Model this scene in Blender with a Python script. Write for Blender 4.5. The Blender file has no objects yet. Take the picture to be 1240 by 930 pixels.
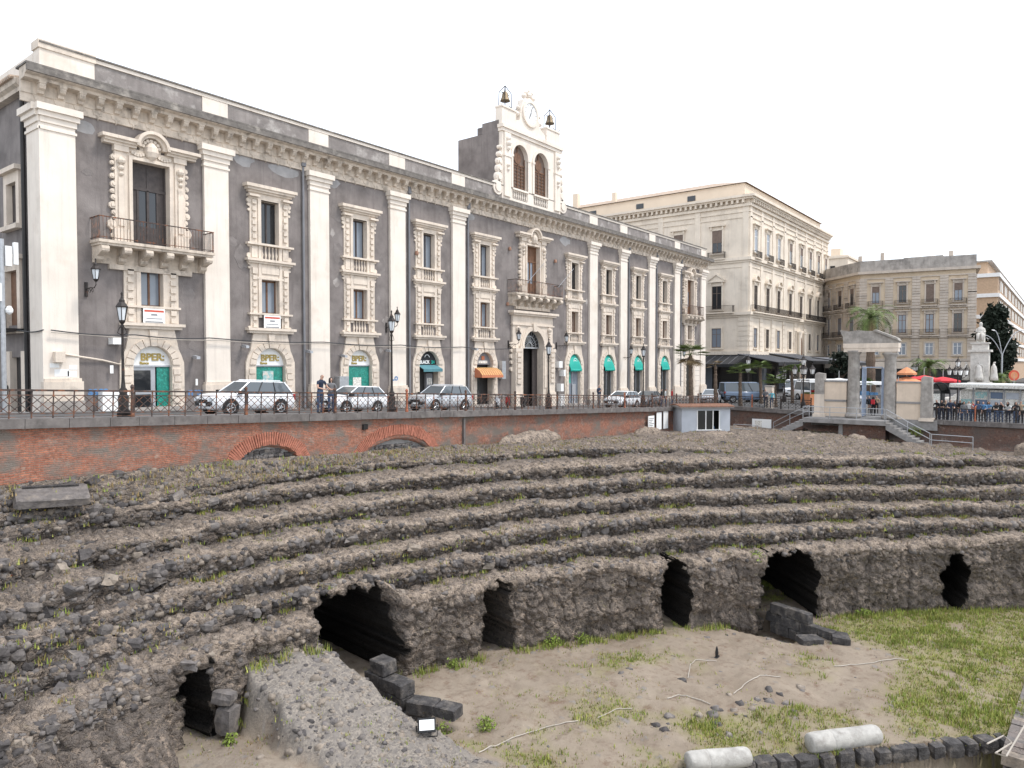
import bpy, bmesh, math, random
import numpy as np
from mathutils import Vector, Matrix
random.seed(7)
rng = np.random.default_rng(11)
scn = bpy.context.scene
COL = scn.collection
PI = math.pi

# ---------------------------------------------------------------- camera, sky, sun
# the street with the palace runs along +X, the palace front faces -Y; heights are relative to the eye
TH = math.radians(38.0)
FPX = 870.0
PITCH = math.atan(25.0 / FPX)
cd = bpy.data.cameras.new('camera')
cd.sensor_width = 36.0
cd.lens = FPX / 1240.0 * 36.0
cd.clip_start = 0.1
cd.clip_end = 3000
cam = bpy.data.objects.new('camera', cd)
COL.objects.link(cam)
cam.location = (0, 0, 0)
cam.rotation_euler = (PI / 2 - PITCH, 0, TH - PI / 2)
scn.camera = cam

SUN_EL, SUN_AZ = math.radians(58), math.radians(-62)     # azimuth measured from +X towards +Y
w = bpy.data.worlds.new('World')
scn.world = w
w.use_nodes = True
nt = w.node_tree
nt.nodes.clear()
sky = nt.nodes.new('ShaderNodeTexSky')
sky.sky_type = 'NISHITA'
sky.sun_disc = False
sky.sun_elevation = SUN_EL
sky.sun_rotation = PI / 2 - SUN_AZ
b1 = nt.nodes.new('ShaderNodeBackground')
b1.inputs['Strength'].default_value = 0.05
b2 = nt.nodes.new('ShaderNodeBackground')               # the closed white cloud layer
b2.inputs['Color'].default_value = (0.93, 0.955, 1.0, 1)
b2.inputs['Strength'].default_value = 0.80
ad = nt.nodes.new('ShaderNodeAddShader')
wo = nt.nodes.new('ShaderNodeOutputWorld')
nt.links.new(sky.outputs[0], b1.inputs['Color'])
nt.links.new(b1.outputs[0], ad.inputs[0])
nt.links.new(b2.outputs[0], ad.inputs[1])
nt.links.new(ad.outputs[0], wo.inputs[0])
sl = bpy.data.lights.new('sun', 'SUN')
sl.energy = 1.5
sl.angle = math.radians(12)
sl.color = (1.0, 0.955, 0.90)
so = bpy.data.objects.new('sun', sl)
COL.objects.link(so)
sd = Vector((math.cos(SUN_EL) * math.cos(SUN_AZ), math.cos(SUN_EL) * math.sin(SUN_AZ), math.sin(SUN_EL)))
so.rotation_euler = sd.to_track_quat('Z', 'Y').to_euler()
so.location = (20, -40, 80)
scn.view_settings.view_transform = 'Standard'
scn.view_settings.look = 'None'
scn.view_settings.gamma = 1.0
scn.view_settings.use_curve_mapping = False
scn.view_settings.exposure = 0.80
scn.cycles.max_bounces = 5
scn.cycles.diffuse_bounces = 3
scn.cycles.glossy_bounces = 2
scn.cycles.transmission_bounces = 3
scn.cycles.transparent_max_bounces = 6
scn.cycles.use_denoising = True

# ---------------------------------------------------------------- materials
MATS = {}
def nodes_of(name):
    m = bpy.data.materials.new(name)
    m.use_nodes = True
    t = m.node_tree
    t.nodes.clear()
    out = t.nodes.new('ShaderNodeOutputMaterial')
    bs = t.nodes.new('ShaderNodeBsdfPrincipled')
    t.links.new(bs.outputs[0], out.inputs[0])
    MATS[name] = m
    return m, t, bs
def N(t, typ, **kw):
    n = t.nodes.new(typ)
    for k, v in kw.items():
        if k.startswith('i_'):
            n.inputs[k[2:].replace('_', ' ')].default_value = v
        else:
            setattr(n, k, v)
    return n
def mixc(t, fac, a, b, mode='MIX'):
    n = t.nodes.new('ShaderNodeMix')
    n.data_type = 'RGBA'
    n.blend_type = mode
    for sock, val in ((n.inputs[0], fac), (n.inputs[6], a), (n.inputs[7], b)):
        if isinstance(val, (int, float)):
            sock.default_value = val
        elif isinstance(val, tuple):
            sock.default_value = (*val[:3], 1)
        else:
            t.links.new(val, sock)
    return n.outputs[2]
def ramp(t, src, lo, hi):
    n = t.nodes.new('ShaderNodeMapRange')
    n.inputs[1].default_value = lo
    n.inputs[2].default_value = hi
    n.clamp = True
    t.links.new(src, n.inputs[0])
    return n.outputs[0]
def pos(t, scale=(1, 1, 1)):
    g = t.nodes.new('ShaderNodeNewGeometry')
    if scale == (1, 1, 1):
        return g.outputs['Position']
    mp = t.nodes.new('ShaderNodeMapping')
    mp.inputs['Scale'].default_value = scale
    t.links.new(g.outputs['Position'], mp.inputs[0])
    return mp.outputs[0]
def noise(t, scale, det=4, rough=.6, vec=None):
    n = t.nodes.new('ShaderNodeTexNoise')
    n.inputs['Scale'].default_value = scale
    n.inputs['Detail'].default_value = det
    n.inputs['Roughness'].default_value = rough
    t.links.new(vec if vec is not None else pos(t), n.inputs['Vector'])
    return n.outputs[0]
def bump(t, bs, src, dist, strength=1.0):
    b = t.nodes.new('ShaderNodeBump')
    b.inputs['Distance'].default_value = dist
    b.inputs['Strength'].default_value = strength
    t.links.new(src, b.inputs['Height'])
    t.links.new(b.outputs[0], bs.inputs['Normal'])
def M(name, c, rough=.85, var=.18, scale=1.5, c2=None, c2lo=.5, c2hi=.7, c2scale=.8, bsc=25, bd=.006, spec=.3,
      metal=0.0, streak=0.0, alpha=1.0, streakc=(.1, .09, .08)):
    """plain weathered material: two tones, optional stain colour c2 in blotches, optional vertical run marks"""
    m, t, bs = nodes_of(name)
    lo = tuple(max(0, x * (1 - var)) for x in c)
    hi = tuple(min(1, x * (1 + var)) for x in c)
    col = mixc(t, ramp(t, noise(t, scale, 5), .3, .7), lo, hi)
    if c2 is not None:
        col = mixc(t, ramp(t, noise(t, c2scale, 6, .65), c2lo, c2hi), col, c2)
    if streak:
        f = t.nodes.new('ShaderNodeMath'); f.operation = 'MULTIPLY'
        t.links.new(ramp(t, noise(t, 1.0, 5, .7, pos(t, (3.2, 3.2, .22))), .5, .75), f.inputs[0])
        f.inputs[1].default_value = streak
        col = mixc(t, f.outputs[0], col, streakc)
    t.links.new(col, bs.inputs['Base Color'])
    bs.inputs['Roughness'].default_value = rough
    bs.inputs['Specular IOR Level'].default_value = spec
    bs.inputs['Metallic'].default_value = metal
    if alpha < 1:
        bs.inputs['Alpha'].default_value = alpha
    if bd:
        bump(t, bs, noise(t, bsc, 3), bd)
    return m
def Mglass(name, c=(.02, .022, .025), rough=.08):
    m, t, bs = nodes_of(name)
    bs.inputs['Base Color'].default_value = (*c, 1)
    bs.inputs['Roughness'].default_value = rough
    bs.inputs['Specular IOR Level'].default_value = .7
    bump(t, bs, noise(t, 1.3, 2), .01)
    return m

M('plaster', (.182, .160, .150), var=.27, scale=.9, c2=(.255, .228, .213), c2lo=.47, c2hi=.72, c2scale=.55, bsc=14, bd=.012, streak=.75, streakc=(.12, .104, .098))
M('plaster_parapet', (.24, .215, .20), var=.25, scale=1.2, c2=(.44, .41, .38), c2lo=.52, c2hi=.66, c2scale=.9, bsc=14, bd=.012, streak=.5, streakc=(.15, .13, .12))
M('plaster_worn', (.20, .178, .167), var=.25, scale=1.6, c2=(.15, .132, .124), c2lo=.5, c2hi=.7, c2scale=1.3, bsc=14, bd=.012)
M('plaster_pale', (.30, .29, .285), var=.2, scale=1.2, bsc=14, bd=.01)
M('limestone', (.66, .57, .475), var=.12, scale=1.0, c2=(.38, .33, .28), c2lo=.56, c2hi=.80, c2scale=1.6, bsc=18, bd=.010, streak=.42, streakc=(.30, .265, .235))
M('limestone_white', (.74, .665, .58), var=.07, scale=.7, c2=(.60, .51, .42), c2lo=.54, c2hi=.80, c2scale=.6, bsc=18, bd=.006, streak=.42, streakc=(.48, .42, .36))
M('limestone_old', (.56, .48, .395), var=.22, scale=2.2, c2=(.19, .16, .135), c2lo=.56, c2hi=.72, c2scale=1.6, bsc=14, bd=.012, streak=.5)
M('cornice_top', (.16, .145, .13), var=.35, scale=3, c2=(.42, .38, .33), c2lo=.55, c2hi=.8, c2scale=1.2, bd=.012)
M('toscano_stone', (.72, .63, .52), var=.1, scale=.5, c2=(.42, .35, .28), c2lo=.56, c2hi=.85, c2scale=.35, bd=.01, bsc=8, streak=.3, streakc=(.36, .31, .27))
M('toscano_upper', (.72, .60, .47), var=.06, scale=.3, bd=.004)
M('beige_stone', (.52, .45, .38), var=.14, scale=.5, c2=(.36, .305, .26), c2lo=.55, c2hi=.8, c2scale=.4, bd=.01, bsc=8, streak=.3, streakc=(.2, .17, .15))
M('ochre_wall', (.60, .49, .36), var=.1, scale=.5, c2=(.40, .31, .22), c2lo=.5, c2hi=.8, c2scale=.5)
M('grey_stone', (.36, .33, .30), var=.25, scale=1.0, c2=(.13, .12, .11), c2lo=.5, c2hi=.75, c2scale=.6, bd=.01, streak=.4)
M('modern_brick', (.48, .34, .23), var=.12, scale=3)
M('white_paint', (.78, .77, .75), var=.05, scale=2, rough=.5, bd=0)
M('roof_tile', (.42, .32, .24), var=.3, scale=5, c2=(.25, .22, .19), c2lo=.5, c2hi=.7, c2scale=3, bd=.02, bsc=12)
M('terracotta', (.34, .19, .13), var=.25, scale=6)
M('wood_dark', (.055, .045, .042), var=.3, scale=4, rough=.6, spec=.4)
M('wood_brown', (.16, .085, .05), var=.3, scale=5, rough=.6)
M('shutter_brown', (.17, .125, .10), var=.2, scale=3, rough=.7)
M('iron_black', (.035, .03, .028), var=.4, scale=8, rough=.55, metal=.3, c2=(.16, .065, .035), c2lo=.6, c2hi=.75, c2scale=6)
M('iron_rust', (.06, .045, .04), var=.4, scale=8, rough=.75, c2=(.27, .11, .055), c2lo=.48, c2hi=.66, c2scale=3.5)
M('rust_red', (.38, .13, .07), var=.35, scale=6, c2=(.10, .06, .05), c2lo=.52, c2hi=.7, c2scale=4)
M('steel', (.42, .43, .44), var=.15, scale=6, rough=.45, metal=.6)
M('blue_steel', (.30, .36, .46), var=.15, scale=4, rough=.6)
M('aluminium', (.45, .46, .48), var=.08, rough=.4, metal=.5, bd=0)
M('asphalt', (.085, .083, .082), var=.25, scale=1.3, c2=(.14, .135, .13), c2lo=.5, c2hi=.8, c2scale=.5, bsc=60, bd=.006)
M('pavement', (.15, .145, .14), var=.22, scale=2, c2=(.22, .21, .2), c2lo=.5, c2hi=.8, c2scale=.6, bsc=40, bd=.004)
M('basalt_coping', (.135, .122, .115), var=.3, scale=3, c2=(.22, .20, .185), c2lo=.52, c2hi=.75, c2scale=1.6, bsc=22, bd=.012)
M('basalt', (.075, .068, .066), var=.4, scale=5, c2=(.15, .135, .12), c2lo=.52, c2hi=.74, c2scale=3, bsc=18, bd=.02)
M('basalt_grey', (.135, .122, .115), var=.35, scale=5, c2=(.26, .225, .19), c2lo=.5, c2hi=.75, c2scale=4, bsc=18, bd=.02)
M('basalt_block', (.060, .056, .055), var=.45, scale=4, c2=(.17, .15, .13), c2lo=.5, c2hi=.72, c2scale=3.4, bsc=14, bd=.05)
M('tuff_tan', (.25, .21, .17), var=.3, scale=5, c2=(.14, .125, .11), c2lo=.5, c2hi=.72, c2scale=4, bsc=18, bd=.02)
M('rubble_fill', (.24, .205, .17), var=.35, scale=7, c2=(.10, .09, .085), c2lo=.5, c2hi=.68, c2scale=9, bsc=15, bd=.04)
M('marble', (.60, .57, .52), var=.12, scale=2.5, c2=(.38, .36, .33), c2lo=.5, c2hi=.75, c2scale=3, bsc=20, bd=.006)
M('marble_grey', (.40, .385, .355), var=.18, scale=4, c2=(.21, .195, .175), c2lo=.5, c2hi=.75, c2scale=2.2, bsc=22, bd=.012)
M('old_column', (.34, .315, .285), var=.22, scale=2.5, c2=(.20, .185, .17), c2lo=.45, c2hi=.75, c2scale=1.8, bsc=16, bd=.012, streak=.3)
M('cream_plaster', (.63, .52, .41), var=.08, scale=1.2, c2=(.50, .40, .32), c2lo=.55, c2hi=.85, c2scale=.9, streak=.15)
M('concrete', (.27, .26, .25), var=.2, scale=2, c2=(.17, .16, .155), c2lo=.5, c2hi=.75, c2scale=1.3)
M('kiosk_blue', (.45, .475, .51), var=.07, scale=1.5, c2=(.33, .37, .42), c2lo=.55, c2hi=.8)
M('sign_white', (.82, .82, .80), var=.03, rough=.5, bd=0)
M('sign_print', (.55, .52, .46), var=.25, scale=14, c2=(.8, .78, .72), c2lo=.45, c2hi=.55, c2scale=9, bd=0)
M('print_red', (.55, .10, .06), var=.1, bd=0)
M('print_grey', (.2, .2, .21), var=.1, bd=0)
M('bank_green', (.015, .20, .155), var=.25, scale=5, rough=.25, spec=.5, c2=(.03, .33, .26), c2lo=.55, c2hi=.6, c2scale=11, bd=0)
M('mint_green', (.02, .36, .285), var=.06, rough=.6, bd=0)
M('gold', (.38, .28, .08), var=.1, rough=.4, bd=0)
M('poster', (.30, .48, .47), var=.3, scale=7, c2=(.62, .56, .5), c2lo=.5, c2hi=.6, c2scale=4, bd=0)
M('awning_teal', (.09, .22, .25), var=.15)
M('awning_orange', (.46, .17, .09), var=.1, scale=3)
M('awning_stripe', (.60, .42, .17), var=.1)
M('fabric_red', (.55, .04, .05), var=.08)
M('fabric_orange', (.60, .26, .13), var=.12)
M('fabric_black', (.03, .03, .032), var=.2, rough=.7)
M('shop_dark', (.03, .028, .027), var=.3, scale=1.2, rough=.5)
M('interior', (.02, .018, .017), var=.3, rough=.9)
M('graffiti', (.10, .22, .42), var=.2, bd=0)
M('paint_white_car', (.74, .75, .76), var=.02, rough=.22, spec=.6, bd=0)
M('paint_silver', (.52, .54, .56), var=.03, rough=.28, spec=.6, metal=.35, bd=0)
M('paint_blue', (.14, .19, .27), var=.03, rough=.25, spec=.6, bd=0)
M('paint_grey', (.16, .165, .17), var=.03, rough=.25, spec=.6, bd=0)
M('plastic_black', (.02, .02, .021), var=.2, rough=.6, bd=0)
M('rubber', (.018, .018, .018), var=.2, rough=.85, bd=0)
M('alloy', (.45, .46, .47), var=.05, rough=.35, metal=.6, bd=0)
M('lamp_red', (.35, .02, .02), var=.1, rough=.3, bd=0)
M('lamp_glass', (.62, .65, .67), var=.05, rough=.25, bd=0)
M('cable', (.06, .06, .062), var=.2, bd=0)
M('cable_white', (.40, .36, .31), var=.15, bd=0)
M('bark', (.13, .095, .07), var=.35, scale=8, bsc=12, bd=.03)
M('bronze', (.21, .16, .10), var=.25, scale=5, rough=.5, metal=.4)
Mglass('glass_dark')
Mglass('glass_pale', (.20, .23, .27), .12)
Mglass('glass_shop', (.028, .03, .03), .12)
Mglass('glass_car', (.09, .105, .115), .06)
def Mleaf(name, c, var=.4, scale=3):
    m, t, bs = nodes_of(name)
    col = mixc(t, ramp(t, noise(t, scale, 3), .3, .7), tuple(x * (1 - var) for x in c), tuple(x * (1 + var) for x in c))
    t.links.new(col, bs.inputs['Base Color'])
    bs.inputs['Roughness'].default_value = .65
    bs.inputs['Specular IOR Level'].default_value = .25
    return m
Mleaf('leaf_grass', (.30, .31, .08), .3, 1.2)
Mleaf('leaf_fresh', (.18, .235, .045), .35, 2)
Mleaf('leaf_dry', (.26, .19, .09), .35, 2)
Mleaf('leaf_yellow', (.62, .48, .03), .15)
Mleaf('leaf_red', (.40, .05, .03), .2)
Mleaf('leaf_palm', (.12, .165, .05), .35, 3)
Mleaf('leaf_palm_dry', (.20, .145, .075), .3, 3)
Mleaf('leaf_dark', (.020, .028, .018), .35, 1.5)
Mleaf('leaf_bush', (.075, .12, .035), .4, 2)

def Mbrick(name, ca, cb, mortar, dirt, sx, sz, dlo, dhi, axis='x', dirtscale=.5):
    m, t, bs = nodes_of(name)
    g = N(t, 'ShaderNodeNewGeometry')
    sp = N(t, 'ShaderNodeSeparateXYZ')
    t.links.new(g.outputs['Position'], sp.inputs[0])
    cmb = N(t, 'ShaderNodeCombineXYZ')
    t.links.new(sp.outputs['X' if axis == 'x' else 'Y'], cmb.inputs[0])
    wob = noise(t, .9, 3)
    mad = N(t, 'ShaderNodeMath', operation='MULTIPLY_ADD')
    t.links.new(wob, mad.inputs[0]); mad.inputs[1].default_value = .22
    t.links.new(sp.outputs['Z'], mad.inputs[2])
    t.links.new(mad.outputs[0], cmb.inputs[1])
    br = N(t, 'ShaderNodeTexBrick')
    br.inputs['Scale'].default_value = 1.0
    br.inputs['Brick Width'].default_value = sx
    br.inputs['Row Height'].default_value = sz
    br.inputs['Mortar Size'].default_value = .013
    br.inputs['Mortar Smooth'].default_value = .3
    br.inputs['Color1'].default_value = (*ca, 1)
    br.inputs['Color2'].default_value = (*cb, 1)
    br.inputs['Mortar'].default_value = (*mortar, 1)
    t.links.new(cmb.outputs[0], br.inputs['Vector'])
    col = mixc(t, ramp(t, noise(t, 7, 5, .75), .42, .72), br.outputs['Color'], tuple(x * .35 for x in ca))
    col = mixc(t, ramp(t, noise(t, 2.3, 5, .7), .58, .72), col, (.37, .29, .235))
    col = mixc(t, ramp(t, noise(t, dirtscale, 6, .7, pos(t, (1, 1, 1.6))), dlo, dhi), col, dirt)
    t.links.new(col, bs.inputs['Base Color'])
    bs.inputs['Roughness'].default_value = .9
    h = mixc(t, .55, br.outputs['Fac'], noise(t, 16, 4))
    b = N(t, 'ShaderNodeBump', invert=True)
    b.inputs['Distance'].default_value = .05
    t.links.new(h, b.inputs['Height'])
    t.links.new(b.outputs[0], bs.inputs['Normal'])
    return m
Mbrick('brick_red', (.47, .185, .11), (.34, .12, .075), (.29, .20, .15), (.185, .155, .13), .27, .07, .45, .62, dirtscale=.9)
Mbrick('brick_brown', (.235, .105, .07), (.16, .085, .06), (.15, .12, .10), (.115, .10, .09), .27, .065, .42, .66, axis='y')
Mbrick('brick_path', (.25, .20, .17), (.17, .14, .125), (.16, .13, .11), (.15, .14, .13), .3, .12, .45, .7, axis='y')

# ---------------------------------------------------------------- mesh helpers
OFF = {}
def set_props(o, label=None, cat=None, group=None, kind=None):
    if label: o['label'] = label
    if cat: o['category'] = cat
    if group: o['group'] = group
    if kind: o['kind'] = kind
    return o
def thing(name, label, cat, loc=(0, 0, 0), group=None, rz=0.0, world=True):
    """Empty at the base of a thing; with world=True its parts are given in world coordinates"""
    o = bpy.data.objects.new(name, None)
    COL.objects.link(o)
    o.location = loc
    o.rotation_euler = (0, 0, rz)
    o.empty_display_size = .3
    if world:
        OFF[o.name] = Vector(loc)
    return set_props(o, label, cat, group)
def put(name, me, parent=None, loc=(0, 0, 0), rot=(0, 0, 0), scale=None, mats=None):
    o = bpy.data.objects.new(name, me)
    COL.objects.link(o)
    loc = Vector(loc)
    if parent is not None:
        o.parent = parent
        if parent.name in OFF:
            loc = loc - OFF[parent.name]
    o.location = loc
    o.rotation_euler = rot
    if scale is not None:
        o.scale = (scale,) * 3 if isinstance(scale, (int, float)) else scale
    if mats:
        for i, mm in enumerate(mats):
            o.material_slots[i].link = 'OBJECT'
            o.material_slots[i].material = MATS[mm]
    return o
class MB:
    def __init__(s):
        s.v = []; s.f = []; s.m = []
    def add(s, vs, fs, mi=0):
        k = len(s.v)
        s.v += [tuple(p) for p in vs]
        s.f += [tuple(i + k for i in f) for f in fs]
        s.m += [mi] * len(fs)
        return s
    def box(s, x0, x1, y0, y1, z0, z1, mi=0):
        return s.add([(x0, y0, z0), (x1, y0, z0), (x1, y1, z0), (x0, y1, z0), (x0, y0, z1), (x1, y0, z1), (x1, y1, z1), (x0, y1, z1)],
                     [(0, 3, 2, 1), (4, 5, 6, 7), (0, 1, 5, 4), (1, 2, 6, 5), (2, 3, 7, 6), (3, 0, 4, 7)], mi)
    def prism(s, poly, a, b, axis='y', mi=0):
        n = len(poly)
        if axis == 'y': f = lambda p, h: (p[0], h, p[1])
        elif axis == 'x': f = lambda p, h: (h, p[0], p[1])
        else: f = lambda p, h: (p[0], p[1], h)
        vs = [f(p, a) for p in poly] + [f(p, b) for p in poly]
        fs = [tuple(range(n))[::-1], tuple(range(n, 2 * n))] + [(i, (i + 1) % n, n + (i + 1) % n, n + i) for i in range(n)]
        return s.add(vs, fs, mi)
    def lathe(s, cx, cy, prof, n=10, mi=0, cap=True):
        vs = []; fs = []
        for r, z in prof:
            for i in range(n):
                a = 2 * PI * i / n
                vs.append((cx + r * math.cos(a), cy + r * math.sin(a), z))
        for j in range(len(prof) - 1):
            for i in range(n):
                fs.append((j * n + i, j * n + (i + 1) % n, (j + 1) * n + (i + 1) % n, (j + 1) * n + i))
        if cap:
            fs.append(tuple(range(n))[::-1])
            fs.append(tuple(range((len(prof) - 1) * n, len(prof) * n)))
        return s.add(vs, fs, mi)
    def disc(s, c, r, y0, y1, n=16, mi=0, a0=0, a1=2 * PI):
        """short cylinder with its axis along y"""
        full = abs(a1 - a0 - 2 * PI) < 1e-6
        pts = [(c[0] + r * math.cos(a0 + (a1 - a0) * i / n), c[1] + r * math.sin(a0 + (a1 - a0) * i / n)) for i in range(n if full else n + 1)]
        return s.prism(pts, y0, y1, 'y', mi)
    def tube(s, pts, r, n=6, mi=0, cap=True):
        pts = [Vector(p) for p in pts]
        rs = r if isinstance(r, (list, tuple)) else [r] * len(pts)
        vs = []; fs = []
        up = Vector((0, 0, 1))
        for i, p in enumerate(pts):
            d = (pts[min(i + 1, len(pts) - 1)] - pts[max(i - 1, 0)]).normalized()
            a = d.cross(up)
            if a.length < 1e-3: a = d.cross(Vector((1, 0, 0)))
            a.normalize(); b = d.cross(a).normalized()
            for k in range(n):
                t = 2 * PI * k / n
                vs.append(p + a * math.cos(t) * rs[i] + b * math.sin(t) * rs[i])
        for i in range(len(pts) - 1):
            for k in range(n):
                fs.append((i * n + k, i * n + (k + 1) % n, (i + 1) * n + (k + 1) % n, (i + 1) * n + k))
        if cap:
            fs.append(tuple(range(n))[::-1]); fs.append(tuple(range((len(pts) - 1) * n, len(pts) * n)))
        return s.add(vs, fs, mi)
    def arcband(s, cx, cz, r0, r1, y0, y1, a0=0., a1=PI, n=12, mi=0):
        """curved bar in the xz plane between radii r0 and r1"""
        vs = []; fs = []
        for i in range(n + 1):
            a = a0 + (a1 - a0) * i / n
            c, q = math.cos(a), math.sin(a)
            vs += [(cx + r0 * c, y0, cz + r0 * q), (cx + r1 * c, y0, cz + r1 * q), (cx + r1 * c, y1, cz + r1 * q), (cx + r0 * c, y1, cz + r0 * q)]
        for i in range(n):
            k = 4 * i
            for j in range(4):
                fs.append((k + j, k + (j + 1) % 4, k + 4 + (j + 1) % 4, k + 4 + j))
        fs += [(0, 1, 2, 3), (4 * n + 3, 4 * n + 2, 4 * n + 1, 4 * n)]
        return s.add(vs, fs, mi)
    def mesh(s, name, mats, smooth=False):
        me = bpy.data.meshes.new(name)
        me.from_pydata(s.v, [], s.f)
        mats = [mats] if isinstance(mats, str) else mats
        for mm in mats:
            me.materials.append(MATS[mm])
        if len(mats) > 1:
            me.polygons.foreach_set('material_index', s.m)
        bm = bmesh.new(); bm.from_mesh(me)
        bmesh.ops.recalc_face_normals(bm, faces=bm.faces)
        bm.to_mesh(me); bm.free()
        if smooth:
            me.polygons.foreach_set('use_smooth', [True] * len(me.polygons))
        return me
    def build(s, name, mats, parent=None, loc=(0, 0, 0), rot=(0, 0, 0), smooth=False):
        return put(name, s.mesh(name, mats, smooth), parent, loc, rot)
def grid_mesh(name, P, mats, smooth=True, attrs=None, keep=None):
    """P: (ni,nj,3) array -> quad grid"""
    ni, nj = P.shape[:2]
    idx = np.arange(ni * nj).reshape(ni, nj)
    q = np.stack([idx[:-1, :-1], idx[1:, :-1], idx[1:, 1:], idx[:-1, 1:]], -1).reshape(-1, 4)
    if keep is not None:
        q = q[keep.reshape(-1)]
    return raw_mesh(name, P.reshape(-1, 3), q, mats, smooth, attrs)
def raw_mesh(name, V, F, mats, smooth=True, attrs=None, mi=None):
    me = bpy.data.meshes.new(name)
    V = np.asarray(V, np.float32); F = np.asarray(F, np.int32)
    k = F.shape[1]
    me.vertices.add(len(V)); me.vertices.foreach_set('co', V.ravel())
    me.loops.add(F.size); me.loops.foreach_set('vertex_index', F.ravel())
    me.polygons.add(len(F))
    me.polygons.foreach_set('loop_start', np.arange(0, F.size, k, dtype=np.int32))
    if smooth:
        me.polygons.foreach_set('use_smooth', np.ones(len(F), bool))
    for mm in ([mats] if isinstance(mats, str) else mats):
        me.materials.append(MATS[mm])
    if mi is not None:
        me.polygons.foreach_set('material_index', np.asarray(mi, np.int32))
    for an, av in (attrs or {}).items():
        a = me.attributes.new(an, 'FLOAT', 'POINT')
        a.data.foreach_set('value', np.asarray(av, np.float32).ravel())
    me.update(calc_edges=True)
    return me

# numpy noise
def _hash(ix, iy, iz, k=0):
    h = (ix.astype(np.int64) * 73856093) ^ (iy.astype(np.int64) * 19349663) ^ (iz.astype(np.int64) * 83492791) ^ (k * 2654435)
    h = (h ^ (h >> 13)) * 1274126177
    h = h ^ (h >> 16)
    return (h & 0xFFFFFF).astype(np.float64) / 0xFFFFFF
def vnoise(P, scale, k=0):
    Q = P * scale
    I = np.floor(Q).astype(np.int64); f = Q - I
    f = f * f * (3 - 2 * f)
    r = 0
    for dx in (0, 1):
        for dy in (0, 1):
            for dz in (0, 1):
                wgt = (f[..., 0] if dx else 1 - f[..., 0]) * (f[..., 1] if dy else 1 - f[..., 1]) * (f[..., 2] if dz else 1 - f[..., 2])
                r = r + wgt * _hash(I[..., 0] + dx, I[..., 1] + dy, I[..., 2] + dz, k)
    return r * 2 - 1
def fbm(P, scale, octv=4, k=0):
    r = 0; a = 1.0
    for o in range(octv):
        r = r + a * vnoise(P, scale * 2 ** o, k + o); a *= .5
    return r
def worley(P, scale, k=0, squash=(1, 1, 1)):
    """nearest and second-nearest feature distance and a random id of the nearest cell"""
    Q = P * scale * np.array(squash)
    I = np.floor(Q).astype(np.int64)
    d1 = np.full(Q.shape[:-1], 9.); d2 = d1.copy(); cid = np.zeros(Q.shape[:-1])
    for dx in (-1, 0, 1):
        for dy in (-1, 0, 1):
            for dz in (-1, 0, 1):
                c = I + np.array([dx, dy, dz])
                fx = c[..., 0] + .15 + .7 * _hash(c[..., 0], c[..., 1], c[..., 2], k + 1)
                fy = c[..., 1] + .15 + .7 * _hash(c[..., 0], c[..., 1], c[..., 2], k + 2)
                fz = c[..., 2] + .15 + .7 * _hash(c[..., 0], c[..., 1], c[..., 2], k + 3)
                d = np.sqrt((Q[..., 0] - fx) ** 2 + (Q[..., 1] - fy) ** 2 + (Q[..., 2] - fz) ** 2)
                nh = _hash(c[..., 0], c[..., 1], c[..., 2], k + 4)
                near = d < d1
                d2 = np.where(near, d1, np.minimum(d2, d))
                cid = np.where(near, nh, cid)
                d1 = np.where(near, d, d1)
    return d1, d2, cid
def sstep(a, b, x):
    t = np.clip((x - a) / (b - a), 0, 1)
    return t * t * (3 - 2 * t)
def at(px, depth):
    """plan position of something seen in picture column px at that depth from the eye"""
    u = (px - 620.0) / FPX
    return Vector(((u * math.sin(TH) + math.cos(TH)) * depth, (-u * math.cos(TH) + math.sin(TH)) * depth, 0))
def G(s, n):
    """street level"""
    z = -1.8 - .04 * (s - 7.6)
    z = z if z > -3.7 else -3.7 - .35 * (1 - math.exp((z + 3.7) / .35))
    return z - .03 * min(abs(n - 25.7), 18)

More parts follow.
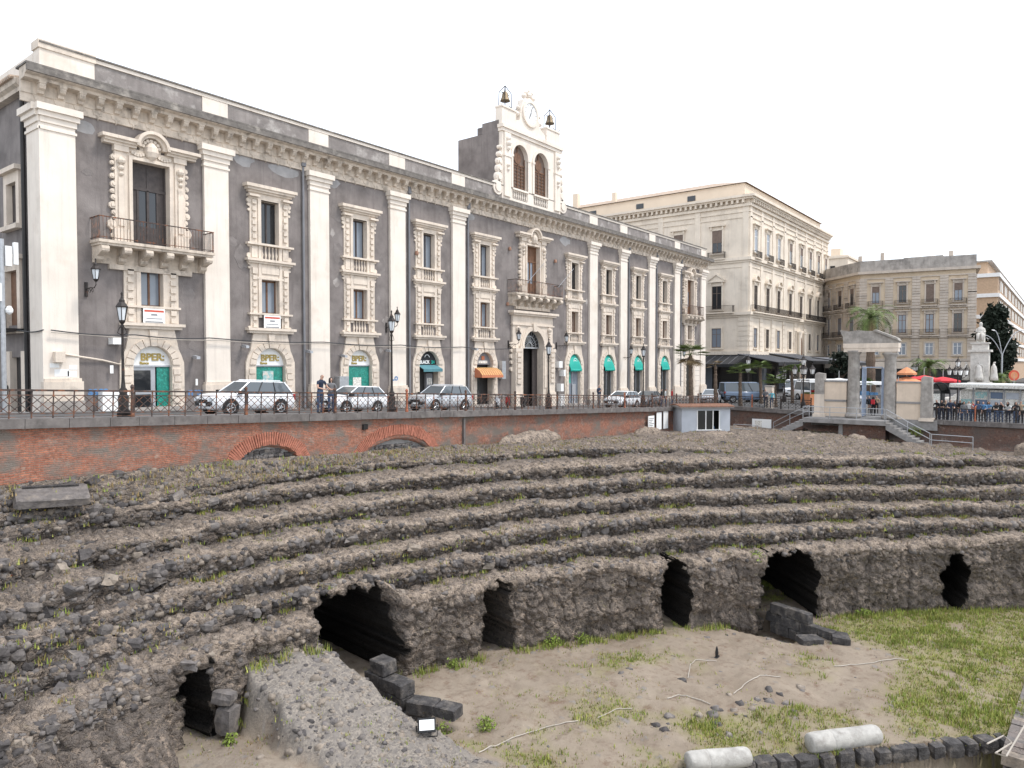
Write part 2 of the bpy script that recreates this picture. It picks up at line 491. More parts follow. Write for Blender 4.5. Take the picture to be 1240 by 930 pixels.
# ================================================================ street, pit walls, ruin
# ---- ruin and soil materials driven by point attributes that the shapes carry
def attr(t, name):
    a = t.nodes.new('ShaderNodeAttribute')
    a.attribute_name = name
    return a.outputs['Fac']
def Mruin(name, mortar, mortar2, dark, pale, earth):
    m, t, bs = nodes_of(name)
    st = mixc(t, attr(t, 'sid'), dark, pale)
    # small stones set in the mortar
    wv = N(t, 'ShaderNodeVectorMath', operation='MULTIPLY_ADD')
    nz = N(t, 'ShaderNodeTexNoise'); nz.inputs['Scale'].default_value = 5.0; nz.inputs['Detail'].default_value = 2
    t.links.new(pos(t), nz.inputs['Vector'])
    t.links.new(nz.outputs['Color'], wv.inputs[0]); wv.inputs[1].default_value = (.16, .16, .16)
    t.links.new(pos(t, (1, 1, 1.3)), wv.inputs[2])
    def vor(sc, feat='F1'):
        v_ = N(t, 'ShaderNodeTexVoronoi', feature=feat)
        v_.inputs['Scale'].default_value = sc
        t.links.new(wv.outputs[0], v_.inputs['Vector'])
        return v_
    va, ve = vor(5.6), vor(5.6, 'DISTANCE_TO_EDGE')
    vb, vf = vor(12.0), vor(12.0, 'DISTANCE_TO_EDGE')
    sa = N(t, 'ShaderNodeSeparateColor'); t.links.new(va.outputs['Color'], sa.inputs[0])
    sb = N(t, 'ShaderNodeSeparateColor'); t.links.new(vb.outputs['Color'], sb.inputs[0])
    def both(e_, c_, lo):
        q = N(t, 'ShaderNodeMath', operation='MULTIPLY')
        t.links.new(ramp(t, e_.outputs['Distance'], .06, .16), q.inputs[0]); t.links.new(ramp(t, c_, lo, lo + .06), q.inputs[1])
        return q.outputs[0]
    ma, mb_ = both(ve, sa.outputs[0], .22), both(vf, sb.outputs[0], .34)
    ca = mixc(t, sa.outputs[1], dark, (.155, .135, .12))
    cb_ = mixc(t, sb.outputs[1], (.055, .048, .045), (.22, .19, .16))
    st = mixc(t, ramp(t, noise(t, 14, 4, .7), .55, .8), st, (.20, .17, .14))
    mo = mixc(t, ramp(t, noise(t, 1.1, 5), .35, .65), mortar, mortar2)
    mo = mixc(t, attr(t, 'earth'), mixc(t, .36, mo, (.10, .083, .072)), mo)
    mo = mixc(t, ramp(t, noise(t, 17, 4, .7), .56, .8), mo, (.10, .088, .080))
    mo = mixc(t, mb_, mo, cb_)
    mo = mixc(t, ma, mo, ca)
    col = mixc(t, attr(t, 'stone'), mo, st)
    ea = mixc(t, ramp(t, noise(t, 9, 5, .7), .48, .70), earth, (.12, .105, .09))
    e = N(t, 'ShaderNodeMath', operation='MULTIPLY')
    t.links.new(attr(t, 'earth'), e.inputs[0])
    t.links.new(ramp(t, noise(t, 3.4, 5, .75), .38, .56), e.inputs[1])
    col = mixc(t, e.outputs[0], col, ea)
    col = mixc(t, ramp(t, noise(t, 3.1, 4), .63, .72), col, (.21, .18, .12))
    col = mixc(t, attr(t, 'hole_shade'), col, (.012, .011, .010))  # near black painted in as the shade inside the podium openings
    t.links.new(col, bs.inputs['Base Color'])
    bs.inputs['Roughness'].default_value = .95
    bs.inputs['Specular IOR Level'].default_value = .15
    h = mixc(t, .5, noise(t, 22, 5, .75), mixc(t, .5, ramp(t, ve.outputs['Distance'], 0, .2), ramp(t, vf.outputs['Distance'], 0, .25)))
    bump(t, bs, h, .10)
    return m
Mruin('ruin', (.46, .365, .285), (.30, .24, .19), (.045, .039, .036), (.175, .150, .132), (.46, .37, .29))
def Msoil(name):
    m, t, bs = nodes_of(name)
    c = mixc(t, ramp(t, noise(t, .55, 5), .35, .65), (.30, .25, .195), (.235, .19, .145))
    c = mixc(t, ramp(t, noise(t, 3.0, 6, .75), .5, .72), c, (.185, .14, .105))
    c = mixc(t, ramp(t, noise(t, 24, 3, .8), .62, .72), c, (.40, .34, .28))
    c = mixc(t, ramp(t, noise(t, 1.3, 5, .75), .56, .68), c, (.185, .13, .095))
    c = mixc(t, attr(t, 'rub'), c, mixc(t, ramp(t, noise(t, 13, 5, .7), .4, .65), (.30, .265, .225), (.13, .118, .108)))
    c = mixc(t, attr(t, 'green'), c, (.235, .22, .085))
    col = mixc(t, attr(t, 'stone'), c, mixc(t, attr(t, 'sid'), (.09, .085, .083), (.24, .215, .19)))
    t.links.new(col, bs.inputs['Base Color'])
    bs.inputs['Roughness'].default_value = .95
    bs.inputs['Specular IOR Level'].default_value = .1
    bump(t, bs, mixc(t, .5, noise(t, 9, 6, .75), noise(t, 45, 3)), .05)
Msoil('arena_soil')

# ---- street sheet with the pit left out
PIT_S, PIT_N = 64.0, 25.7
sx = sorted(set([-60, -30, -15] + list(range(-5, 100, 5)) + [64.15, 110, 130, 160, 200, 300, 500, 900]))
ny = sorted(set([-500, -250, -120, -70, -40, -25, -15, -5, 0, 5, 10, 15, 20, 25.95, 28.2, 32, 36.6, 38, 45, 60, 90, 140, 250, 500]))
PG = np.array([[(a, b, G(a, b)) for b in ny] for a in sx])
keep = np.array([[not (sx[i] < 64.1 and ny[j] < 25.9) for j in range(len(ny) - 1)] for i in range(len(sx) - 1)])
set_props(put('street_ground', grid_mesh('street_ground', PG, 'asphalt', False, keep=keep)), kind='structure')
sk_ = MB()
prev = None
for a in sx:
    if a <= 64.15:
        if prev is not None: sk_.add([(prev, 25.95, G(prev, 25.95) - .01), (a, 25.95, G(a, 25.95) - .01), (a, 25.95, -9.5), (prev, 25.95, -9.5)], [(0, 1, 2, 3)])
        prev = a
prev = None
for b in ny:
    if b <= 25.95:
        if prev is not None: sk_.add([(64.15, prev, G(64.15, prev) - .01), (64.15, b, G(64.15, b) - .01), (64.15, b, -13), (64.15, prev, -13)], [(0, 1, 2, 3)])
        prev = b
set_props(sk_.build('ground_edge', 'concrete'), kind='structure')
def strip(name, s0, s1, n0, n1, dz, mat, step=4.0, thick=.0):
    k = max(2, int((s1 - s0) / step))
    mb = MB()
    for i in range(k):
        a, b = s0 + (s1 - s0) * i / k, s0 + (s1 - s0) * (i + 1) / k
        mb.add([(a, n0, G(a, n0) + dz), (b, n0, G(b, n0) + dz), (b, n1, G(b, n1) + dz), (a, n1, G(a, n1) + dz),
                (a, n0, G(a, n0) - .05), (b, n0, G(b, n0) - .05), (b, n1, G(b, n1) - .05), (a, n1, G(a, n1) - .05)],
               [(0, 1, 2, 3), (4, 5, 1, 0), (6, 7, 3, 2)])
    return mb
mb = strip('pavement_by_railing', -12, 64.3, 25.96, 28.0, .10, 'pavement')
set_props(mb.build('pavement_by_railing', 'pavement'), kind='structure')
mb = strip('pavement_by_palace', 5, 92, 36.2, 37.98, .12, 'pavement')
set_props(mb.build('pavement_by_palace', 'pavement'), kind='structure')

# ---- brick retaining walls of the pit
ARCH = [(16.85, -4.35, 1.8, 1.30), (23.9, -4.95, 2.75, 1.75)]    # centre s, springing z, half width, rise of the relieving arches
def wall_grid(n0, n1, s_step, zrows, front, depthfun):
    pass
ss = np.arange(-4, 64.01, .06)
tt = np.linspace(0, 1, 64)
Sg, Tg = np.meshgrid(ss, tt, indexing='ij')
ztop = np.array([G(a, 25.7) for a in ss]) - .17
Zg = -7.2 + (ztop[:, None] + 7.2) * Tg
Pw = np.stack([Sg, np.full_like(Sg, 25.72), Zg], -1)
rec = np.zeros_like(Sg)
for cs, cz, hw, rise in ARCH:
    e = ((Sg - cs) / (hw * .86)) ** 2 + ((Zg - cz) / (rise * .72)) ** 2
    rec = np.maximum(rec, sstep(1.06, .94, e) * (Zg > cz - 1.2))
Pw[..., 1] += rec * .34 + .030 * fbm(Pw, 1.1, 4) + .018 * (vnoise(Pw * np.array([1, 1, 3.]), 5.0, 9))
# the far length of the wall stands a little back from a straight joint
Pw[..., 1] += .12 * sstep(28.62, 28.72, Sg)
north = thing('retaining_wall', 'long red brick wall below the street railing with two blind arches', 'retaining wall', (28, 25.8, -7.2))
put('brickwork', grid_mesh('brickwork', Pw, 'brick_red', True), north)
MB().box(-4, 64, 26.15, 26.4, -7.2, -2.4).build('backing', 'concrete', north, (0, 0, -1.6))
# arch bricks and the grey stones that close the arches
vou = MB().box(-.036, .036, 0, .16, -.25, .25).mesh('arch_brick', 'terra_arch' if 'terra_arch' in MATS else 'brick_red')
M('arch_brick', (.38, .15, .10), var=.3, scale=5, c2=(.25, .11, .07), c2lo=.5, c2hi=.7, c2scale=6, bsc=20, bd=.02)
vou.materials.clear(); vou.materials.append(MATS['arch_brick'])
def stone_mesh(k, seed, flat=.8, mat='basalt', rough=.26):
    r = random.Random(seed)
    bm = bmesh.new()
    bmesh.ops.create_cube(bm, size=2)
    bmesh.ops.subdivide_edges(bm, edges=bm.edges, cuts=1, use_grid_fill=True)
    ax = (r.uniform(.8, 1.3), r.uniform(.7, 1.1), flat * r.uniform(.75, 1.1))
    for v in bm.verts:
        p = v.co.normalized() * .40 + v.co * .52
        v.co = Vector((p.x * ax[0], p.y * ax[1], p.z * ax[2])) * (1 + r.uniform(-rough, rough))
    me = bpy.data.meshes.new('stone')
    bmesh.ops.triangulate(bm, faces=bm.faces)
    bm.to_mesh(me); bm.free()
    me.materials.append(MATS[mat])
    return me
STONES = [stone_mesh(k, 100 + k) for k in range(10)]
def block_mesh(seed, mat):
    r = random.Random(seed); bm = bmesh.new(); bmesh.ops.create_cube(bm, size=2)
    bmesh.ops.bevel(bm, geom=list(bm.edges), offset=.12, segments=1, affect='EDGES')
    for v in bm.verts: v.co *= 1 + r.uniform(-.05, .05)
    me = bpy.data.meshes.new('block'); bm.to_mesh(me); bm.free(); me.materials.append(MATS[mat]); return me
for cs, cz, hw, rise in ARCH:
    nb = int(hw * 26)
    for i in range(nb):
        a = PI * (.06 + .88 * (i + .5) / nb)
        x, z = cs + hw * math.cos(a), cz + rise * math.sin(a)
        nx, nz = math.cos(a) / hw, math.sin(a) / rise
        tilt = math.atan2(nx, nz)
        put('arch_brick', vou, north, (x, 25.675 + random.uniform(-.012, .012), z), (0, tilt, 0), (random.uniform(.85, 1.1), 1, random.uniform(.9, 1.15)))
    z = cz - .3
    while z < cz + rise * .72:
        x = cs - hw * .85
        while x < cs + hw * .85:
            wd = random.uniform(.16, .34)
            if ((x + wd / 2 - cs) / (hw * .84)) ** 2 + (max(0, z - cz) / (rise * .66)) ** 2 < 1:
                put('infill_stone', random.choice(STONES), north, (x + wd / 2, 25.95, z), (random.uniform(-.2, .2), random.uniform(-.3, .3), 0),
                    (wd * .55, .10, random.uniform(.10, .14)), [random.choice(['basalt_grey', 'basalt_grey', 'basalt'])])
            x += wd
        z += .21
# coping stones of the wall top
s = -4.0
coping_me = {}
while s < 64:
    ln = random.choice([.95, 1.1, 1.25, 1.4])
    if ln not in coping_me:
        mb = MB(); mb.box(-ln / 2 + .008, ln / 2 - .008, -.22, .28, -.30, 0)
        coping_me[ln] = mb.mesh('coping_stone', 'basalt_coping')
    c = s + ln / 2
    put('coping_stone', coping_me[ln], north, (c, 25.72 + random.uniform(-.012, .012), G(c, 25.7) + .10 + random.uniform(-.008, .008)),
        (0, math.atan(.04) if c < 55 else .01, 0))
    s += ln
MB().box(28.60, 28.72, 25.60, 25.80, -6, G(28.6, 25.7) - .3).build('joint_pier', 'basalt_coping', north)
MB().box(21.72, 21.98, 25.60, 25.72, -3.05, -2.80).build('drain_hole', 'interior', north)

east = thing('retaining_wall', 'dark brown brick wall under the piazza railing beside the entrance steps', 'retaining wall', (64, 4, -8))
nn = np.arange(-30, 25.8, .1)
ztop = np.array([G(64, a) for a in nn]) - .3
Ng, Tg = np.meshgrid(nn, np.linspace(0, 1, 40), indexing='ij')
Pe = np.stack([np.full_like(Ng, 64.02), Ng, -8.0 + (ztop[:, None] + 8.0) * Tg], -1)
Pe[..., 0] += .035 * fbm(Pe, 1.1, 4)
put('brickwork', grid_mesh('brickwork', Pe, 'brick_brown', True), east)
cm = MB().box(-.22, .26, -.69, .69, -.34, 0).mesh('coping_stone', 'basalt_coping')
n = -30.0
while n < 25:
    if not 8.2 < n < 16.6:
        put('coping_stone', cm, east, (64.0, n + .7, G(64, n + .7) + .08 + random.uniform(-.008, .008)))
    n += 1.4
MB().box(63.7, 64.2, 8.2, 17.5, -5.2, -4.42).build('gate_sill', 'concrete', east)

# ---- the amphitheatre
CX, CY = 14.0, -8.0
PH = np.arange(0, 131, 10.0)
RB = [np.array(a) for a in (
    [31.6, 30.0, 28.46, 26.7, 25.67, 25.25, 25.31, 25.74, 26.41, 27.2, 27.99, 28.66, 29.08, 29.13],
    [32.4, 30.8, 29.08, 27.58, 26.71, 26.35, 26.4, 26.75, 27.3, 27.94, 28.57, 29.07, 29.35, 29.5],
    [33.4, 31.7, 30.1, 28.79, 28.0, 27.66, 27.68, 27.95, 28.41, 28.94, 29.48, 29.92, 30.18, 30.3],
    [33.8, 32.2, 30.7, 29.67, 29.08, 28.85, 28.92, 29.24, 29.72, 30.32, 30.96, 31.58, 32.11, 32.5],
    [35.4, 33.7, 32.25, 31.1, 30.4, 30.12, 30.21, 30.65, 31.38, 32.38, 33.4, 34.0, 34.5, 35.0],
    [36.6, 34.8, 33.3, 32.9, 32.9, 33.0, 33.24, 33.4, 33.89, 34.86, 36.44, 37.5, 38, 39.0])]
ZT = [-7.95, -7.32, -6.69, -6.06, -5.43, -4.88, -4.50]
phs = np.linspace(9, 112, 1420)
def smooth_interp(x, xp, fp):
    co = np.polyfit(xp, fp, 7)
    return np.polyval(co, x)
rad = np.radians(phs)
arc = np.stack([CX + 28 * np.cos(rad), CY + 28 * np.sin(rad), np.zeros_like(rad)], -1)
ruin = sstep(88, 104, phs) + .35 * sstep(28, 15, phs)             # how far the seats have crumbled
Rw = np.minimum(np.where(np.sin(rad) > .2, (25.60 - CY) / np.maximum(np.sin(rad), .2), 999), np.where(np.cos(rad) > .05, (63.85 - CX) / np.maximum(np.cos(rad), .05), 999))
sw = CX + Rw * np.cos(rad)
zw = np.interp(sw, [5, 15, 20, 26.7, 31.4, 40, 50.6, 58, 63.9], [-3.7, -3.75, -4.0, -4.25, -4.53, -4.95, -5.35, -5.6, -5.7])
zw = np.where(rad < math.atan2(33.6, 49.85), -5.7 - .75 * sstep(30, 15, phs), zw)
B = []
for k in range(6):
    r = smooth_interp(phs, PH, RB[k]) + (.17 + .14 * ruin) * fbm(arc + 37 * k, .42, 4, 5 + k) + .09 * fbm(arc + 37 * k, 2.3, 2, 15 + k)
    B.append(np.minimum(r, Rw - .32 * (7 - k)))
inb = sstep(90.9, 90.2, phs) * sstep(83.6, 84.6, phs)             # the broken vault where the first seat is gone
t0 = 1.0 - .92 * inb
lipR = B[0] - t0 + .10 * fbm(arc + 3, .9, 3, 2)
zt = [ZT[k] + (.10 + .13 * ruin) * fbm(arc + 11 * k, .7, 4, 20 + k) for k in range(7)]
zt[0] = zt[0] + .47 * inb
zt[6] = np.minimum(zt[6], zw + .55)
floor_here = np.interp(phs, [6, 20, 45, 70, 88, 97, 105, 113], [-11.6, -11.5, -11.2, -11.1, -11.1, -10.6, -10.2, -10.2])
slump = sstep(99.6, 103.5, phs)
nodes = []           # (R, z, samples to next, earth, ring id)
nodes.append((lipR + .10 - 3.2 * slump, floor_here - .9, 20, .0))
nodes.append((lipR + .02 - 1.9 * slump, floor_here * .5 - 8.75 * .5, 26, .25))
nodes.append((lipR - .06 - .35 * slump, zt[0] - .55, 10, .1))
nodes.append((lipR - .10, zt[0] - .14, 5, .6))
nodes.append((lipR + .14 * t0, zt[0], 12, 1.))
for k in range(1, 7):
    b = B[k - 1]
    nodes.append((b + .16, zt[k - 1] + .03, 11, .0))
    nodes.append((b + .02 + .08 * ruin, zt[k] - .24, 6, .0))
    nodes.append((b + .03 + .14 * ruin, zt[k] - .05, 4, .5))
    nodes.append((b + .13 + .2 * ruin, zt[k], 15 if k < 6 else 70, 1.))
nodes.append((Rw, zw, 0, 1.))
RR = [n_[0] for n_ in nodes]
for i in range(5, len(RR)):
    if (i - 5) % 4 == 0: RR[i] = np.maximum(RR[i], RR[i - 1] + .05)
RR[-1] = np.maximum(RR[-1], Rw)
cols_R, cols_Z, cols_E, seg_id = [], [], [], []
for i in range(len(nodes) - 1):
    ns = int(nodes[i][2] * 1.35)
    for q in range(ns):
        f = q / ns
        cols_R.append(RR[i] * (1 - f) + RR[i + 1] * f)
        cols_Z.append(nodes[i][1] * (1 - f) + nodes[i + 1][1] * f)
        cols_E.append(nodes[i][3] * (1 - f) + nodes[i + 1][3] * f)
        seg_id.append(i)
cols_R.append(RR[-1]); cols_Z.append(nodes[-1][1]); cols_E.append(1.); seg_id.append(len(nodes) - 1)
Rg = np.stack(cols_R, 1); Zg = np.stack(cols_Z, 1)
Eg = np.broadcast_to(np.array(cols_E), Rg.shape).copy()
seg = np.array(seg_id)
def polar(R, Z):
    return np.stack([CX + R * np.cos(rad)[:, None], CY + R * np.sin(rad)[:, None], Z], -1)
P = polar(Rg, Zg)
du = np.gradient(P, axis=0); dv = np.gradient(P, axis=1)
Nn = np.cross(du, dv); Nn /= np.maximum(np.linalg.norm(Nn, axis=-1, keepdims=True), 1e-9)
if Nn[:, -20:, 2].mean() < 0: Nn = -Nn
near_wall = sstep(.05, .8, (Rw[:, None] - Rg))
ru = ruin[:, None]
plat = (seg[None, :] >= len(nodes) - 2) * 1.0
d = (.045 + .10 * ru + .12 * plat) * fbm(P, .95, 3, 40) + .04 * fbm(P, 3.3, 3, 50)
a1, a2, id1 = worley(P, 3.0, 60, (1, 1, 1.25))
edge = a2 - a1
st1 = sstep(.07, .17, edge) * (id1 > .30)
podm = (seg[None, :] < 4) * 1.0
d += (.075 + .03 * ru) * st1 * (1 - .45 * (a1 / .75) ** 2) * (.1 + 1.2 * ((id1 * 7.3) % 1)) * (1 + .25 * podm)
crk = np.abs(fbm(P, 1.5, 3, 301))
d -= .10 * sstep(.16, .0, crk)
d += podm * (.16 * fbm(P * np.array([1, 1, 1.6]), .9, 4, 311) + .07 * np.abs(fbm(P, 2.6, 3, 321)))
b1_, b2_, id2 = worley(P, 6.5, 70)
st2 = sstep(.06, .18, b2_ - b1_) * (id2 > .45)
d += .045 * st2 * (1 - st1)
d *= (.25 + .75 * near_wall)
stone = np.clip(np.maximum(st1 * (.75 + .4 * vnoise(P, 2.0, 81)), st2 * .8), 0, 1)
sid = np.where(st1 > st2, id1, id2)
P = P + Nn * d[..., None]
# vaulted openings through the podium: (phi right, phi left, z bottom, z top, depth)
HOLES = [(98.25, 99.75, -11.2, -8.25, 9, .0), (83.9, 90.2, -12.0, -7.42, 11.0, .62), (74.55, 77.35, -11.4, -8.15, 2.3, .0),
         (56.8, 59.6, -11.2, -8.12, 11, .55), (42.6, 48.8, -11.4, -8.02, 11, .50), (26.3, 28.6, -10.95, -8.45, 9, .9)]
podcol = seg <= 4
pz = P[..., 2]
phg = np.broadcast_to(phs[:, None], pz.shape)
jit = np.stack([phg * .48, pz, np.zeros_like(pz)], -1)
in_any = np.zeros(pz.shape, bool)
for (p0, p1, z0, z1, dep, rnd) in HOLES:
    pc, hw = (p0 + p1) / 2, (p1 - p0) / 2
    zz = (pz - z0) / (z1 - z0)
    top = np.clip((zz - .55) / .45, 0, 1.2)
    wid = hw * np.sqrt(np.clip(1 - rnd * top ** 2 - (1 - rnd) * .25 * top ** 6, 0, 1)) * (1 - .45 * (rnd > .8) * np.clip(1 - zz * 1.6, 0, 1))
    wid = wid * (1 + .22 * fbm(jit + pc, 1.5, 3, 90)) + .30 * fbm(jit + pc, 4, 3, 95)
    ins = (np.abs(phg - pc) < wid) & (zz < 1 + .07 * fbm(jit, 2.5, 3, 97)) & (seg[None, :] <= 3)
    in_any |= ins
    sh = dep * ins
    P[..., 0] += np.cos(rad)[:, None] * sh
    P[..., 1] += np.sin(rad)[:, None] * sh
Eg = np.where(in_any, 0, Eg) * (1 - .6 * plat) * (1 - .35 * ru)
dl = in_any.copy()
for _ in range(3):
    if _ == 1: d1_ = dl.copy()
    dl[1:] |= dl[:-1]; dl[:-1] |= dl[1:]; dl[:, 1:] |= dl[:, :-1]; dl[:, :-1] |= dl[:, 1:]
hole_shade = np.where(in_any, 1., np.where(d1_, .95, np.where(dl, .3, 0.))) * (phg < 96.5 + 99) * np.where((phg > 74) & (phg < 78), .65, 1.0)  # painted shade: full inside the openings, weaker on their rims and the shallow recess
amph = thing('amphitheatre_ruin', 'sunken ruin of curved lava stone seating rising from a pierced podium wall', 'ruin', (14, 18, -11))
cuts = [0, int(np.where(seg == 4)[0][0])] + [int(np.where(seg == 5 + 4 * k)[0][0]) for k in range(6)] + [len(seg) - 1]
tier_objs = []
for i in range(len(cuts) - 1):
    a, b = cuts[i], cuts[i + 1] + 1
    sl_ = (slice(None), slice(a, b))
    me = grid_mesh('tier', P[sl_], 'ruin', False, {'stone': stone[sl_], 'sid': sid[sl_], 'earth': Eg[sl_], 'hole_shade': hole_shade[sl_]})
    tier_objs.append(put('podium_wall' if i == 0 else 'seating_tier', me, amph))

# stones lying on and set in the seats
cube_t = [np.array([[l for l in p.vertices] for p in m_.polygons]) for m_ in STONES]
cube_v = [np.array([v.co[:] for v in m_.vertices]) for m_ in STONES]
def rot_rand(k):
    a, b, c = rng.uniform(-.35, .35, k), rng.uniform(-.35, .35, k), rng.uniform(0, 2 * PI, k)
    ca, sa, cb, sb, cc, sc_ = np.cos(a), np.sin(a), np.cos(b), np.sin(b), np.cos(c), np.sin(c)
    Rm = np.zeros((k, 3, 3))
    Rm[:, 0, 0] = cc * cb; Rm[:, 0, 1] = cc * sb * sa - sc_ * ca; Rm[:, 0, 2] = cc * sb * ca + sc_ * sa
    Rm[:, 1, 0] = sc_ * cb; Rm[:, 1, 1] = sc_ * sb * sa + cc * ca; Rm[:, 1, 2] = sc_ * sb * ca - cc * sa
    Rm[:, 2, 0] = -sb; Rm[:, 2, 1] = cb * sa; Rm[:, 2, 2] = cb * ca
    return Rm
def scatter(name, pts, sizes, mats, weights, parent):
    """many small stones as one mesh"""
    V, F, MI = [], [], []
    k = 0
    Rm = rot_rand(len(pts))
    mi = rng.choice(len(mats), len(pts), p=weights)
    var = rng.integers(0, len(STONES), len(pts))
    for i in range(len(pts)):
        vv = (cube_v[var[i]] * sizes[i]) @ Rm[i].T + pts[i]
        V.append(vv); F.append(cube_t[var[i]] + k); k += len(vv)
        MI.append(np.full(len(cube_t[var[i]]), mi[i]))
    me = raw_mesh(name, np.concatenate(V), np.concatenate(F), mats, False, mi=np.concatenate(MI))
    o = put(name, me, parent)
    o['kind'] = 'stuff'
    return o
wgt = np.ones(P.shape[:2])
wgt *= np.where(np.isin(seg, [4] + [8 + 4 * k for k in range(6)]), .55, 1.0)[None, :]
wgt *= (~in_any) * np.where(seg[None, :] < len(nodes) - 2, 1, .8) * (1 + ruin[:, None]) * (seg[None, :] > 1)
wgt[:, seg <= 3] *= np.maximum(.35, 1.6 * slump)[:, None]
wgt *= np.clip(1.25 - np.linalg.norm(P[..., :2], axis=-1) / 70, .2, 1)
pick = rng.choice(P.shape[0] * P.shape[1], 8200, p=(wgt / wgt.sum()).ravel())
pts = P.reshape(-1, 3)[pick]
sz = np.clip(rng.lognormal(-2.55, .42, len(pts)), .035, .19)
nrm = Nn.reshape(-1, 3)[pick]
dist = np.linalg.norm(pts[:, :2], axis=1)
order = np.argsort(-(sz / dist))
big = order[:290]
rest = order[290:]
scatter('rubble_stones', pts[rest] - nrm[rest] * sz[rest][:, None] * .55, sz[rest], ['basalt', 'basalt_grey', 'tuff_tan'], [.36, .50, .14], amph)
for i in big:
    c = seg[pick[i] % P.shape[1]]
    ti = int(np.searchsorted(np.array(cuts[1:]), pick[i] % P.shape[1], side='right'))
    p_ = pts[i] - nrm[i] * sz[i] * .5
    put('stone', random.choice(STONES), tier_objs[min(ti, len(tier_objs) - 1)], p_, (random.uniform(-.4, .4), random.uniform(-.4, .4), random.uniform(0, 6)),
        float(sz[i]) * 1.15, [random.choices(['basalt', 'basalt_grey', 'tuff_tan'], [.45, .45, .1])[0]])

# ---- arena floor with the ramp, the two trenches and the drop at the garden wall
fs_, fn_ = np.arange(-2, 50, .085), np.arange(-8, 24, .085)
S2, N2 = np.meshgrid(fs_, fn_, indexing='ij')
F3 = np.stack([S2, N2, np.zeros_like(S2)], -1)
base = np.interp(S2, [0, 9, 11, 16, 25, 40, 48], [-10.0, -10.05, -10.15, -10.55, -10.7, -11.1, -11.3])
hgt = base + .10 * fbm(F3, .5, 4, 3) + .03 * fbm(F3, 3, 3, 6)
wob = .16 * fbm(F3, 1.3, 3, 12)
# concrete ramp left of the trench
rx = sstep(10.75, 11.25, S2 + wob) * sstep(14.05, 13.85, S2 + wob * .6 - .12 * (16 - N2) * (N2 < 14.5))
ry = sstep(11.2, 12.6, N2 + wob)
rz = np.interp(N2, [11.6, 12.6, 15, 17.7, 19], [-10.45, -10.25, -9.6, -8.75, -8.5]) - .12 * np.abs(S2 - 12.6)
ramp_m = rx * ry * (N2 < 20)
hgt = hgt * (1 - ramp_m) + np.maximum(rz + .07 * fbm(F3, 2.2, 4, 33), hgt) * ramp_m
# trench
tr = sstep(13.9, 14.0, S2 + wob * .5) * sstep(15.25, 15.2, S2) * sstep(13.7, 14.6, N2 + wob)
hgt = hgt * (1 - tr) + np.interp(N2, [13.5, 15, 20], [-11.0, -11.5, -11.8]) * tr
tr2 = sstep(28.4, 28.9, S2 + wob) * sstep(30.35, 30.25, S2 - (N2 - 8.5) * .33) * sstep(7.9, 9.4, N2 + wob)
hgt = hgt - .75 * tr2
# in front of the low garden wall
cut_line = (N2 - 6.42) + (S2 - 18.97) * .871                  # < 0 on the camera's side of the wall
drop = sstep(-.02, -.10, cut_line) * (S2 > 16.0)
hgt = hgt - 1.6 * drop
green = sstep(-.1, .75, fbm(F3, .55, 5, 77) * .62 + sstep(16, 30, S2 - N2 * 1.15) * 1.15 - .24 + .45 * sstep(5.5, 1.5, cut_line) * (S2 > 14.5))
green *= (1 - tr) * (1 - ramp_m)
w1, w2, wid_ = worley(F3 + hgt[..., None] * np.array([0, 0, 1.]), 5.5, 140)
onr = np.clip(ramp_m + .25 * sstep(11.5, 9.5, S2) + .06, 0, 1)
stn = sstep(.10, .22, w2 - w1) * (wid_ > (1 - .42 * onr))
hgt = hgt + .045 * stn * (1 - (w1 / .7) ** 2)
F3[..., 2] = hgt
ramp_m2 = ramp_m
floor = put('arena_floor', grid_mesh('arena_floor', F3, 'arena_soil', True, {'rub': np.clip(onr * 1.2 - .1, 0, 1), 'green': green * (.6 + .4 * vnoise(F3, 6, 5)), 'stone': stn, 'sid': wid_}))
set_props(floor, kind='structure')
def floor_z(s, n):
    i = int(np.clip(round((s - fs_[0]) / .085), 0, len(fs_) - 1)); j = int(np.clip(round((n - fn_[0]) / .085), 0, len(fn_) - 1))
    return float(hgt[i, j])

# ================================================================ the palace
YF = 38.0
pal = thing('palace', 'long grey plastered palace with white pilasters, stone window surrounds and a clock belfry', 'palace', (51, 38, -4))
def wall_holes(mb, a0, a1, z0, z1, holes, fixed, axis='x', mi=0):
    """flat wall with rectangular openings; axis 'x': plane y=fixed, axis 'y': plane x=fixed"""
    As = sorted(set([a0, a1] + [v for h in holes for v in h[:2] if a0 < v < a1]))
    Zs = sorted(set([z0, z1] + [v for h in holes for v in h[2:4] if z0 < v < z1]))
    for i in range(len(As) - 1):
        for j in range(len(Zs) - 1):
            ca, cz = (As[i] + As[i + 1]) / 2, (Zs[j] + Zs[j + 1]) / 2
            if any(h[0] < ca < h[1] and h[2] < cz < h[3] for h in holes): continue
            q = [(As[i], Zs[j]), (As[i + 1], Zs[j]), (As[i + 1], Zs[j + 1]), (As[i], Zs[j + 1])]
            mb.add([(a, fixed, z) if axis == 'x' else (fixed, a, z) for a, z in q], [(0, 1, 2, 3)], mi)
PIL = [13.75, 21.65, 28.6, 35.3, 41.7, 61.65, 67.75, 74.3, 80.85, 88.6]
WIN = [25.05, 31.9, 38.45, 44.9, 58.3, 64.7, 71.1, 77.6]
BIG = [18.05, 51.5, 84.6]
S0, S1 = 13.05, 89.4
holes = []
for c in WIN:
    holes += [(c - .6, c + .6, 7.0, 9.6), (c - .575, c + .575, 2.95, 4.95), (c - 1.0, c + 1.0, -7, .9)]
for c in BIG:
    holes += [(c - .95, c + .95, 6.05, 10.35)]
